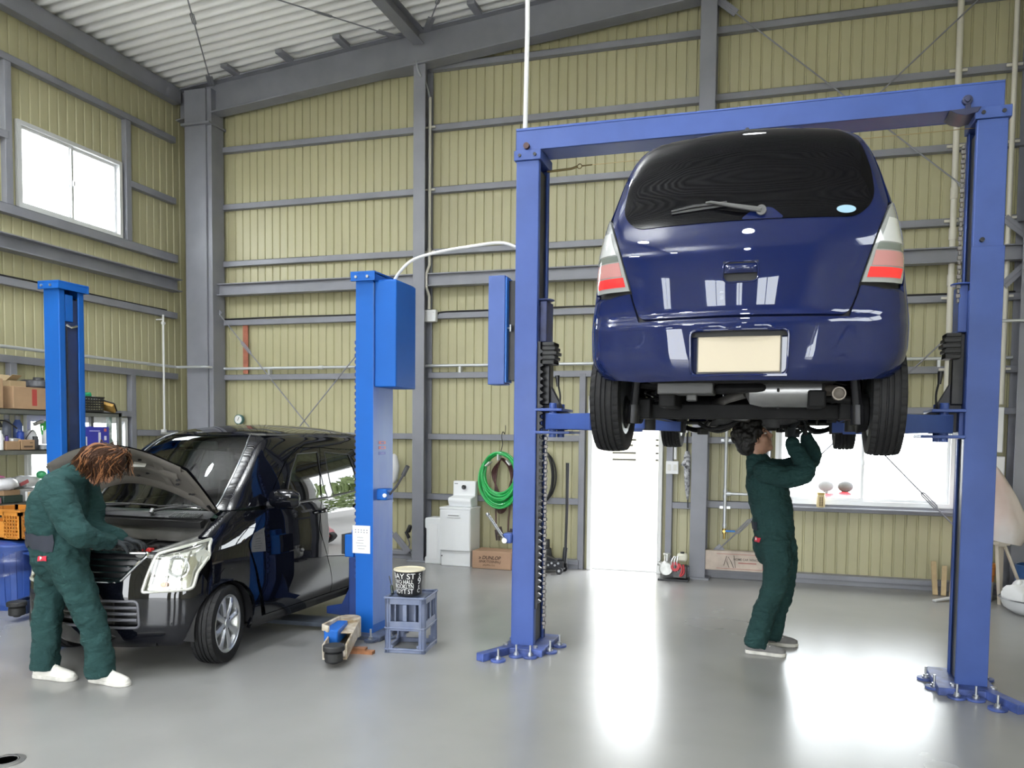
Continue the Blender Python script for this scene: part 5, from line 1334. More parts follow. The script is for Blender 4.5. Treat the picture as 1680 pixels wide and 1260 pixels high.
# bulkhead, cowl with vent slots, wipers
MB().prism([(.46, .84), (.58, .84), (.56, 1.0), (.50, .95)], 0, -.56, .56).build('bulkhead', mat('bulkhead grey', (.055, .053, .05), .5, noise=.25, nscale=8), car2, local=True, bevel=.008)
cw = MB().grid(lambda u, v: (-.60 + 1.2 * u, .49 + .10 * v - .03 * (1 - (2 * u - 1) ** 2), 1.005 + .045 * v), 20, 4).prism([(.45, .985), (.49, 1.0), (.49, .95), (.46, .94)], 0, -.56, .56).build('cowl', mat('cowl plastic', (.010, .010, .011), .5), car2, local=True)
for k in range(13): MB().box((.28 + .019 * k, .505, 1.022), (.008, .062, .006), (.36, 0, 0)).build('vent_slot', mat('cowl slot', (.05, .05, .05), .5), cw, local=True)
for x0, x1 in ((-.42, .10), (.12, .56)):
    w_ = MB().tube(spline([(x0, .49, 1.045), (x0 + .15, .515, 1.07), ((x0 + x1) / 2 + .05, .53, 1.08)], 5), [.010] * 6 + [.007] * 5, 8).build('wiper_arm', BLACKP, car2, local=True)
    MB().tube(spline([(x0 + .02, .525, 1.075), ((x0 + x1) / 2, .53, 1.085), (x1, .56, 1.075)], 6), .006, 6).build('wiper_blade', BLACKR, w_, local=True)
    MB().cyl((x0, .48, 1.03), (x0, .50, 1.055), .017).build('wiper_pivot', ZINC, w_, local=True)
# mirrors, handles, wheels
for sg in (1, -1):
    m = MB(); m.M = Matrix.Translation((sg * .84, 1.03, 1.115)); m.tube([(-.115 * sg, 0, 0), (-.10 * sg, 0, 0), (-.02 * sg, -.02, 0), (.07 * sg, -.01, 0), (.10 * sg, .01, 0), (.108 * sg, .015, 0)], [(.04, .03), (.068, .06), (.078, .075), (.072, .07), (.05, .05), (.02, .02)], 20, ref=(0, 0, 1))
    mr = m.build('wing_mirror', BLK, car2, local=True); MB().tube([(sg * .69, 1.02, 1.065), (sg * .76, 1.025, 1.08)], .03, 10).build('mirror_stalk', BLACKP, mr, local=True)
    m = MB(); m.M = Matrix.Translation((sg * .84, .962, 1.095)); m.tube([(-.06 * sg, .0, 0), (.085 * sg, .018, 0)], .008, 6); m.build('mirror_lamp', mat('pale lens strip', (.6, .6, .6), .15), mr, local=True)
    for yh_ in (1.67, 2.30):
        q = skC.pt(skC._inv(lambda a, b: skC.pt(a, b)[:, 1], .3, skC.S - .3, yh_, np.array([.965])), np.array([.965]))[0]
        h_ = MB().tube(spline([(sg * (q[0] - .002), yh_ - .085, .955), (sg * (q[0] + .03), yh_ - .06, .965), (sg * (q[0] + .034), yh_ + .04, .968), (sg * (q[0] - .002), yh_ + .08, .97)], 5), [(.014, .010)] * 16, 8, ref=(0, 0, 1)).build('door_handle', BLK, car2, local=True)
        MB().ell((sg * (q[0] - .004), yh_ - .01, .963), (.006, .055, .028)).build('handle_cup', SEAM, h_, local=True)
    wheel(car2, sg * .645, AF, WR, .278, .155, .195, sg, 'wheel', 8, R(15))
    wheel(car2, sg * .655, AR_, WR, .278, .155, .195, sg, 'wheel', 8)
    for yc in (AF, AR_):
        pts = [(yc + .30 * math.cos(R(t)), .275 + .30 * math.sin(R(t))) for t in range(-10, 191, 10)]; n = len(pts)
        MB().add([(sg * .42, y, z) for y, z in pts] + [(sg * .70, y, z) for y, z in pts], [(i, i + 1, n + i + 1, n + i) for i in range(n - 1)]).add([(sg * .42, y, z) for y, z in pts], [tuple(range(n))]).build('wheel_arch_liner', BLACKP, car2, local=True)
    MB().tube([tuple(v) for v in skin_tube(skC, S_([('d', 1.0, 1.045), ('d', 1.8, 1.065), ('d', 2.4, 1.10)]), 0, off=.002, mirror=sg)], .007, 6).build('belt_moulding', BLACKP, car2, local=True)
MB().b2((-.45, .16, .19), (.45, 2.85, .24)).b2((-.60, .85, .19), (.60, 2.25, .24)).build('underbody', UNDER, car2, local=True)
# ------------------------------------------------------------------ two mechanics
def remesh(vox, smooth=4, disp=None):
    def fn(o):
        m = o.modifiers.new('fuse', 'REMESH'); m.mode = 'VOXEL'; m.voxel_size = vox; m.use_smooth_shade = True
        if smooth: q = o.modifiers.new('soften', 'SMOOTH'); q.factor = .5; q.iterations = smooth
        for i, (st, sz) in enumerate(disp or ()):
            t = bpy.data.textures.new('folds', 'CLOUDS'); t.noise_scale = sz; t.noise_depth = 2
            d = o.modifiers.new('folds', 'DISPLACE'); d.texture = t; d.strength = st; d.mid_level = .5; d.texture_coords = 'LOCAL'
    return [fn]
SKIN = mat('skin', (.42, .23, .155), .5, noise=.08, nscale=9)
def cloth_mat(name, col):
    m = mat(name, col, .95, noise=.12, nscale=4, spec=.15)
    nt = m.node_tree; b = nt.nodes['Principled BSDF']
    tc = nt.nodes.new('ShaderNodeTexCoord'); mp = nt.nodes.new('ShaderNodeMapping'); mp.inputs['Scale'].default_value = (1, 1, 1.9); mp.inputs['Rotation'].default_value = (.3, .5, .2)
    n1 = nt.nodes.new('ShaderNodeTexNoise'); n1.inputs['Scale'].default_value = 9; n1.inputs['Detail'].default_value = 3; n1.inputs['Distortion'].default_value = .8
    bp = nt.nodes.new('ShaderNodeBump'); bp.inputs['Strength'].default_value = .75; bp.inputs['Distance'].default_value = .03
    nt.links.new(tc.outputs['Object'], mp.inputs[0]); nt.links.new(mp.outputs[0], n1.inputs['Vector']); nt.links.new(n1.outputs['Fac'], bp.inputs['Height']); nt.links.new(bp.outputs[0], b.inputs['Normal'])
    return m
GRN = cloth_mat('green coverall cloth', (.018, .048, .047))
GLOVE = mat('dark work glove', (.022, .026, .03), .8, bump=.3, bscale=50)
def head_mb(mb, M, sc=1.):
    o = mb.M; mb.M = M @ Matrix.Scale(sc, 4)
    mb.ell((-.012, 0, .035), (.098, .079, .098)).ell((.022, 0, -.035), (.076, .064, .092)).ell((.070, 0, -.098), (.028, .030, .024))
    mb.ell((.078, 0, .040), (.022, .052, .016)).tube([(.092, 0, .030), (.108, 0, .0), (.118, 0, -.022), (.100, 0, -.034)], [.010, .012, .0155, .012], 10)
    for s in (-1, 1):
        mb.ell((.098, s * .013, -.027), (.012, .009, .009)).ell((.058, s * .040, -.022), (.030, .024, .026)).ell((-.004, s * .079, -.008), (.022, .010, .033)).ell((.004, s * .084, -.012), (.014, .006, .024))
    mb.ell((.092, 0, -.056), (.014, .026, .007)).ell((.090, 0, -.069), (.014, .023, .008))
    mb.M = o
def hand_mb(mb, wrist, d, nrm, curl=.5, s=1., side=1, spread=.12):
    """palm, four unequal bent fingers, thumb from the side of the palm. d: pointing direction, nrm: out of the palm"""
    w, d, n = Vector(wrist), Vector(d).normalized(), Vector(nrm).normalized(); n = (n - d * n.dot(d)).normalized(); x = d.cross(n) * side
    L = lambda a, b, c: w + x * (a * s) + d * (b * s) + n * (c * s)
    mb.tube([L(0, -.03, 0), L(0, .02, 0), L(0, .06, .004), L(0, .095, .0)], [(.026 * s, .021 * s), (.034 * s, .018 * s), (.042 * s, .016 * s), (.040 * s, .013 * s)], 14, ref=tuple(x))
    for i, (off, ln) in enumerate(((-.031, .070), (-.010, .080), (.012, .074), (.032, .058))):
        p = L(off, .088, 0); a = curl * (.55 + .1 * i); pts = [L(off, .06, 0), p]; dirv = Vector((off * spread * 6, 1, 0))
        th = 0
        for k, fr in enumerate((.45, .32, .23)):
            th += a * (1.0 if k else .7)
            v = x * (dirv.x) + d * math.cos(th) + n * math.sin(th)
            p = p + v.normalized() * ln * fr * s; pts.append(p)
        mb.tube(pts, [.0092 * s, .0098 * s, .0092 * s, .0084 * s, .0062 * s], 8)
    t0, t1 = L(-.026, .022, .006), L(-.052, .048, .022); t2 = L(-.055, .078, .038 + .02 * curl); t3 = L(-.045, .098, .046 + .03 * curl)
    mb.tube([t0, t1, t2, t3], [.014 * s, .0125 * s, .0105 * s, .0075 * s], 8)
def shoe(parent, heel, yaw, L, colm, solem, lacem):
    M = Matrix.Translation(heel) @ Matrix.Rotation(yaw, 4, 'Z')
    sec = [(0, .030, .05), (.03, .036, .075), (.08, .037, .085), (.13, .036, .075), (.17, .042, .058), (.22, .047, .046), (.26, .040, .036), (.285, .018, .022)]
    k = L / .285
    m = MB(); m.M = M; n = 16; vs, fs = [], []
    for y, w, h in sec:
        for j in range(n):
            a = 2 * PI * j / n; vs.append((y * k, w * math.cos(a) * (1 if math.sin(a) < 0 else (1 - .25 * math.sin(a))), .026 + max(0, math.sin(a)) * h + min(0, math.sin(a)) * .012))
    for i in range(len(sec) - 1):
        for j in range(n): fs.append((i * n + j, i * n + (j + 1) % n, (i + 1) * n + (j + 1) % n, (i + 1) * n + j))
    fs += [tuple(range(n)), tuple((len(sec) - 1) * n + j for j in range(n))]
    m.add(vs, fs); up = m.build('shoe', colm, parent, smooth=60)
    m = MB(); m.M = M; pol = []
    for y, w, h in sec: pol.append((y * k, -(w + .005)))
    pol = [(-.006, -.022)] + pol + [(.292 * k, 0)] + [(y, -w) for y, w in pol[::-1]] + [(-.006, .022)]
    m.prism(pol, 2, 0, .028); m.build('sole', solem, up, bevel=.006)
    m = MB(); m.M = M
    for i in range(4):
        y = (.105 + i * .022) * k; z = .112 - i * .011
        m.tube([(y, -.024, z - .012), (y + .012, 0, z), (y, .024, z - .012)], .0035, 6)
    m.tube([(.10 * k, -.0, .112), (.09 * k, .03, .11), (.11 * k, .02, .116)], .003, 6)
    m.build('laces', lacem, up)
    return up
def limb(mb, pts, rs, n=16, ref=None, sub=4, ends=(0, -1)):
    """smooth tapered limb through the joints"""
    P = spline(pts, sub); k = len(pts); R_ = []
    for i in range(len(P)):
        t = i / sub; a = min(int(t), k - 2); f = t - a; f = f * f * (3 - 2 * f)
        p, q = [(r if isinstance(r, (tuple, list)) else (r, r)) for r in (rs[a], rs[a + 1])]
        R_.append((p[0] + (q[0] - p[0]) * f, p[1] + (q[1] - p[1]) * f))
    mb.tube(P, R_, n, ref=ref)
    for e in ends: mb.ell(P[e], (R_[e][0] * .9,) * 3, None, 12, 8)
    return mb

# ---- the standing mechanic under the navy car
Y0 = 6.10
hipR, hipL = (-.02, Y0 - .10, .86), (0, Y0 + .10, .86)
b = MB()
limb(b, [(-.02, Y0, .82), (-.03, Y0, .98), (-.075, Y0, 1.18), (-.115, Y0, 1.34), (-.155, Y0, 1.42)], [(.16, .11), (.145, .10), (.165, .115), (.165, .105), (.08, .07)], ref=(0, 1, 0))
limb(b, [(-.155, Y0, 1.40), (-.175, Y0, 1.50), (-.185, Y0, 1.56)], [.058, .055, .055])
HM = Matrix.Translation((-.185, Y0, 1.605)) @ Matrix.Rotation(R(6), 4, 'Z') @ Matrix.Rotation(R(-24), 4, 'Y')
head_mb(b, HM, 1.04)
armsR = [[(-.09, Y0 - .19, 1.375), (.06, Y0 - .23, 1.335), (.185, Y0 - .20, 1.385), (.13, Y0 - .16, 1.49), (.078, Y0 - .13, 1.585)], [(-.09, Y0 + .19, 1.375), (.08, Y0 + .20, 1.38), (.23, Y0 + .16, 1.465), (.215, Y0 + .10, 1.55), (.185, Y0 + .05, 1.62)]]
for a in armsR: limb(b, a, [.055, .048, .042, .036, .028])
legsR = [[hipR, (0, Y0 - .11, .66), (-.025, Y0 - .11, .47), (-.09, Y0 - .10, .28), (-.14, Y0 - .10, .08)], [hipL, (.05, Y0 + .13, .66), (.05, Y0 + .15, .47), (0, Y0 + .17, .28), (-.05, Y0 + .18, .08)]]
for l in legsR: limb(b, l, [.085, .075, .058, .052, .042])
p1_ = tag(b.build('person', SKIN, mods=remesh(.0075, 3), merge=False), 'standing mechanic in green coveralls looking up and reaching under the navy car', 'person')
c = MB()
limb(c, [(-.02, Y0, .80), (-.03, Y0, .97), (-.065, Y0, 1.16), (-.105, Y0, 1.32), (-.135, Y0, 1.41)], [(.185, .145), (.17, .148), (.195, .155), (.19, .15), (.10, .09)], ref=(0, 1, 0))
for a in armsR: limb(c, [Vector(a[0]) + Vector((-.02, .02 if a[0][1] < Y0 else -.02, 0))] + a[1:], [.088, .082, .072, .062, .052])
for l in legsR: limb(c, l[:-1] + [(l[-1][0] - .0, l[-1][1], .055)], [.122, .106, .088, .088, .092], ends=(0,))
limb(c, [(-.165, Y0, 1.40), (-.178, Y0, 1.455)], [(.085, .08), (.075, .072)], ref=(0, 1, 0), sub=2)
cov = lab(c.build('coverall', GRN, p1_, mods=remesh(.010, 5, [(.030, .10), (.012, .035)]), merge=False), 'dark green coverall')
h = MB(); h.M = HM
h.ell((-.028, 0, .052), (.118, .100, .108)).ell((-.075, 0, -.015), (.078, .088, .085)).ell((.045, 0, .108), (.055, .078, .042)).ell((-.02, .075, .02), (.05, .03, .06)).ell((-.02, -.075, .02), (.05, .03, .055)).ell((-.06, 0, -.07), (.05, .06, .05))
rnd = random.Random(2)
for k in range(60):
    a, e = rnd.uniform(0, 2 * PI), rnd.uniform(-.2, 1)
    q = Vector((-.028 + .112 * math.cos(a) * math.sqrt(1 - e * e), .096 * math.sin(a) * math.sqrt(1 - e * e), .052 + .104 * e))
    if q.x > .06 and q.z < .09: continue
    h.ell(q, (.028, .022, .024), (rnd.uniform(0, 3), rnd.uniform(0, 3), 0), 8, 6)
HAIRK = mat('black hair', (.008, .007, .007), .55, bump=.6, bscale=70, stretch=(1, 1, .3))
h.build('hair', HAIRK, p1_, mods=remesh(.006, 2, [(.014, .02)]), merge=False)
for s in (-1, 1):
    e = MB(); e.M = HM; e.ell((.0865, s * .031, .012), (.011, .014, .0075)); ey = e.build('eye', mat('eye white', (.7, .68, .65), .25), p1_)
    e = MB(); e.M = HM; e.ell((.0955, s * .031, .013), (.003, .006, .006)); e.build('iris', mat('dark iris', (.01, .008, .007), .2), ey)
    e = MB(); e.M = HM; e.tube([(.092, s * .014, .034), (.094, s * .032, .040), (.082, s * .052, .034)], [.004, .005, .003], 6); e.build('eyebrow', HAIRK, p1_)
g_ = MB(); hand_mb(g_, (.074, Y0 - .125, 1.60), (.05, .15, 1), (.75, .65, 0), 1.1, 1.0, 1); lab(g_.build('glove', GLOVE, p1_, mods=remesh(.004, 2), merge=False), 'dark work glove')
g_ = MB(); hand_mb(g_, (.180, Y0 + .04, 1.635), (-.1, -.2, 1), (-.9, -.2, 0), .9, 1.0, -1); lab(g_.build('glove', GLOVE, p1_, mods=remesh(.004, 2), merge=False), 'dark work glove')
CANV, SOLEW = mat('grey canvas', (.17, .165, .165), .85, noise=.15, nscale=20), mat('worn white sole', (.62, .60, .56), .6, noise=.2, nscale=15)
shoe(p1_, (-.205, Y0 - .10, 0), R(-6), .285, CANV, SOLEW, SOLEW)
shoe(p1_, (-.115, Y0 + .18, 0), R(4), .285, CANV, SOLEW, SOLEW)
BELTK = mat('dark navy belt cloth', (.015, .018, .03), .8); TAGR = mat('red woven tag', (.55, .02, .05), .6)
def wrap(mb, c, ax_, ra, rb, a0, a1, z0, z1, tilt=0., n=14, d=.004, rows=3):
    """cloth patch lying on an elliptical waist; ax_: direction of radius ra"""
    ax_ = Vector((ax_[0], ax_[1], 0)).normalized(); ay = Vector((-ax_.y, ax_.x, 0)); c = Vector(c)
    def P(u, v, o):
        a = R(a0 + (a1 - a0) * u); return c + ax_ * ((ra + o) * math.cos(a)) + ay * ((rb + o) * math.sin(a)) + Vector((0, 0, z0 + (z1 - z0) * v + tilt * (u - .5)))
    mb.grid(lambda u, v: tuple(P(u, v, d)), n, rows)
    return mb
def cling(target, off):
    def fn(o):
        q = o.modifiers.new('cling', 'SHRINKWRAP'); q.target = target; q.wrap_method = 'NEAREST_SURFACEPOINT'; q.wrap_mode = 'OUTSIDE_SURFACE'; q.offset = off
        q = o.modifiers.new('thick', 'SOLIDIFY'); q.thickness = .003; q.offset = 1
    return [fn]
wrap(MB(), (-.03, Y0, 0), (0, -1), .190, .170, -100, -50, .925, .985, 0).build('waist_band', BELTK, p1_, mods=cling(cov, .004))
t = wrap(MB(), (-.025, Y0, 0), (0, -1), .198, .168, -66, -40, .845, .875).build('tag', TAGR, p1_, mods=cling(cov, .005))
wrap(MB(), (-.025, Y0, 0), (0, -1), .2, .17, -60, -55, .857, .868).build('print', mat('tag white', (.8, .8, .8), .6), t, mods=cling(cov, .009))
tool = MB().tube([(.03, Y0 - .10, 1.70), (.10, Y0 - .05, 1.71), (.26, Y0 + .07, 1.725)], [.008, .008, .007], 10).box((.022, Y0 - .106, 1.697), (.05, .03, .03), (0, 0, .6)).cyl((.26, Y0 + .07, 1.71), (.26, Y0 + .07, 1.752), .016)
tag(tool.build('ratchet_wrench', mat('black steel tool', (.02, .02, .022), .35, metal=.5), bevel=.003), 'dark ratchet wrench held under the navy car by the standing mechanic', 'tool')

# ---- the bending mechanic at the black car
F = Vector((.93, .37, 0)).normalized(); Rt = Vector((F.y, -F.x, 0))
def W(f, r, z, o=(-4.385, 3.91, 0)): return Vector(o) + F * f + Rt * r + Vector((0, 0, z))
b = MB()
limb(b, [W(0, 0, .82), W(-.03, 0, .97), W(-.03, 0, 1.12), W(.02, 0, 1.25), W(.08, 0, 1.33)], [(.12, .10), (.135, .10), (.15, .105), (.135, .085), (.065, .055)], ref=tuple(Rt))
limb(b, [W(.07, 0, 1.31), W(.14, 0, 1.37), W(.20, 0, 1.395)], [.055, .052, .05])
HM2 = Matrix.Translation(W(.24, 0, 1.395)) @ Matrix.Rotation(math.atan2(F.y, F.x), 4, 'Z') @ Matrix.Rotation(R(62), 4, 'Y')
head_mb(b, HM2, 1.0)
armsL = [[W(.05, .175, 1.245), (-4.175, 3.74, 1.09), (-4.075, 3.74, .975), (-4.055, 3.84, .935), (-4.06, 3.95, .91)], [W(.03, -.175, 1.245), (-4.36, 4.09, 1.09), (-4.32, 4.06, .97), (-4.24, 4.11, .93), (-4.17, 4.15, .90)]]
for a in armsL: limb(b, a, [.055, .048, .042, .036, .028])
legsL = [[W(.02, .09, .86), (-4.26, 3.86, .68), (-4.175, 3.88, .48), (-4.12, 3.90, .27), (-4.11, 3.915, .08)], [W(-.03, -.09, .86), (-4.50, 3.94, .66), (-4.525, 3.92, .46), (-4.535, 3.90, .27), (-4.535, 3.89, .08)]]
for l in legsL: limb(b, l, [.085, .075, .058, .052, .042])
p2_ = tag(b.build('person', SKIN, mods=remesh(.0075, 3), merge=False), 'mechanic with long brown hair in green coveralls bending over the open engine bay', 'person')
c = MB()
limb(c, [W(-.02, 0, .78), W(-.04, 0, .93), W(-.035, 0, 1.08), W(.005, 0, 1.22), (W(.07, 0, 1.32))], [(.185, .16), (.185, .158), (.20, .165), (.195, .145), (.10, .085)], ref=tuple(Rt))
for a in armsL: limb(c, a, [.098, .090, .076, .064, .052])
for l in legsL: limb(c, l[:-1] + [Vector(l[-1]) - Vector((0, 0, .025))], [.125, .108, .088, .082, .085], ends=(0,))
limb(c, [W(.06, 0, 1.30), W(.105, 0, 1.34), W(.135, 0, 1.375)], [(.095, .085), (.085, .078), (.078, .070)], ref=tuple(Rt), sub=2)
cov2 = lab(c.build('coverall', GRN, p2_, mods=remesh(.010, 5, [(.034, .11), (.014, .038)]), merge=False), 'dark green coverall')
# hair: cap and falling strands fanning from the crown
HB = mat('brown hair', (.038, .016, .008), .6, bump=.5, bscale=60, spec=.2)
HB2 = mat('light brown strands', (.25, .10, .035), .5)
hc = W(.25, 0, 1.405); crown = W(.335, .02, 1.485)
h = MB(); h.ell(hc + Vector((0, 0, .012)), (.136, .112, .112)).ell(W(.165, 0, 1.395), (.10, .105, .085))
h.build('hair', HB, p2_, mods=remesh(.008, 3), merge=False)
rnd = random.Random(9); hs = {0: MB(), 1: MB()}
for k in range(260):
    a = rnd.uniform(-1.0, 1.0); side = 1 if k % 5 else -1
    # tip direction: from the nape (back, low) round under the head to the brow
    t = rnd.random()
    tip = W(.065, .04 * side, 1.395).lerp(W(.265, .125 * side, 1.272), min(1, t * 1.6)) if t < .62 else W(.265, .125 * side, 1.272).lerp(W(.41, .06 * side, 1.34), (t - .62) / .38)
    tip = tip + Vector((rnd.uniform(-.02, .02), rnd.uniform(-.02, .02), rnd.uniform(-.022, .03)))
    c0 = crown + Rt * (rnd.uniform(-.02, .07) * side) + F * rnd.uniform(-.10, .07) + Vector((0, 0, rnd.uniform(-.02, .01)))
    mid = (c0 + tip) / 2; out = (mid - hc); out = out + Rt * side * .05; mid = hc + out.normalized() * (.150 + rnd.uniform(-.006, .010))
    q1 = hc + ((c0 * .72 + tip * .28) - hc + Rt * side * .025).normalized() * (.150 + rnd.uniform(-.006, .008))
    P_ = spline([c0, q1, mid, tip], 5); w_ = rnd.uniform(.0035, .0075)
    hs[1 if rnd.random() < .30 else 0].tube(P_, [(w_ * (1 - .75 * (i / (len(P_) - 1)) ** 2), w_ * .5 * (1 - .6 * i / (len(P_) - 1))) for i in range(len(P_))], 6)
hs[0].build('hair_strands', HB, p2_, merge=False); lab(hs[1].build('hair_strands', HB2, p2_, merge=False), 'lighter orange-brown strands')
g_ = MB(); hand_mb(g_, (-4.06, 3.97, .905), (.05, 1, -.25), (0, 0, -1), .7, 1.0, 1); lab(g_.build('glove', GLOVE, p2_, mods=remesh(.004, 2), merge=False), 'dark work glove')
g_ = MB(); hand_mb(g_, (-4.15, 4.16, .895), (.8, .5, -.3), (0, 0, -1), .7, 1.0, -1); lab(g_.build('glove', GLOVE, p2_, mods=remesh(.004, 2), merge=False), 'dark work glove')
WSH, = (mat('white leather shoe', (.70, .68, .63), .6, noise=.1, nscale=12),)
shoe(p2_, (-4.20, 3.935, 0), R(-3), .30, WSH, SOLEW, WSH)
shoe(p2_, (-4.605, 3.885, 0), R(3), .30, WSH, SOLEW, WSH)
wrap(MB(), W(-.04, 0, 0), (-F.x, -F.y), .186, .212, -30, 114, .872, .962, -.03).build('waist_band', BELTK, p2_, mods=cling(cov2, .004))
t = wrap(MB(), W(-.03, 0, 0), (-F.x, -F.y), .190, .214, 76, 100, .800, .835).build('tag', TAGR, p2_, mods=cling(cov2, .005))
wrap(MB(), W(-.03, 0, 0), (-F.x, -F.y), .192, .216, 81, 87, .812, .826).build('print', mat('tag white', (.8, .8, .8), .6), t, mods=cling(cov2, .009))
# ------------------------------------------------------------------ shelf rack on the left wall and what stands on it
SHG = mat('grey green shelf steel', (.12, .126, .112), .5, noise=.15, nscale=4)
rack = thing('shelf_rack', 'grey green steel shelf rack in front of the low window on the left wall', 'shelf', (-7.72, 6.2, 0))
for z in (1.82, 1.40, .86, .22):
    m = MB().b2((-7.95, 4.6, z - .012), (-7.50, 7.50, z)).b2((-7.512, 4.6, z - .05), (-7.50, 7.50, z)).b2((-7.95, 4.6, z - .05), (-7.938, 7.50, z)); m.build('shelf', SHG, rack, bevel=.002)
for x in (-7.93, -7.52):
    for y in (4.62, 7.47): MB().b2((x - .02, y - .02, 0), (x + .02, y + .02, 1.82)).build('upright', SHG, rack, bevel=.002)
dr = MB().b2((-7.92, 5.2, .73), (-7.52, 6.9, .805)).build('drawer', BLACKP, rack, bevel=.004)
MB().b2((-7.522, 6.26, .772), (-7.514, 6.34, .796)).build('drawer_label', WHITEPL, dr)
def cbox(name, a, b, label, m=CARDB, group=None, tape=True, bevel=.004):
    o = tag(MB().b2(a, b).build(name, m, bevel=bevel), label, 'box', group)
    return o
Z1, Z2, Z3 = 1.821, 1.401, .861
o = cbox('cardboard_box', (-7.90, 6.14, Z1), (-7.505, 6.80, 2.05), 'large cardboard box with red strip on the top shelf')
MB().b2((-7.506, 6.345, 1.86), (-7.5035, 6.40, 2.03)).build('red_strip', mat('red box print', (.42, .06, .05), .7), o)
MB().b2((-7.86, 6.46, 2.05), (-7.55, 6.50, 2.053)).build('tape', mat('brown tape', (.42, .30, .17), .35), o)
cbox('cardboard_box', (-7.9, 5.55, Z1), (-7.505, 6.03, 2.12), 'brown cardboard box at the far left end of the top shelf')
o = tag(MB().b2((-7.80, 6.18, 2.054), (-7.60, 6.36, 2.115)).build('carton', mat('open tan carton', (.42, .32, .19), .8), bevel=.003), 'small open tan carton on top of the large cardboard box', 'box')
MB().box((-7.62, 6.24, 2.14), (.10, .13, .004), (0, -.7, .2)).box((-7.76, 6.26, 2.145), (.09, .14, .004), (0, .8, 0)).build('flap', mat('open tan carton', (.42, .32, .19), .8), o)
t = thing('domed_tray', 'black domed plastic tray lying on the large cardboard box', 'tray', (-7.66, 6.58, 2.054))
MB().lathe([(0, 0), (.22, 0), (.225, .012), (.19, .02), (.17, .075), (.15, .088), (0, .088)], (-7.70, 6.59, 2.054), 'Z', 32).build('dome', mat('soft black plastic', (.025, .026, .032), .45), t, bevel=.002)
MB().lathe([(0, .088), (.055, .088), (.05, .118), (0, .118)], (-7.70, 6.59, 2.054), 'Z', 24).build('cap', mat('soft black plastic', (.025, .026, .032), .45), t)
t = thing('basket', 'black plastic basket with green and white things right of the blue post', 'basket', (-7.62, 7.12, Z1))
m = MB(); x0, x1, y0, y1 = -7.74, -7.51, 6.96, 7.25
for k in range(6):
    z = Z1 + .012 + k * .028; m.b2((x0, y0, z), (x1, y0 + .006, z + .016)).b2((x0, y1 - .006, z), (x1, y1, z + .016)).b2((x0, y0, z), (x0 + .006, y1, z + .016)).b2((x1 - .006, y0, z), (x1, y1, z + .016))
for k in range(9): m.b2((x1 - .005, y0 + k * .035, Z1), (x1 - .001, y0 + k * .035 + .01, Z1 + .17))
m.b2((x0, y0, Z1), (x1, y1, Z1 + .012)).b2((x0 - .008, y0 - .008, Z1 + .16), (x1 + .008, y0 + .006, Z1 + .175)).b2((x0 - .008, y1 - .006, Z1 + .16), (x1 + .008, y1 + .008, Z1 + .175)).b2((x1 - .006, y0, Z1 + .16), (x1 + .008, y1, Z1 + .175)).b2((x0 - .008, y0, Z1 + .16), (x0 + .006, y1, Z1 + .175))
m.build('mesh_wall', BLACKP, t)
MB().box((-7.62, 7.06, Z1 + .185), (.16, .12, .05), (.3, 0, 0)).build('green_packet', mat('green packet', (.02, .28, .12), .5), t, bevel=.01)
MB().box((-7.62, 7.14, Z1 + .165), (.15, .14, .05), (-.1, .1, 0)).build('white_packet', WHITEPL, t, bevel=.015)
t = thing('air_filter', 'yellow pleated air filter with black gasket at the end of the top shelf', 'air filter', (-7.56, 7.36, Z1))
M = Matrix.Translation((-7.56, 7.36, Z1 + .068)) @ Matrix.Rotation(R(-35), 4, 'X') @ Matrix.Rotation(R(30), 4, 'Z')
m = MB(); m.M = M
for k in range(9): m.b2((-.07, -.075 + k * .0165, -.022), (.07, -.066 + k * .0165, .022))
m.b2((-.072, -.08, -.024), (.072, .075, .010)); m.build('pleats', mat('filter paper', (.50, .30, .08), .8), t)
m = MB(); m.M = M; P = [(-.075, -.085, .02), (.075, -.085, .02), (.075, .08, .02), (-.075, .08, .02)]
for a, b in zip(P, P[1:] + P[:1]): m.bar(a, b, .014, .014)
m.build('gasket', BLACKR, t, bevel=.004)
# middle shelf
t = thing('paper_tube', 'tall green and white tube standing right of the blue carton', 'tube', (-7.56, 7.37, Z2))
MB().cyl((-7.56, 7.37, Z2), (-7.56, 7.37, 1.79), .03).build('tube_body', mat('green print tube', (.10, .22, .17), .5, noise=.8, nscale=25, col2=(.55, .58, .55)), t); MB().cyl((-7.56, 7.37, 1.79), (-7.56, 7.37, 1.805), .033).build('cap', WHITEPL, t)
o = cbox('carton', (-7.78, 6.95, Z2), (-7.51, 7.32, 1.655), 'bright blue printed carton right of the blue post', mat('blue carton', (.03, .035, .36), .45))
for y0, z0, w, h, c in ((6.98, 1.44, .035, .10, (.7, .7, .75)), (7.17, 1.45, .03, .14, (.7, .7, .78)), (7.05, 1.60, .14, .012, (.4, .4, .7)), (7.05, 1.43, .10, .02, (.35, .4, .8)), (7.25, 1.60, .03, .035, (.6, .15, .12)), (7.25, 1.50, .03, .05, (.65, .65, .75))):
    MB().b2((-7.512, y0, z0), (-7.507, y0 + w, z0 + h)).build('print', mat('print %.2f%.2f' % (y0, z0), c, .5), o)
tag(MB().box((-7.62, 7.42, 1.455), (.03, .15, .105), (0, -.25, .2)).build('card', mat('grey card', (.55, .55, .53), .7)), 'small pale card standing beside the green and white tube', 'card')
cbox('cardboard_box', (-7.72, 6.06, Z2), (-7.52, 6.215, 1.49), 'left of two small cardboard boxes on the middle shelf')
o = cbox('cardboard_box', (-7.72, 6.225, Z2), (-7.515, 6.375, 1.505), 'right of two small cardboard boxes on the middle shelf, with dark print')
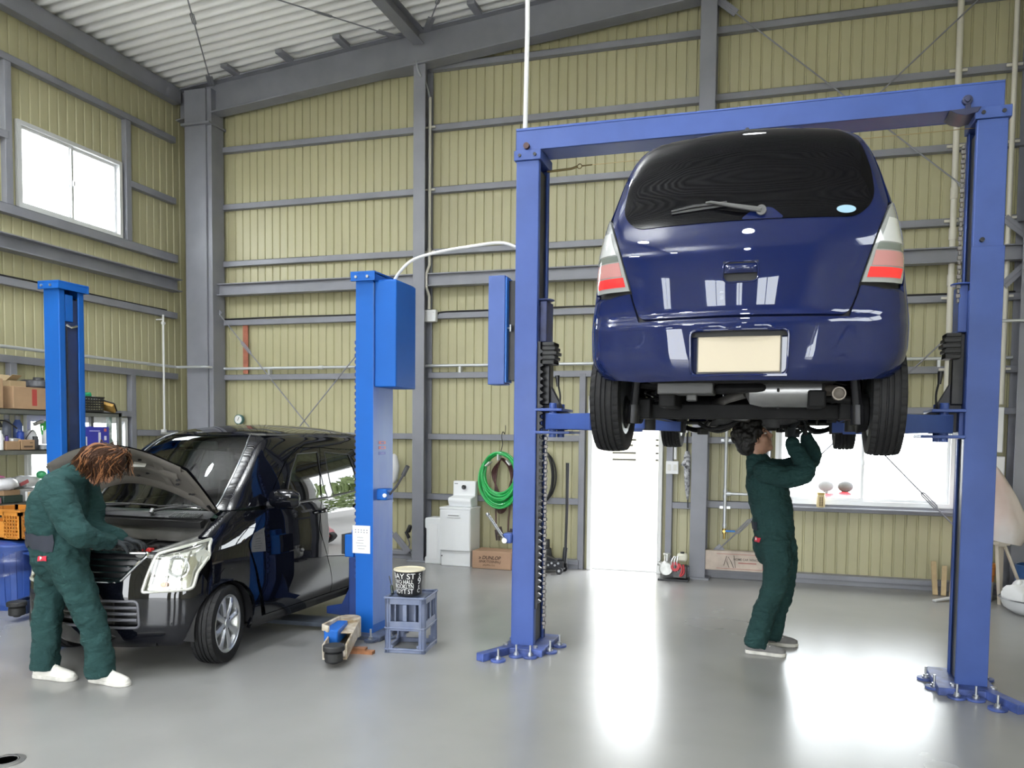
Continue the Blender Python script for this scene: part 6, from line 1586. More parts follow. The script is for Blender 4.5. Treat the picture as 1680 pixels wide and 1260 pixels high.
MB().b2((-7.517, 6.25, 1.425), (-7.512, 6.35, 1.442)).b2((-7.517, 6.32, 1.47), (-7.512, 6.35, 1.478)).build('print', mat('dark print', (.08, .05, .03), .7), o)
tag(MB().box((-7.60, 6.19, 1.507), (.10, .13, .028), (0, .1, .35)).build('carton', WHITEPL, bevel=.003), 'flat white carton lying on the small cardboard box', 'box')
def bottle(x, y, z, r, h, m, label, capm=WHITEPL, neck=.4, grp=None, kind='bottle'):
    t = thing(kind, label, 'bottle', (x, y, z), 0, grp)
    MB().lathe([(0, 0), (r, .0), (r, h * .68), (r * .9, h * .76), (r * neck, h * .86), (r * neck, h * .9), (0, h * .9)], (x, y, z), 'Z', 18).build('bottle_body', m, t)
    MB().lathe([(0, h * .88), (r * neck * 1.15, h * .88), (r * neck * 1.1, h), (0, h)], (x, y, z), 'Z', 14).build('cap', capm, t)
    return t
CLB = mat('clear blue plastic', (.10, .16, .42), .2, trans=.0, coat=.5)
bottle(-7.74, 6.25, Z2, .042, .36, mat('clear grey plastic', (.22, .24, .32), .2), 'tall clear grey bottle behind the small boxes', mat('grey cap', (.3, .31, .33), .4), .55)
bottle(-7.74, 6.37, Z2, .046, .355, CLB, 'tall blue bottle behind the small boxes', mat('grey cap', (.3, .31, .33), .4), .55)
bottle(-7.54, 6.02, Z2, .024, .20, WHITEPL, 'slim white bottle at the left end of the middle shelf', WHITEPL, .5)
bottle(-7.78, 6.16, Z2, .04, .24, WHITEPL, 'white bottle with pale cap behind the left small box', mat('ivory plastic', (.72, .71, .66), .4), .6)
bottle(-7.56, 6.10, 1.491, .018, .06, mat('violet can', (.08, .05, .25), .4), 'little dark violet bottle standing on the left small cardboard box', BLACKP, .6)
bottle(-7.62, 6.30, 1.506, .035, .10, mat('blue can', (.03, .08, .42), .35), 'short blue can on the right small cardboard box', CLB, .6)
bottle(-7.56, 6.42, Z2, .03, .14, mat('dark canister', (.03, .03, .035), .4), 'short dark canister right of the small cardboard boxes', BLACKP, .8)
o = tag(MB().b2((-7.70, 6.47, Z2), (-7.51, 6.60, 1.452)).build('tray', mat('grey tray', (.35, .36, .37), .5), bevel=.006), 'small grey tray beside the blue post', 'tray')
tag(MB().box((-7.54, 6.555, 1.475), (.03, .025, .045)).build('lighter', mat('red plastic', (.55, .03, .03), .4), bevel=.006), 'tiny red plastic thing on the grey tray', 'gadget')
t = thing('spray_bottle', 'spray bottle with bright green trigger head by the window', 'bottle', (-7.62, 6.58, Z2))
GRP = mat('green trigger', (.05, .42, .08), .4)
MB().lathe([(0, 0), (.045, 0), (.045, .13), (.015, .17), (.015, .19), (0, .19)], (-7.62, 6.60, Z2 + .055), 'Z', 18).build('bottle_body', WHITEPL, t)
MB().prism([(6.50, 1.68), (6.53, 1.70), (6.68, 1.71), (6.68, 1.665), (6.60, 1.64), (6.585, 1.60), (6.57, 1.60), (6.575, 1.645)], 0, -7.635, -7.605).prism([(6.53, 1.665), (6.545, 1.66), (6.56, 1.57), (6.555, 1.555), (6.545, 1.56)], 0, -7.628, -7.612).build('trigger_head', GRP, t, bevel=.004)
t = thing('clip_lamp', 'small silver clip lamp on a bent stalk in front of the window', 'lamp', (-7.56, 6.44, Z2))
MB().tube(spline([(-7.56, 6.30, 1.50), (-7.56, 6.36, 1.58), (-7.56, 6.42, 1.63)], 5), .005, 6).build('stalk', DARKST, t); MB().box((-7.56, 6.46, 1.685), (.04, .11, .035), (.35, 0, 0)).build('lamp_head', mat('silver grey', (.35, .34, .32), .35, metal=.5, noise=.5, nscale=30), t, bevel=.006)
def bag(name, c, r, m, label, cat='bag', seed=1, amp=.35, nu=18, nv=12, parent=None, thingy=None):
    rn = random.Random(seed); ph = [(rn.uniform(0, 6), rn.uniform(2, 6), rn.uniform(2, 6), rn.uniform(-3, 3)) for _ in range(7)]
    vs, fs = [], []
    for i in range(nv + 1):
        t = PI * i / nv
        for j in range(nu):
            a = 2 * PI * j / nu; d = Vector((math.sin(t) * math.cos(a), math.sin(t) * math.sin(a), math.cos(t)))
            q = 1 + amp * sum(math.sin(p + u * d.x * 1.7 + v * d.y * 1.7 + w * d.z) for p, u, v, w in ph) / 7
            p = Vector((d.x * r[0] * q, d.y * r[1] * q, max(-r[2] * .75, d.z * r[2] * q)))
            vs.append(p + Vector(c) + Vector((0, 0, r[2] * .75)))
    for i in range(nv):
        for j in range(nu): fs.append((i * nu + j, (i + 1) * nu + j, (i + 1) * nu + (j + 1) % nu, i * nu + (j + 1) % nu))
    o = MB().add(vs, fs).build(name, m, parent, smooth=50)
    return tag(o, label, cat) if parent is None else o
PLB = mat('thin white plastic film', (.72, .72, .74), .35, noise=.15, nscale=9, bump=.5, bscale=25)
bag('plastic_bag', (-7.68, 6.46, Z2), (.08, .07, .12), PLB, 'crumpled clear white bag on the middle shelf by the window', seed=3)
m = MB()
for k in range(4): m.tube([Vector(p) for p in arc((-7.60 - .012 * k, 5.99, 1.63), .085 + .008 * (k % 2), 0, 340, 26, (0, 1, 0), (0, 0, 1))], .012, 8)
m.tube(spline([(-7.58, 6.03, 1.70), (-7.55, 6.10, 1.69), (-7.54, 6.2, 1.62)], 5), .008, 6)
tag(m.build('coiled_hose', BLACKR), 'black coiled hose at the left end under the top shelf', 'hose')
# lower shelf
bag('plastic_bag', (-7.60, 6.06, Z3 + .13), (.13, .16, .075), PLB, 'white plastic bag with pink print on the lower shelf', seed=5)
tag(MB().box((-7.57, 5.98, Z3 + .275), (.10, .13, .012), (0, .2, .1)).build('packet', mat('pink packet', (.55, .16, .32), .5), bevel=.004), 'pink packet lying on the white plastic bag', 'packet')
o = bag('plastic_bag', (-7.72, 6.42, Z3 + .14), (.10, .17, .07), PLB, 'white bag with red mark behind, towards the blue post', seed=8)
MB().box((-7.617, 6.33, Z3 + .19), (.01, .10, .035), (.4, 0, 0)).build('red_mark', mat('dull red print', (.48, .12, .13), .6), o)
tag(MB().ell((-7.58, 6.50, Z3 + .27), (.05, .05, .045)).build('packet', mat('green crumpled film', (.03, .25, .10), .4, bump=.6, bscale=30), smooth=60), 'green crumpled packet at the right end of the lower shelf', 'packet')
tag(MB().b2((-7.80, 6.22, Z3), (-7.54, 6.55, Z3 + .13)).build('tray', mat('grey letter tray', (.40, .41, .41), .5, noise=.3, nscale=18), bevel=.004), 'grey paper tray on the lower shelf', 'tray')
tag(MB().b2((-7.78, 6.02, Z3), (-7.52, 6.235, Z3 + .075)).build('tool_case', mat('dark green case', (.035, .06, .05), .5), bevel=.008), 'dark green flat case on the lower shelf', 'case')
cbox('cardboard_box', (-7.76, 6.03, Z3 + .076), (-7.53, 6.21, Z3 + .13), 'flat brown box lying on the dark green case')
cbox('carton', (-7.7, 5.86, Z3), (-7.52, 6.0, Z3 + .06), 'small dull pink carton at the left end of the lower shelf', mat('dull pink carton', (.35, .16, .20), .6))
for k, y in enumerate((6.27, 6.305, 6.34)):
    tag(MB().box((-7.515, y, Z3 + .055), (.02, .022, .10), (.08 * k, 0, 0)).build('bottle', WHITEPL, bevel=.006), 'narrow white bottle in a row before the grey paper tray', 'bottle', 'narrow white bottles')
# ------------------------------------------------------------------ floor left: bin, crate, cardboard
t = thing('trash_bin', 'blue plastic trash bin with film bag at the left edge', 'bin', (-6.62, 5.45, 0))
BINB = mat('bin blue', (.018, .055, .24), .4, noise=.1, nscale=5)
c = (-6.65, 5.47, 0)
MB().lathe([(0, .0), (.235, 0), (.255, .05), (.285, .54), (.30, .54), (.305, .585), (.285, .60), (.27, .585), (.26, .5), (.23, .02), (0, .02)], c, 'Z', 36).build('bin_body', BINB, t)
MB().lathe([(.0, .625), (.20, .62), (.29, .60), (.31, .59), (.31, .575), (.295, .575), (0, .60)], c, 'Z', 36).build('lid', BINB, t)
m = MB()
for k in range(9):
    a = R(-150 + k * 20); m.bar((c[0] + .253 * math.cos(a), c[1] + .253 * math.sin(a), .05), (c[0] + .283 * math.cos(a), c[1] + .283 * math.sin(a), .52), .05, .012, (math.cos(a), math.sin(a), 0))
m.build('rib', BINB, t, bevel=.004)
fm_ = glass_mat('clear film', (.80, .84, .92), 2.2, .25)
MB().grid(lambda u, v: (c[0] + (.297 + .012 * math.sin(9 * u + 5 * v)) * math.cos(R(-140 + 150 * u)), c[1] + (.297 + .012 * math.sin(7 * u + 6 * v)) * math.sin(R(-140 + 150 * u)), .33 + .18 * v + .03 * math.sin(11 * u)), 26, 8).build('film_bag', fm_, t)
t = thing('plastic_crate', 'orange plastic harvest crate on the blue trash bin', 'crate', (-6.68, 5.5, .627))
ORC = mat('orange crate plastic', (.58, .23, .035), .5, noise=.1, nscale=6)
x0, x1, y0, y1, z0, z1 = -6.93, -6.41, 5.28, 5.68, .628, .90
def cside(mb, u0, u1, f, z0, z1):
    """perforated crate side; f(u, z, t) -> point"""
    def q(a, b, c, d): mb.add([f(u, z, t) for t in (0, .012) for u, z in ((a, c), (b, c), (b, d), (a, d))], [(0, 3, 2, 1), (4, 5, 6, 7), (0, 1, 5, 4), (1, 2, 6, 5), (2, 3, 7, 6), (3, 0, 4, 7)])
    L = u1 - u0; H = z1 - z0
    q(u0, u1, z1 - .055, z1); q(u0, u1, z0, z0 + .02); q(u0, u0 + .03, z0, z1); q(u1 - .03, u1, z0, z1)
    q(u0 + L * .36, u1 - L * .36, z0, z1 - .11); q(u0 + L * .36, u0 + L * .38, z1 - .12, z1); q(u1 - L * .38, u1 - L * .36, z1 - .12, z1)
    for s in (0, 1):
        a, b = (u0 + .03, u0 + L * .36) if s == 0 else (u1 - L * .36, u1 - .03)
        for k in range(1, 5): q(a + (b - a) * k / 5 - .004, a + (b - a) * k / 5 + .004, z0, z1 - .055)
        for k in range(1, 7): q(a, b, z0 + (H - .055) * k / 7 - .004, z0 + (H - .055) * k / 7 + .004)
for a_, b_, f_, n_ in ((x0, x1, lambda u, z, t: (u, y0 + t, z), 'long_side'), (x0, x1, lambda u, z, t: (u, y1 - t, z), 'long_side'), (y0, y1, lambda u, z, t: (x1 - t, u, z), 'short_side'), (y0, y1, lambda u, z, t: (x0 + t, u, z), 'short_side')):
    m = MB(); cside(m, a_, b_, f_, z0, z1); m.build(n_, ORC, t)
MB().b2((x0, y0, z0), (x1, y1, z0 + .01)).build('crate_floor', ORC, t)
m = MB(); 
for a, b in (((x0 - .01, y0 - .012, z1 - .02), (x1 + .012, y0, z1)), ((x0 - .01, y1, z1 - .02), (x1 + .012, y1 + .012, z1)), ((x1, y0 - .012, z1 - .02), (x1 + .012, y1 + .012, z1)), ((x0 - .012, y0, z1 - .02), (x0, y1, z1))): m.b2(a, b)
m.build('rim', ORC, t, bevel=.003)
cbox('cardboard_box', (-7.3, 6.10, 0), (-6.62, 6.6, .98), 'tall pale brown cardboard box behind the orange crate', mat('pale cardboard', (.44, .33, .21), .8, noise=.1, nscale=4))
# ------------------------------------------------------------------ beside the bright blue post: bottle crate, bucket, brush
t = thing('bottle_crate', 'blue plastic bottle crate on the floor right of the bright blue post', 'crate', (-2.6, 5.32, 0))
CRB = mat('dusty blue crate plastic', (.115, .145, .245), .5, noise=.3, nscale=9, col2=(.17, .195, .28))
M = Matrix.Translation((-2.635, 5.31, 0)) @ Matrix.Rotation(R(9), 4, 'Z'); w, d, H = .30, .33, .415
def bxm(m, a, b): m.M = M; m.b2(a, b); m.M = None
def frame_side(ax, s):
    m = MB(); L = w / 2 if ax == 1 else d / 2; D = (d if ax == 1 else w) / 2
    def q(u0, u1, z0, z1, t0=.0, t1=.014):
        a, b = s * (D - t1), s * (D - t0)
        bxm(m, (u0, a, z0) if ax == 1 else (a, u0, z0), (u1, b, z1) if ax == 1 else (b, u1, z1))
    q(-L, L, 0, .035); q(-L, L, .022, .035, -.006); q(-L, L, .165, .235); q(-L, L, .18, .192, -.006); q(-L, L, .36, H); q(-L, L, H - .012, H, -.01)
    q(-L, -L + .045, 0, H); q(L - .045, L, 0, H); q(-L + .02, -L + .03, 0, H, -.006); q(L - .03, L - .02, 0, H, -.006)
    q(-.016, .016, .235, .36); q(-.09, -.08, .235, .36) if ax == 0 else None; q(.08, .09, .235, .36) if ax == 0 else None
    q(-L + .045, -L + .06, .035, .06); q(L - .06, L - .045, .035, .06)
    return m.build('crate_side', CRB, t, bevel=.004)
for ax in (0, 1):
    for s in (1, -1): frame_side(ax, s)
m = MB(); bxm(m, (-w / 2 + .01, -d / 2 + .01, .39), (w / 2 - .01, d / 2 - .01, .40)); m.build('crate_bottom', CRB, t)
m = MB()
for k in (-1, 0, 1): bxm(m, (k * .075 - .004, -d / 2 + .012, .18), (k * .075 + .004, d / 2 - .012, .39)); bxm(m, (-w / 2 + .012, k * .08 - .004, .18), (w / 2 - .012, k * .08 + .004, .39))
m.build('divider', CRB, t)
t = thing('bucket', 'black tin bucket with white subway sign lettering on the blue crate', 'bucket', (-2.635, 5.29, .417))
bc = Vector((-2.637, 5.28, .417)); r0, r1, hb_ = .092, .112, .185
BKB = mat('bucket black', (.012, .012, .014), .35); BKC = mat('bucket cream', (.66, .60, .45), .5)
MB().lathe([(0, 0), (r0, 0), (r1, hb_), (r1 - .003, hb_), (r0 - .003, .004), (0, .004)], bc, 'Z', 48).build('bucket_wall', BKB, t)
MB().lathe([(r1 - .004, hb_ - .002), (r0 - .004, .006), (0, .006)], bc, 'Z', 48).build('lining', BKC, t)
MB().lathe([(r1 - .004, hb_ - .004), (r1 + .004, hb_ - .006), (r1 + .006, hb_), (r1 + .003, hb_ + .006), (r1 - .003, hb_ + .005)], bc, 'Z', 48, closed=True).build('rim', BKC, t)
WLT = mat('white lettering', (.85, .85, .83), .5)
def onb(a0, z0, tilt=0):
    def f(u, v, w_):
        z = z0 + v; r = r0 + (r1 - r0) * z / hb_ + .0006 + w_; a = a0 + u / .102
        return bc + Vector((r * math.cos(a), r * math.sin(a), z))
    return f
ac = math.atan2(-bc.y, -bc.x)        # towards the middle of the room
for s_, z, sz, da, sx_ in (('BAY ST', .145, .058, -.50, 1.0), ('TWO HALL', .104, .044, -.52, .72), ('BROOKLYN', .070, .046, -.52, .70), ('HOYT ST', .032, .050, -.52, .82)):
    MB().text(s_, sz, onb(ac + da, z), .0008, 'CENTER', .0, sx_).build('lettering', WLT, t, merge=False, smooth=0)
for s_, z, sz in (('S', .150, .045), ('9', .107, .072), ('E', .065, .03), ('C', .035, .045)):
    MB().text(s_, sz, onb(ac + .75, z), .0008, 'CENTER', .0, .9).build('lettering', WLT, t, merge=False, smooth=0)
t = thing('screwdriver', 'thin black handled tool leaning on the crate beside the bucket', 'tool', (-2.76, 5.22, .417))
MB().tube([(-2.735, 5.20, .425), (-2.765, 5.24, .475)], [.012, .010], 10).build('handle', mat('black green grip', (.01, .02, .017), .4), t); MB().tube([(-2.765, 5.24, .475), (-2.815, 5.30, .535)], .004, 8).build('shaft', DARKST, t)
# ------------------------------------------------------------------ along the back wall
CABW = mat('white cabinet', (.88, .89, .90), .4)
t = thing('cabinet', 'white cabinet with grip slot carrying the hand basin', 'cabinet', (-3.79, 9.02, 0))
MB().b2((-4.005, 8.84, .19), (-3.60, 9.16, .70)).b2((-3.995, 8.86, 0), (-3.61, 9.15, .188)).build('cabinet_body', CABW, t, bevel=.006)
MB().b2((-4.01, 8.832, .70), (-3.595, 9.165, .725)).build('top', CABW, t, bevel=.005)
MB().b2((-4.0, 8.826, .195), (-3.605, 8.839, .69)).build('door', CABW, t, bevel=.004)
hd_ = MB().b2((-3.90, 8.815, .60), (-3.73, 8.826, .645)).build('grip', CABW, t, bevel=.004); MB().b2((-3.885, 8.812, .622), (-3.745, 8.816, .634)).build('grip_slot', mat('slot grey', (.28, .28, .29), .5), hd_)
MB().cyl((-3.985, 8.856, .12), (-3.985, 8.86, .12), .008).build('screw', DARKST, t)
t = thing('hand_basin', 'small white wash basin tank with round tap on the white cabinet', 'basin', (-3.77, 9.0, .726))
MB().prism([(8.93, .726), (9.14, .726), (9.14, 1.04), (9.06, 1.04), (9.05, .86), (8.90, .84), (8.89, .80)], 0, -3.925, -3.625).build('basin_body', CABW, t, bevel=.012)
MB().cyl((-3.77, 9.05, .965), (-3.77, 9.02, .965), .028).cyl((-3.77, 9.02, .965), (-3.765, 9.0, .955), .016).build('tap', mat('dark chrome', (.12, .12, .12), .25, metal=.8), t, bevel=.003)
MB().b2((-3.905, 9.055, 1.0), (-3.86, 9.06, 1.01)).build('mark', mat('slot grey', (.28, .28, .29), .5), t)
t = thing('container', 'tall white plastic tank at the left of the white cabinet', 'container', (-4.14, 9.02, 0))
MB().prism([(-4.235, 0), (-4.03, 0), (-4.03, .56), (-4.05, .575), (-4.235, .575), (-4.245, .56), (-4.245, .45), (-4.225, .44), (-4.225, .09), (-4.245, .08), (-4.245, .0)], 1, 8.92, 9.15).build('tank', CABW, t, bevel=.008)
MB().b2((-4.19, 8.916, .06), (-4.07, 8.921, .50)).build('front_panel', mat('white cabinet light', (.90, .90, .91), .4), t, bevel=.003)
DUN = mat('brown carton', (.43, .27, .175), .75, noise=.08, nscale=5)
o = cbox('cardboard_box', (-3.56, 8.80, 0), (-3.06, 9.10, .215), 'brown cardboard box with slanted dark lettering on the floor beside the white cabinet', DUN, bevel=.008)
PRN = mat('dark brown ink', (.06, .03, .02), .7)
def fl_(x0, z0): return lambda u, v, w_: (x0 + u + v * .25, 8.7985 - w_, z0 + v)
MB().text('» DUNLOP', .058, fl_(-3.33, .135), .0008, 'CENTER', .0012, 1.0).build('lettering', PRN, o, merge=False, smooth=0)
MB().text('SINK/TOSHIN-J', .042, fl_(-3.33, .088), .0008, 'CENTER', .0006, 1.0).build('lettering', PRN, o, merge=False, smooth=0)
MB().text('(KDPN-121)', .03, fl_(-3.34, .045), .0008, 'CENTER', 0., 1.0).build('lettering', PRN, o, merge=False, smooth=0)
# green hose coil on its hook, dark red jumper leads
GHM = mat('green garden hose', (.015, .40, .085), .35, coat=.3)
hook = tag(MB().tube(spline([(-3.29, YB - .075, 1.63), (-3.30, YB - .12, 1.66), (-3.315, YB - .12, 1.60), (-3.31, YB - .10, 1.50), (-3.33, YB - .12, 1.40), (-3.31, YB - .17, 1.375)], 6), .005, 6).tube(spline([(-3.29, YB - .075, 1.63), (-3.27, YB - .11, 1.70), (-3.275, YB - .1, 1.74)], 5), .004, 6).build('wire_hook', DARKST), 'bent wire hook on the girt above the green hose', 'hook')
t = thing('coiled_hose', 'bright green hose coiled in a ring on the back wall', 'hose', (-3.33, YB - .16, .72))
m = MB(); rn = random.Random(6)
for k in range(20):
    rb = rn.uniform(.25, .345); ra = .62 * rb + rn.uniform(.03, .06); oy = rn.uniform(-.045, .045); dz = (.315 - rb) + rn.uniform(.02, .045)
    m.tube([(-3.325 + ra * math.cos(a) * (1 + .0 * math.sin(2 * a)), YB - .16 + oy + .012 * math.sin(3 * a + k), 1.36 - .315 + rb * math.sin(a) + dz) for a in np.linspace(0, 2 * PI, 44, endpoint=False)], .013, 8, closed=True)
m.build('hose_loops', GHM, t)
m = MB()
for x, z, rz in ((-3.33, 1.345, 0), (-3.47, 1.26, .8), (-3.20, 1.28, -.7)): m.box((x, YB - .16, z), (.014, .12, .075), (0, rz, 0))
m.build('cable_tie', WHITEPL, t)
t = thing('jumper_cable', 'dark red jumper leads with black clamps hanging behind the green hose', 'cable', (-3.28, YB - .1, .3))
JR = mat('dark red cable', (.06, .018, .016), .5)
m = MB()
for k in range(4): m.tube(spline([(-3.33 + .01 * k, YB - .10 - .012 * k, 1.33), (-3.42 - .02 * k + .03, YB - .09, 1.15), (-3.40 + .015 * k, YB - .1, .90), (-3.36, YB - .1, .66 + .03 * k), (-3.26, YB - .1, .70), (-3.19 - .01 * k, YB - .1, .95), (-3.22 + .015 * k, YB - .09, 1.2), (-3.33 + .01 * k, YB - .1, 1.33)], 6), .010, 7)
m.tube(spline([(-3.40, YB - .1, .9), (-3.385, YB - .11, .6), (-3.38, YB - .12, .45)], 5), .010, 7).tube(spline([(-3.19, YB - .1, .9), (-3.215, YB - .11, .6), (-3.22, YB - .12, .42)], 5), .010, 7).build('leads', JR, t)
for x, z, a in ((-3.39, .36, .7), (-3.33, .40, .55), (-3.21, .35, .1), (-3.16, .38, -.55)):
    m = MB()
    for s in (-1, 1): m.bar((x + .02 * math.sin(a) + s * .006, YB - .13, z + .08), (x + .07 * math.sin(a) + s * .018, YB - .13, z - .055), .018, .02)
    m.build('clamp', mat('clamp grip', (.05, .035, .035), .5), t, bevel=.004)
m = MB(); rn = random.Random(3)
for k in range(6):
    ra, rb = .13 + rn.uniform(-.03, .02), .30 + rn.uniform(-.03, .03)
    m.tube([(-2.76 + ra * math.cos(a), YB - .12 + rn.uniform(-.002, .002) + .01 * k - .03, 1.12 + rb * math.sin(a)) for a in np.linspace(0, 2 * PI, 36, endpoint=False)], .010, 7, closed=True)
tag(m.build('coiled_cable', BLACKR), 'black cable coil on the back wall right of the violet blue post', 'cable')
# trolley jack
t = thing('trolley_jack', 'black trolley jack with upright handle beside the doorway', 'jack', (-2.55, 8.85, 0))
JK = mat('jack black', (.012, .013, .017), .35); 
m = MB().b2((-2.78, 8.76, .05), (-2.40, 8.785, .15)).b2((-2.78, 8.92, .05), (-2.40, 8.945, .15)).b2((-2.70, 8.78, .06), (-2.44, 8.93, .12)); m.build('jack_frame', JK, t, bevel=.008)
m = MB().bar((-2.50, 8.85, .13), (-2.72, 8.85, .20), .07, .05).cyl((-2.72, 8.85, .19), (-2.72, 8.85, .245), .05); m.build('lift_arm', DARKST, t, bevel=.005)
m = MB().tube([(-2.41, 8.85, .12), (-2.405, 8.85, .24), (-2.40, 8.86, .30)], .028, 12); m.build('handle_socket', JK, t)
MB().tube([(-2.40, 8.86, .28), (-2.395, 8.88, .80), (-2.40, 8.90, 1.30)], [.016, .018, .022], 12).build('handle', JK, t)
for x in (-2.75, -2.44):
    for y in (8.74, 8.965):
        wv = MB().cyl((x, y - .018, .042), (x, y + .018, .042), .042).build('wheel', DARKST, t, bevel=.004); MB().cyl((x, y - .021, .042), (x, y + .021, .042), .016).build('hub', ZINC, wv)
for k in range(8):
    MB().cyl((-2.74 + k * .04, 8.752, .10 + .025 * (k % 2)), (-2.74 + k * .04, 8.76, .10 + .025 * (k % 2)), .013).build('bolt', ZINC, t)
tag(MB().lathe([(0, 0), (.09, 0), (.10, .03), (.06, .06), (.05, .15), (.03, .16), (.028, .26), (0, .26)], (-2.69, 9.08, .10), 'Z', 20).cyl((-2.69, 9.08, 0), (-2.69, 9.08, .1), .06).build('bottle_jack', DARKST, bevel=.004), 'dark bottle jack standing behind the trolley jack', 'jack')
# umbrella hung on the girt
t = thing('umbrella', 'black and white patterned umbrella hanging left of the middle column', 'umbrella', (-1.02, YB - .12, .82))
UM = mat('patterned umbrella cloth', (.62, .62, .64), .7, noise=1., nscale=26, col2=(.015, .015, .02))
MB().tube(spline([(-.985, YB - .14, 1.63), (-.985, YB - .14, 1.68), (-1.01, YB - .14, 1.70), (-1.03, YB - .14, 1.67), (-1.03, YB - .14, 1.44)], 6), .011, 8).build('handle', BLACKP, t)
m = MB(); P = [(-1.028, YB - .14, 1.46), (-1.028, YB - .14, 1.40), (-1.025, YB - .14, 1.2), (-1.018, YB - .14, 1.0), (-1.012, YB - .14, .90)]
m.tube(P, [.022, .040, .036, .026, .012], 14).build('canopy', UM, t); MB().box((-1.055, YB - .15, 1.33), (.05, .03, .10), (0, .5, 0)).build('strap', UM, t, bevel=.01)
MB().cyl((-1.012, YB - .14, .90), (-1.008, YB - .14, .80), .007).build('tip', BLACKP, t)
# engine pump beside the doorway
t = thing('engine_pump', 'small engine water pump with white tank beside the doorway', 'pump', (-1.13, 8.86, 0))
MB().lathe([(0, -.07), (.07, -.07), (.085, -.05), (.085, .03), (.06, .05), (0, .05)], (-1.20, 8.85, .13), 'Y', 24).cyl((-1.20, 8.85, .19), (-1.20, 8.85, .29), .032).lathe([(.0, .0), (.042, 0), (.042, .02), (0, .02)], (-1.20, 8.85, .28), 'Z', 16).cyl((-1.30, 8.84, .19), (-1.24, 8.84, .16), .03).build('pump_case', mat('cast aluminium', (.50, .50, .48), .4, metal=.7, noise=.2, nscale=20), t, bevel=.003)
MB().box((-1.05, 8.87, .10), (.15, .13, .14)).cyl((-1.12, 8.86, .12), (-.98, 8.86, .12), .055).build('engine_block', mat('grey engine', (.12, .12, .12), .5, metal=.4, noise=.4, nscale=25), t, bevel=.008)
MB().box((-1.03, 8.85, .265), (.115, .11, .085)).build('fuel_tank', mat('ivory tank', (.74, .72, .60), .4), t, bevel=.022); MB().cyl((-1.03, 8.85, .305), (-1.03, 8.85, .325), .022).build('tank_cap', BLACKP, t)
MB().lathe([(.02, 0), (.05, 0), (.056, .012), (.05, .024), (.02, .024)], (-1.10, 8.78, .16), 'Y', 20, closed=True).tube(spline([(-1.06, 8.78, .20), (-1.02, 8.77, .14), (-1.04, 8.77, .06), (-1.0, 8.78, .10), (-1.01, 8.79, .19)], 5), .011, 8).build('red_lever', mat('red metal', (.5, .03, .04), .35), t)
MB().b2((-1.29, 8.76, 0), (-.95, 8.96, .022)).build('base_tray', DARKST, t, bevel=.003)
for k in range(3): MB().tube(spline([(-1.13 + .03 * k, 8.80, .10), (-1.14 + .03 * k, 8.78, .22), (-1.11 + .02 * k, 8.79, .28)], 4), .007, 6).build('pipe', ZINC, t)
# long carton with writing lying behind the brace
LCT = mat('old printed carton', (.56, .47, .40), .8, noise=.2, nscale=7)
o = cbox('cardboard_box', (-.80, 9.02, .112), (-.10, 9.135, .335), 'long old carton with faded writing lying on the base rail behind the standing mechanic', LCT, bevel=.006)
RL = mat('faded red ink', (.40, .16, .14), .7)
MB().b2((-.66, 9.0175, .135), (-.15, 9.0195, .140)).b2((-.66, 9.0175, .300), (-.15, 9.0195, .305)).b2((-.155, 9.0175, .135), (-.145, 9.0195, .305)).build('print', RL, o)
MB().text('HOME CAR WINCH', .036, lambda u, v, w_: (-.33 + u, 9.0185 - w_, .245 + v), .0008, 'CENTER', .0006, .9).build('lettering', mat('grey ink', (.12, .10, .09), .7), o, merge=False, smooth=0)
MB().b2((-.42, 9.0175, .200), (-.22, 9.0195, .212)).build('print', RL, o)
m = MB().tube([(-.52, 9.016, .15), (-.55, 9.016, .22), (-.53, 9.016, .27), (-.50, 9.016, .22), (-.47, 9.016, .15)], .003, 4).tube([(-.58, 9.016, .17), (-.55, 9.016, .28)], .003, 4).tube([(-.45, 9.016, .15), (-.47, 9.016, .29)], .003, 4); m.build('picture', mat('grey ink', (.12, .10, .09), .7), o)
# bottle on the window sill
trim(MB().b2((-.1, YB - .17, .845), (1.84, YB - .02, .862)), bevel=.003, label='steel sill shelf under the wide window')
t = thing('bottle', 'yellow labelled bottle standing on the sill of the wide window', 'bottle', (.45, YB - .12, .862))
MB().lathe([(0, 0), (.043, 0), (.046, .01), (.046, .125), (.04, .14), (0, .14)], (.45, YB - .12, .862), 'Z', 20).build('bottle_body', mat('amber bottle', (.60, .48, .26), .35), t)
MB().lathe([(0, .14), (.042, .14), (.043, .165), (0, .167)], (.45, YB - .12, .862), 'Z', 20).build('cap', mat('gold cap', (.5, .34, .10), .4), t)
m = MB(); rn = random.Random(8)
for k in range(2):
    for j in range(6): m.box((.44 + .022 * k, YB - .1685, .885 + j * .017), (.012, .002, .010), (0, rn.uniform(-.4, .4), 0))
m.build('print', PRN, t)
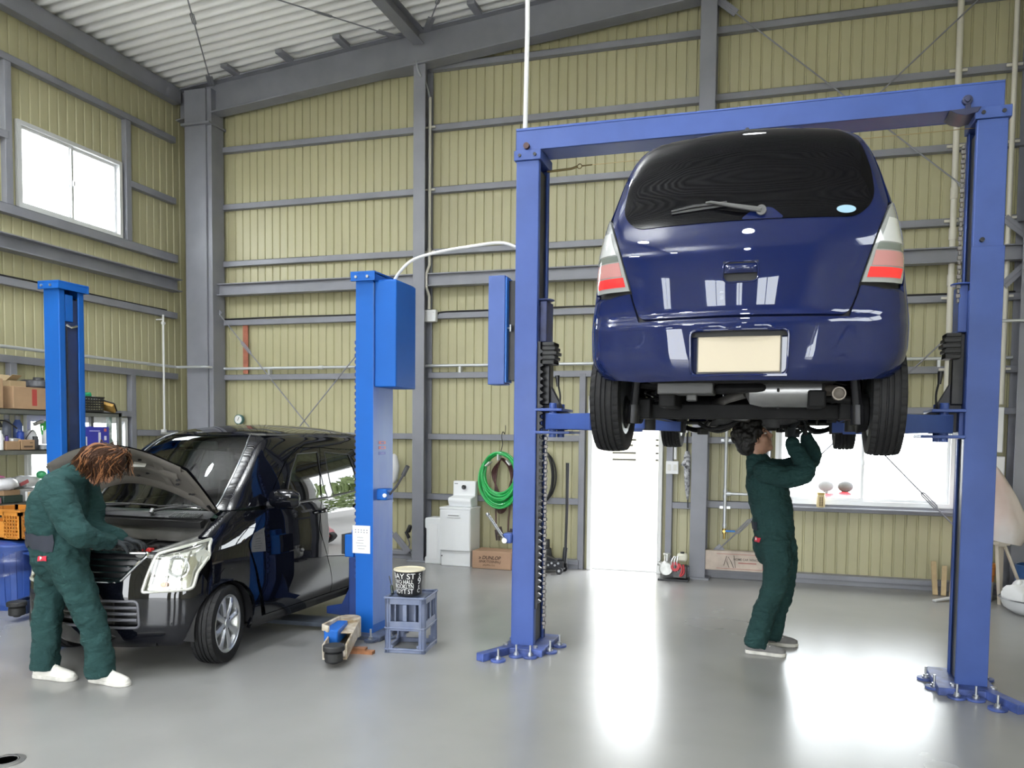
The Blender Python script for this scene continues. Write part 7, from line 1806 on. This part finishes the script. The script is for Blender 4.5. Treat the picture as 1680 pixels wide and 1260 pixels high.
# ------------------------------------------------------------------ right corner behind the right post
t = thing('step_stool', 'beige folding step stool under the white bag in the right corner', 'stool', (2.05, 8.45, 0))
BEI = mat('beige painted tube', (.56, .50, .42), .45)
MB().b2((1.86, 8.52, .60), (2.18, 8.74, .64)).build('step_plate', BEI, t, bevel=.008)
for a, b in (((2.07, 8.56, .62), (2.13, 8.62, 0)), ((2.13, 8.56, .62), (2.38, 8.62, 0)), ((1.90, 8.56, .62), (1.87, 8.62, 0)), ((1.92, 8.70, .62), (1.86, 8.88, 0)), ((2.15, 8.70, .62), (2.2, 8.88, 0))): MB().bar(a, b, .035, .022).build('leg', BEI, t, bevel=.004)
MB().cyl((2.08, 8.535, .615), (2.14, 8.535, .615), .03).build('hinge', BEI, t)
vs, fs = [], []; nu, nv = 30, 16
for i in range(nv + 1):
    v = i / nv; z = .642 + .80 * v; prof = (1 - v) ** .55 * 1.0 if v > .25 else .865 - .18 * (1 - v / .25) ** 2
    for j in range(nu):
        a = 2 * PI * j / nu; q = prof * (1 + .05 * math.sin(5 * a + 6 * v) + .03 * math.sin(9 * a - 4 * v))
        vs.append((2.06 - .10 * v + .36 * q * math.cos(a), 8.63 + .24 * q * math.sin(a), z - .05 * (1 - v) * math.cos(a)))
for i in range(nv):
    for j in range(nu): fs.append((i * nu + j, i * nu + (j + 1) % nu, (i + 1) * nu + (j + 1) % nu, (i + 1) * nu + j))
fs.append(tuple(range(nu - 1, -1, -1)))
tag(MB().add(vs, fs).build('plastic_bag', mat('white bag film', (.76, .73, .73), .35, noise=.25, nscale=2.2, col2=(.66, .50, .47), bump=.5, bscale=9), smooth=60), 'big white plastic bag slumped on the beige stool in the right corner', 'bag')
t = thing('wash_basin', 'white enamel wash basin on the floor in the right corner', 'basin', (2.34, 8.36, 0))
ENM = mat('white enamel', (.74, .75, .77), .25)
MB().lathe([(0, 0), (.18, 0), (.27, .06), (.30, .135), (.31, .14), (.31, .146), (.295, .145), (.26, .065), (.17, .012), (0, .012)], (2.34, 8.24, 0), 'Z', 40).build('bowl', ENM, t)
MB().lathe([(.305, .138), (.315, .142), (.305, .150), (.297, .146)], (2.34, 8.24, 0), 'Z', 40, closed=True).build('rim', mat('dark enamel rim', (.10, .10, .11), .4), t)
bag('cloth', (2.30, 8.24, .05), (.22, .20, .15), mat('white cloth', (.76, .76, .77), .8, bump=.6, bscale=14), 'crumpled white cloth heaped in the enamel basin', 'cloth', 11, .4, 24, 16)
tag(MB().bar((2.17, 8.22, .17), (2.20, 8.24, .31), .035, .03).build('brush_handle', WHITEPL, bevel=.006), 'short white handle sticking up out of the enamel basin', 'handle')
t = thing('pail', 'blue metal pail behind the stool legs', 'pail', (2.40, 8.79, 0))
MB().lathe([(0, .0), (.115, 0), (.12, .01), (.12, .38), (.125, .385), (.12, .39), (.11, .385), (.11, .01), (0, .01)], (2.42, 8.79, 0), 'Z', 28).build('pail_body', mat('pail blue', (.03, .10, .28), .4, noise=.2, nscale=8), t)
MB().lathe([(.12, .25), (.123, .255), (.12, .26)], (2.42, 8.79, 0), 'Z', 28).build('bead', mat('pail bead', (.10, .15, .28), .4), t); MB().box((2.322, 8.72, .16), (.05, .01, .09), (0, 0, .9)).build('label', mat('red label', (.5, .05, .05), .5), t)
MB().tube(arc((2.42, 8.79, .385), .122, 0, 180, 14, (1, 0, 0), (0, -.5, .35)), .004, 6).build('handle', ZINC, t)
t = thing('bucket', 'orange and white bucket behind the right lift post', 'bucket', (1.98, 8.72, 0))
MB().lathe([(0, 0), (.10, 0), (.11, .20), (0, .20)], (2.0, 8.80, 0), 'Z', 24).build('lower_band', mat('grey white band', (.50, .49, .48), .5), t)
MB().lathe([(0, .20), (.112, .20), (.117, .26), (.125, .27), (.12, .29), (.125, .34), (.135, .35), (.13, .38), (.0, .39)], (2.0, 8.80, 0), 'Z', 24).build('upper_body', mat('dull orange', (.55, .20, .03), .5), t)
for k, (x, y, dx, h) in enumerate(((1.60, 9.02, .0, .33), (1.675, 9.0, .03, .29), (1.75, 8.98, .04, .26))):
    tag(MB().bar((x, y - .1, 0), (x + dx, y + .06, h), .05, .028).build('wood_piece', mat('bare wood %d' % k, (.48, .36, .20), .7, noise=.2, nscale=8), bevel=.003), ('leftmost and tallest', 'middle', 'rightmost and shortest')[k] + ' of three wood offcuts leaning left of the right post', 'wood')
tag(MB().bar((1.52, 8.52, .012), (1.70, 8.66, .03), .05, .018).build('scraper', mat('white scraper', (.5, .5, .5), .5), bevel=.004), 'pale flat scraper lying on the floor left of the right post', 'scraper')
# floor drain at the lower left
t = thing('floor_drain', 'round metal floor drain at the lower left corner', 'drain', (-3.56, 2.83, 0))
MB().lathe([(0, .0), (.085, 0), (.085, .004), (.07, .006), (0, .005)], (-3.56, 2.83, 0), 'Z', 32).build('cover', mat('drain steel', (.30, .30, .30), .35, metal=.8), t)
MB().lathe([(.05, .006), (.055, .009), (.06, .006)], (-3.56, 2.83, 0), 'Z', 32).build('ring', mat('drain groove', (.08, .08, .08), .5), t)
# red car parked outside, seen bleached through the wide window
t = thing('car', 'red open car parked outside beyond the wide window', 'car', (.8, 11.2, -.13))
RDP = mat('red car outside', (.45, .02, .03), .3, coat=.5)
m = MB().grid(lambda u, v: (.05 + 1.55 * u, 10.6 + 1.2 * v, .16 + .76 * math.sin(PI * u) ** .45 * (1 - .35 * (2 * v - 1) ** 2)), 22, 10).b2((.12, 10.65, .02), (1.5, 11.75, .3)); m.build('body', RDP, t)
for x in (.61, .86): MB().ell((x, 11.2, .985), (.10, .06, .075)).tube([(x, 11.2, .70), (x, 11.2, .93)], .03, 8).build('headrest', mat('grey headrest', (.045, .045, .05), .8), t)
for x in (.25, 1.4):
    for y in (10.72, 11.68): MB().cyl((x, y - .08, .12), (x, y + .08, .12), .25).build('wheel', BLACKR, t, bevel=.02)
# small things on the wall just right of the bright blue post
tag(MB().tube([(-4.80, YB - .10, .98), (-4.80, YB - .10, 1.04), (-4.79, YB - .10, 1.20), (-4.80, YB - .10, 1.33), (-4.80, YB - .10, 1.36)], [(.01, .02), (.05, .05), (.065, .06), (.04, .04), (.01, .01)], 16, ref=(1, 0, 0)).build('cloth_bag', mat('white cloth', (.76, .76, .77), .8), smooth=60), 'small white cloth bag hanging behind the bright blue right post', 'bag')
t = thing('air_gun', 'small black air tool hanging on the left side of the middle column', 'tool', (-4.58, YB - .14, .22))
MB().box((-4.56, YB - .14, .40), (.05, .06, .10), (0, .4, 0)).box((-4.585, YB - .14, .32), (.035, .045, .10), (0, -.5, 0)).build('tool_body', BLACKP, t, bevel=.012)
MB().tube(spline([(-4.59, YB - .14, .29), (-4.56, YB - .13, .2), (-4.6, YB - .12, .12), (-4.54, YB - .12, .06), (-4.50, YB - .12, .012)], 6), .009, 8).build('cord', mat('grey cord', (.2, .2, .22), .5), t)
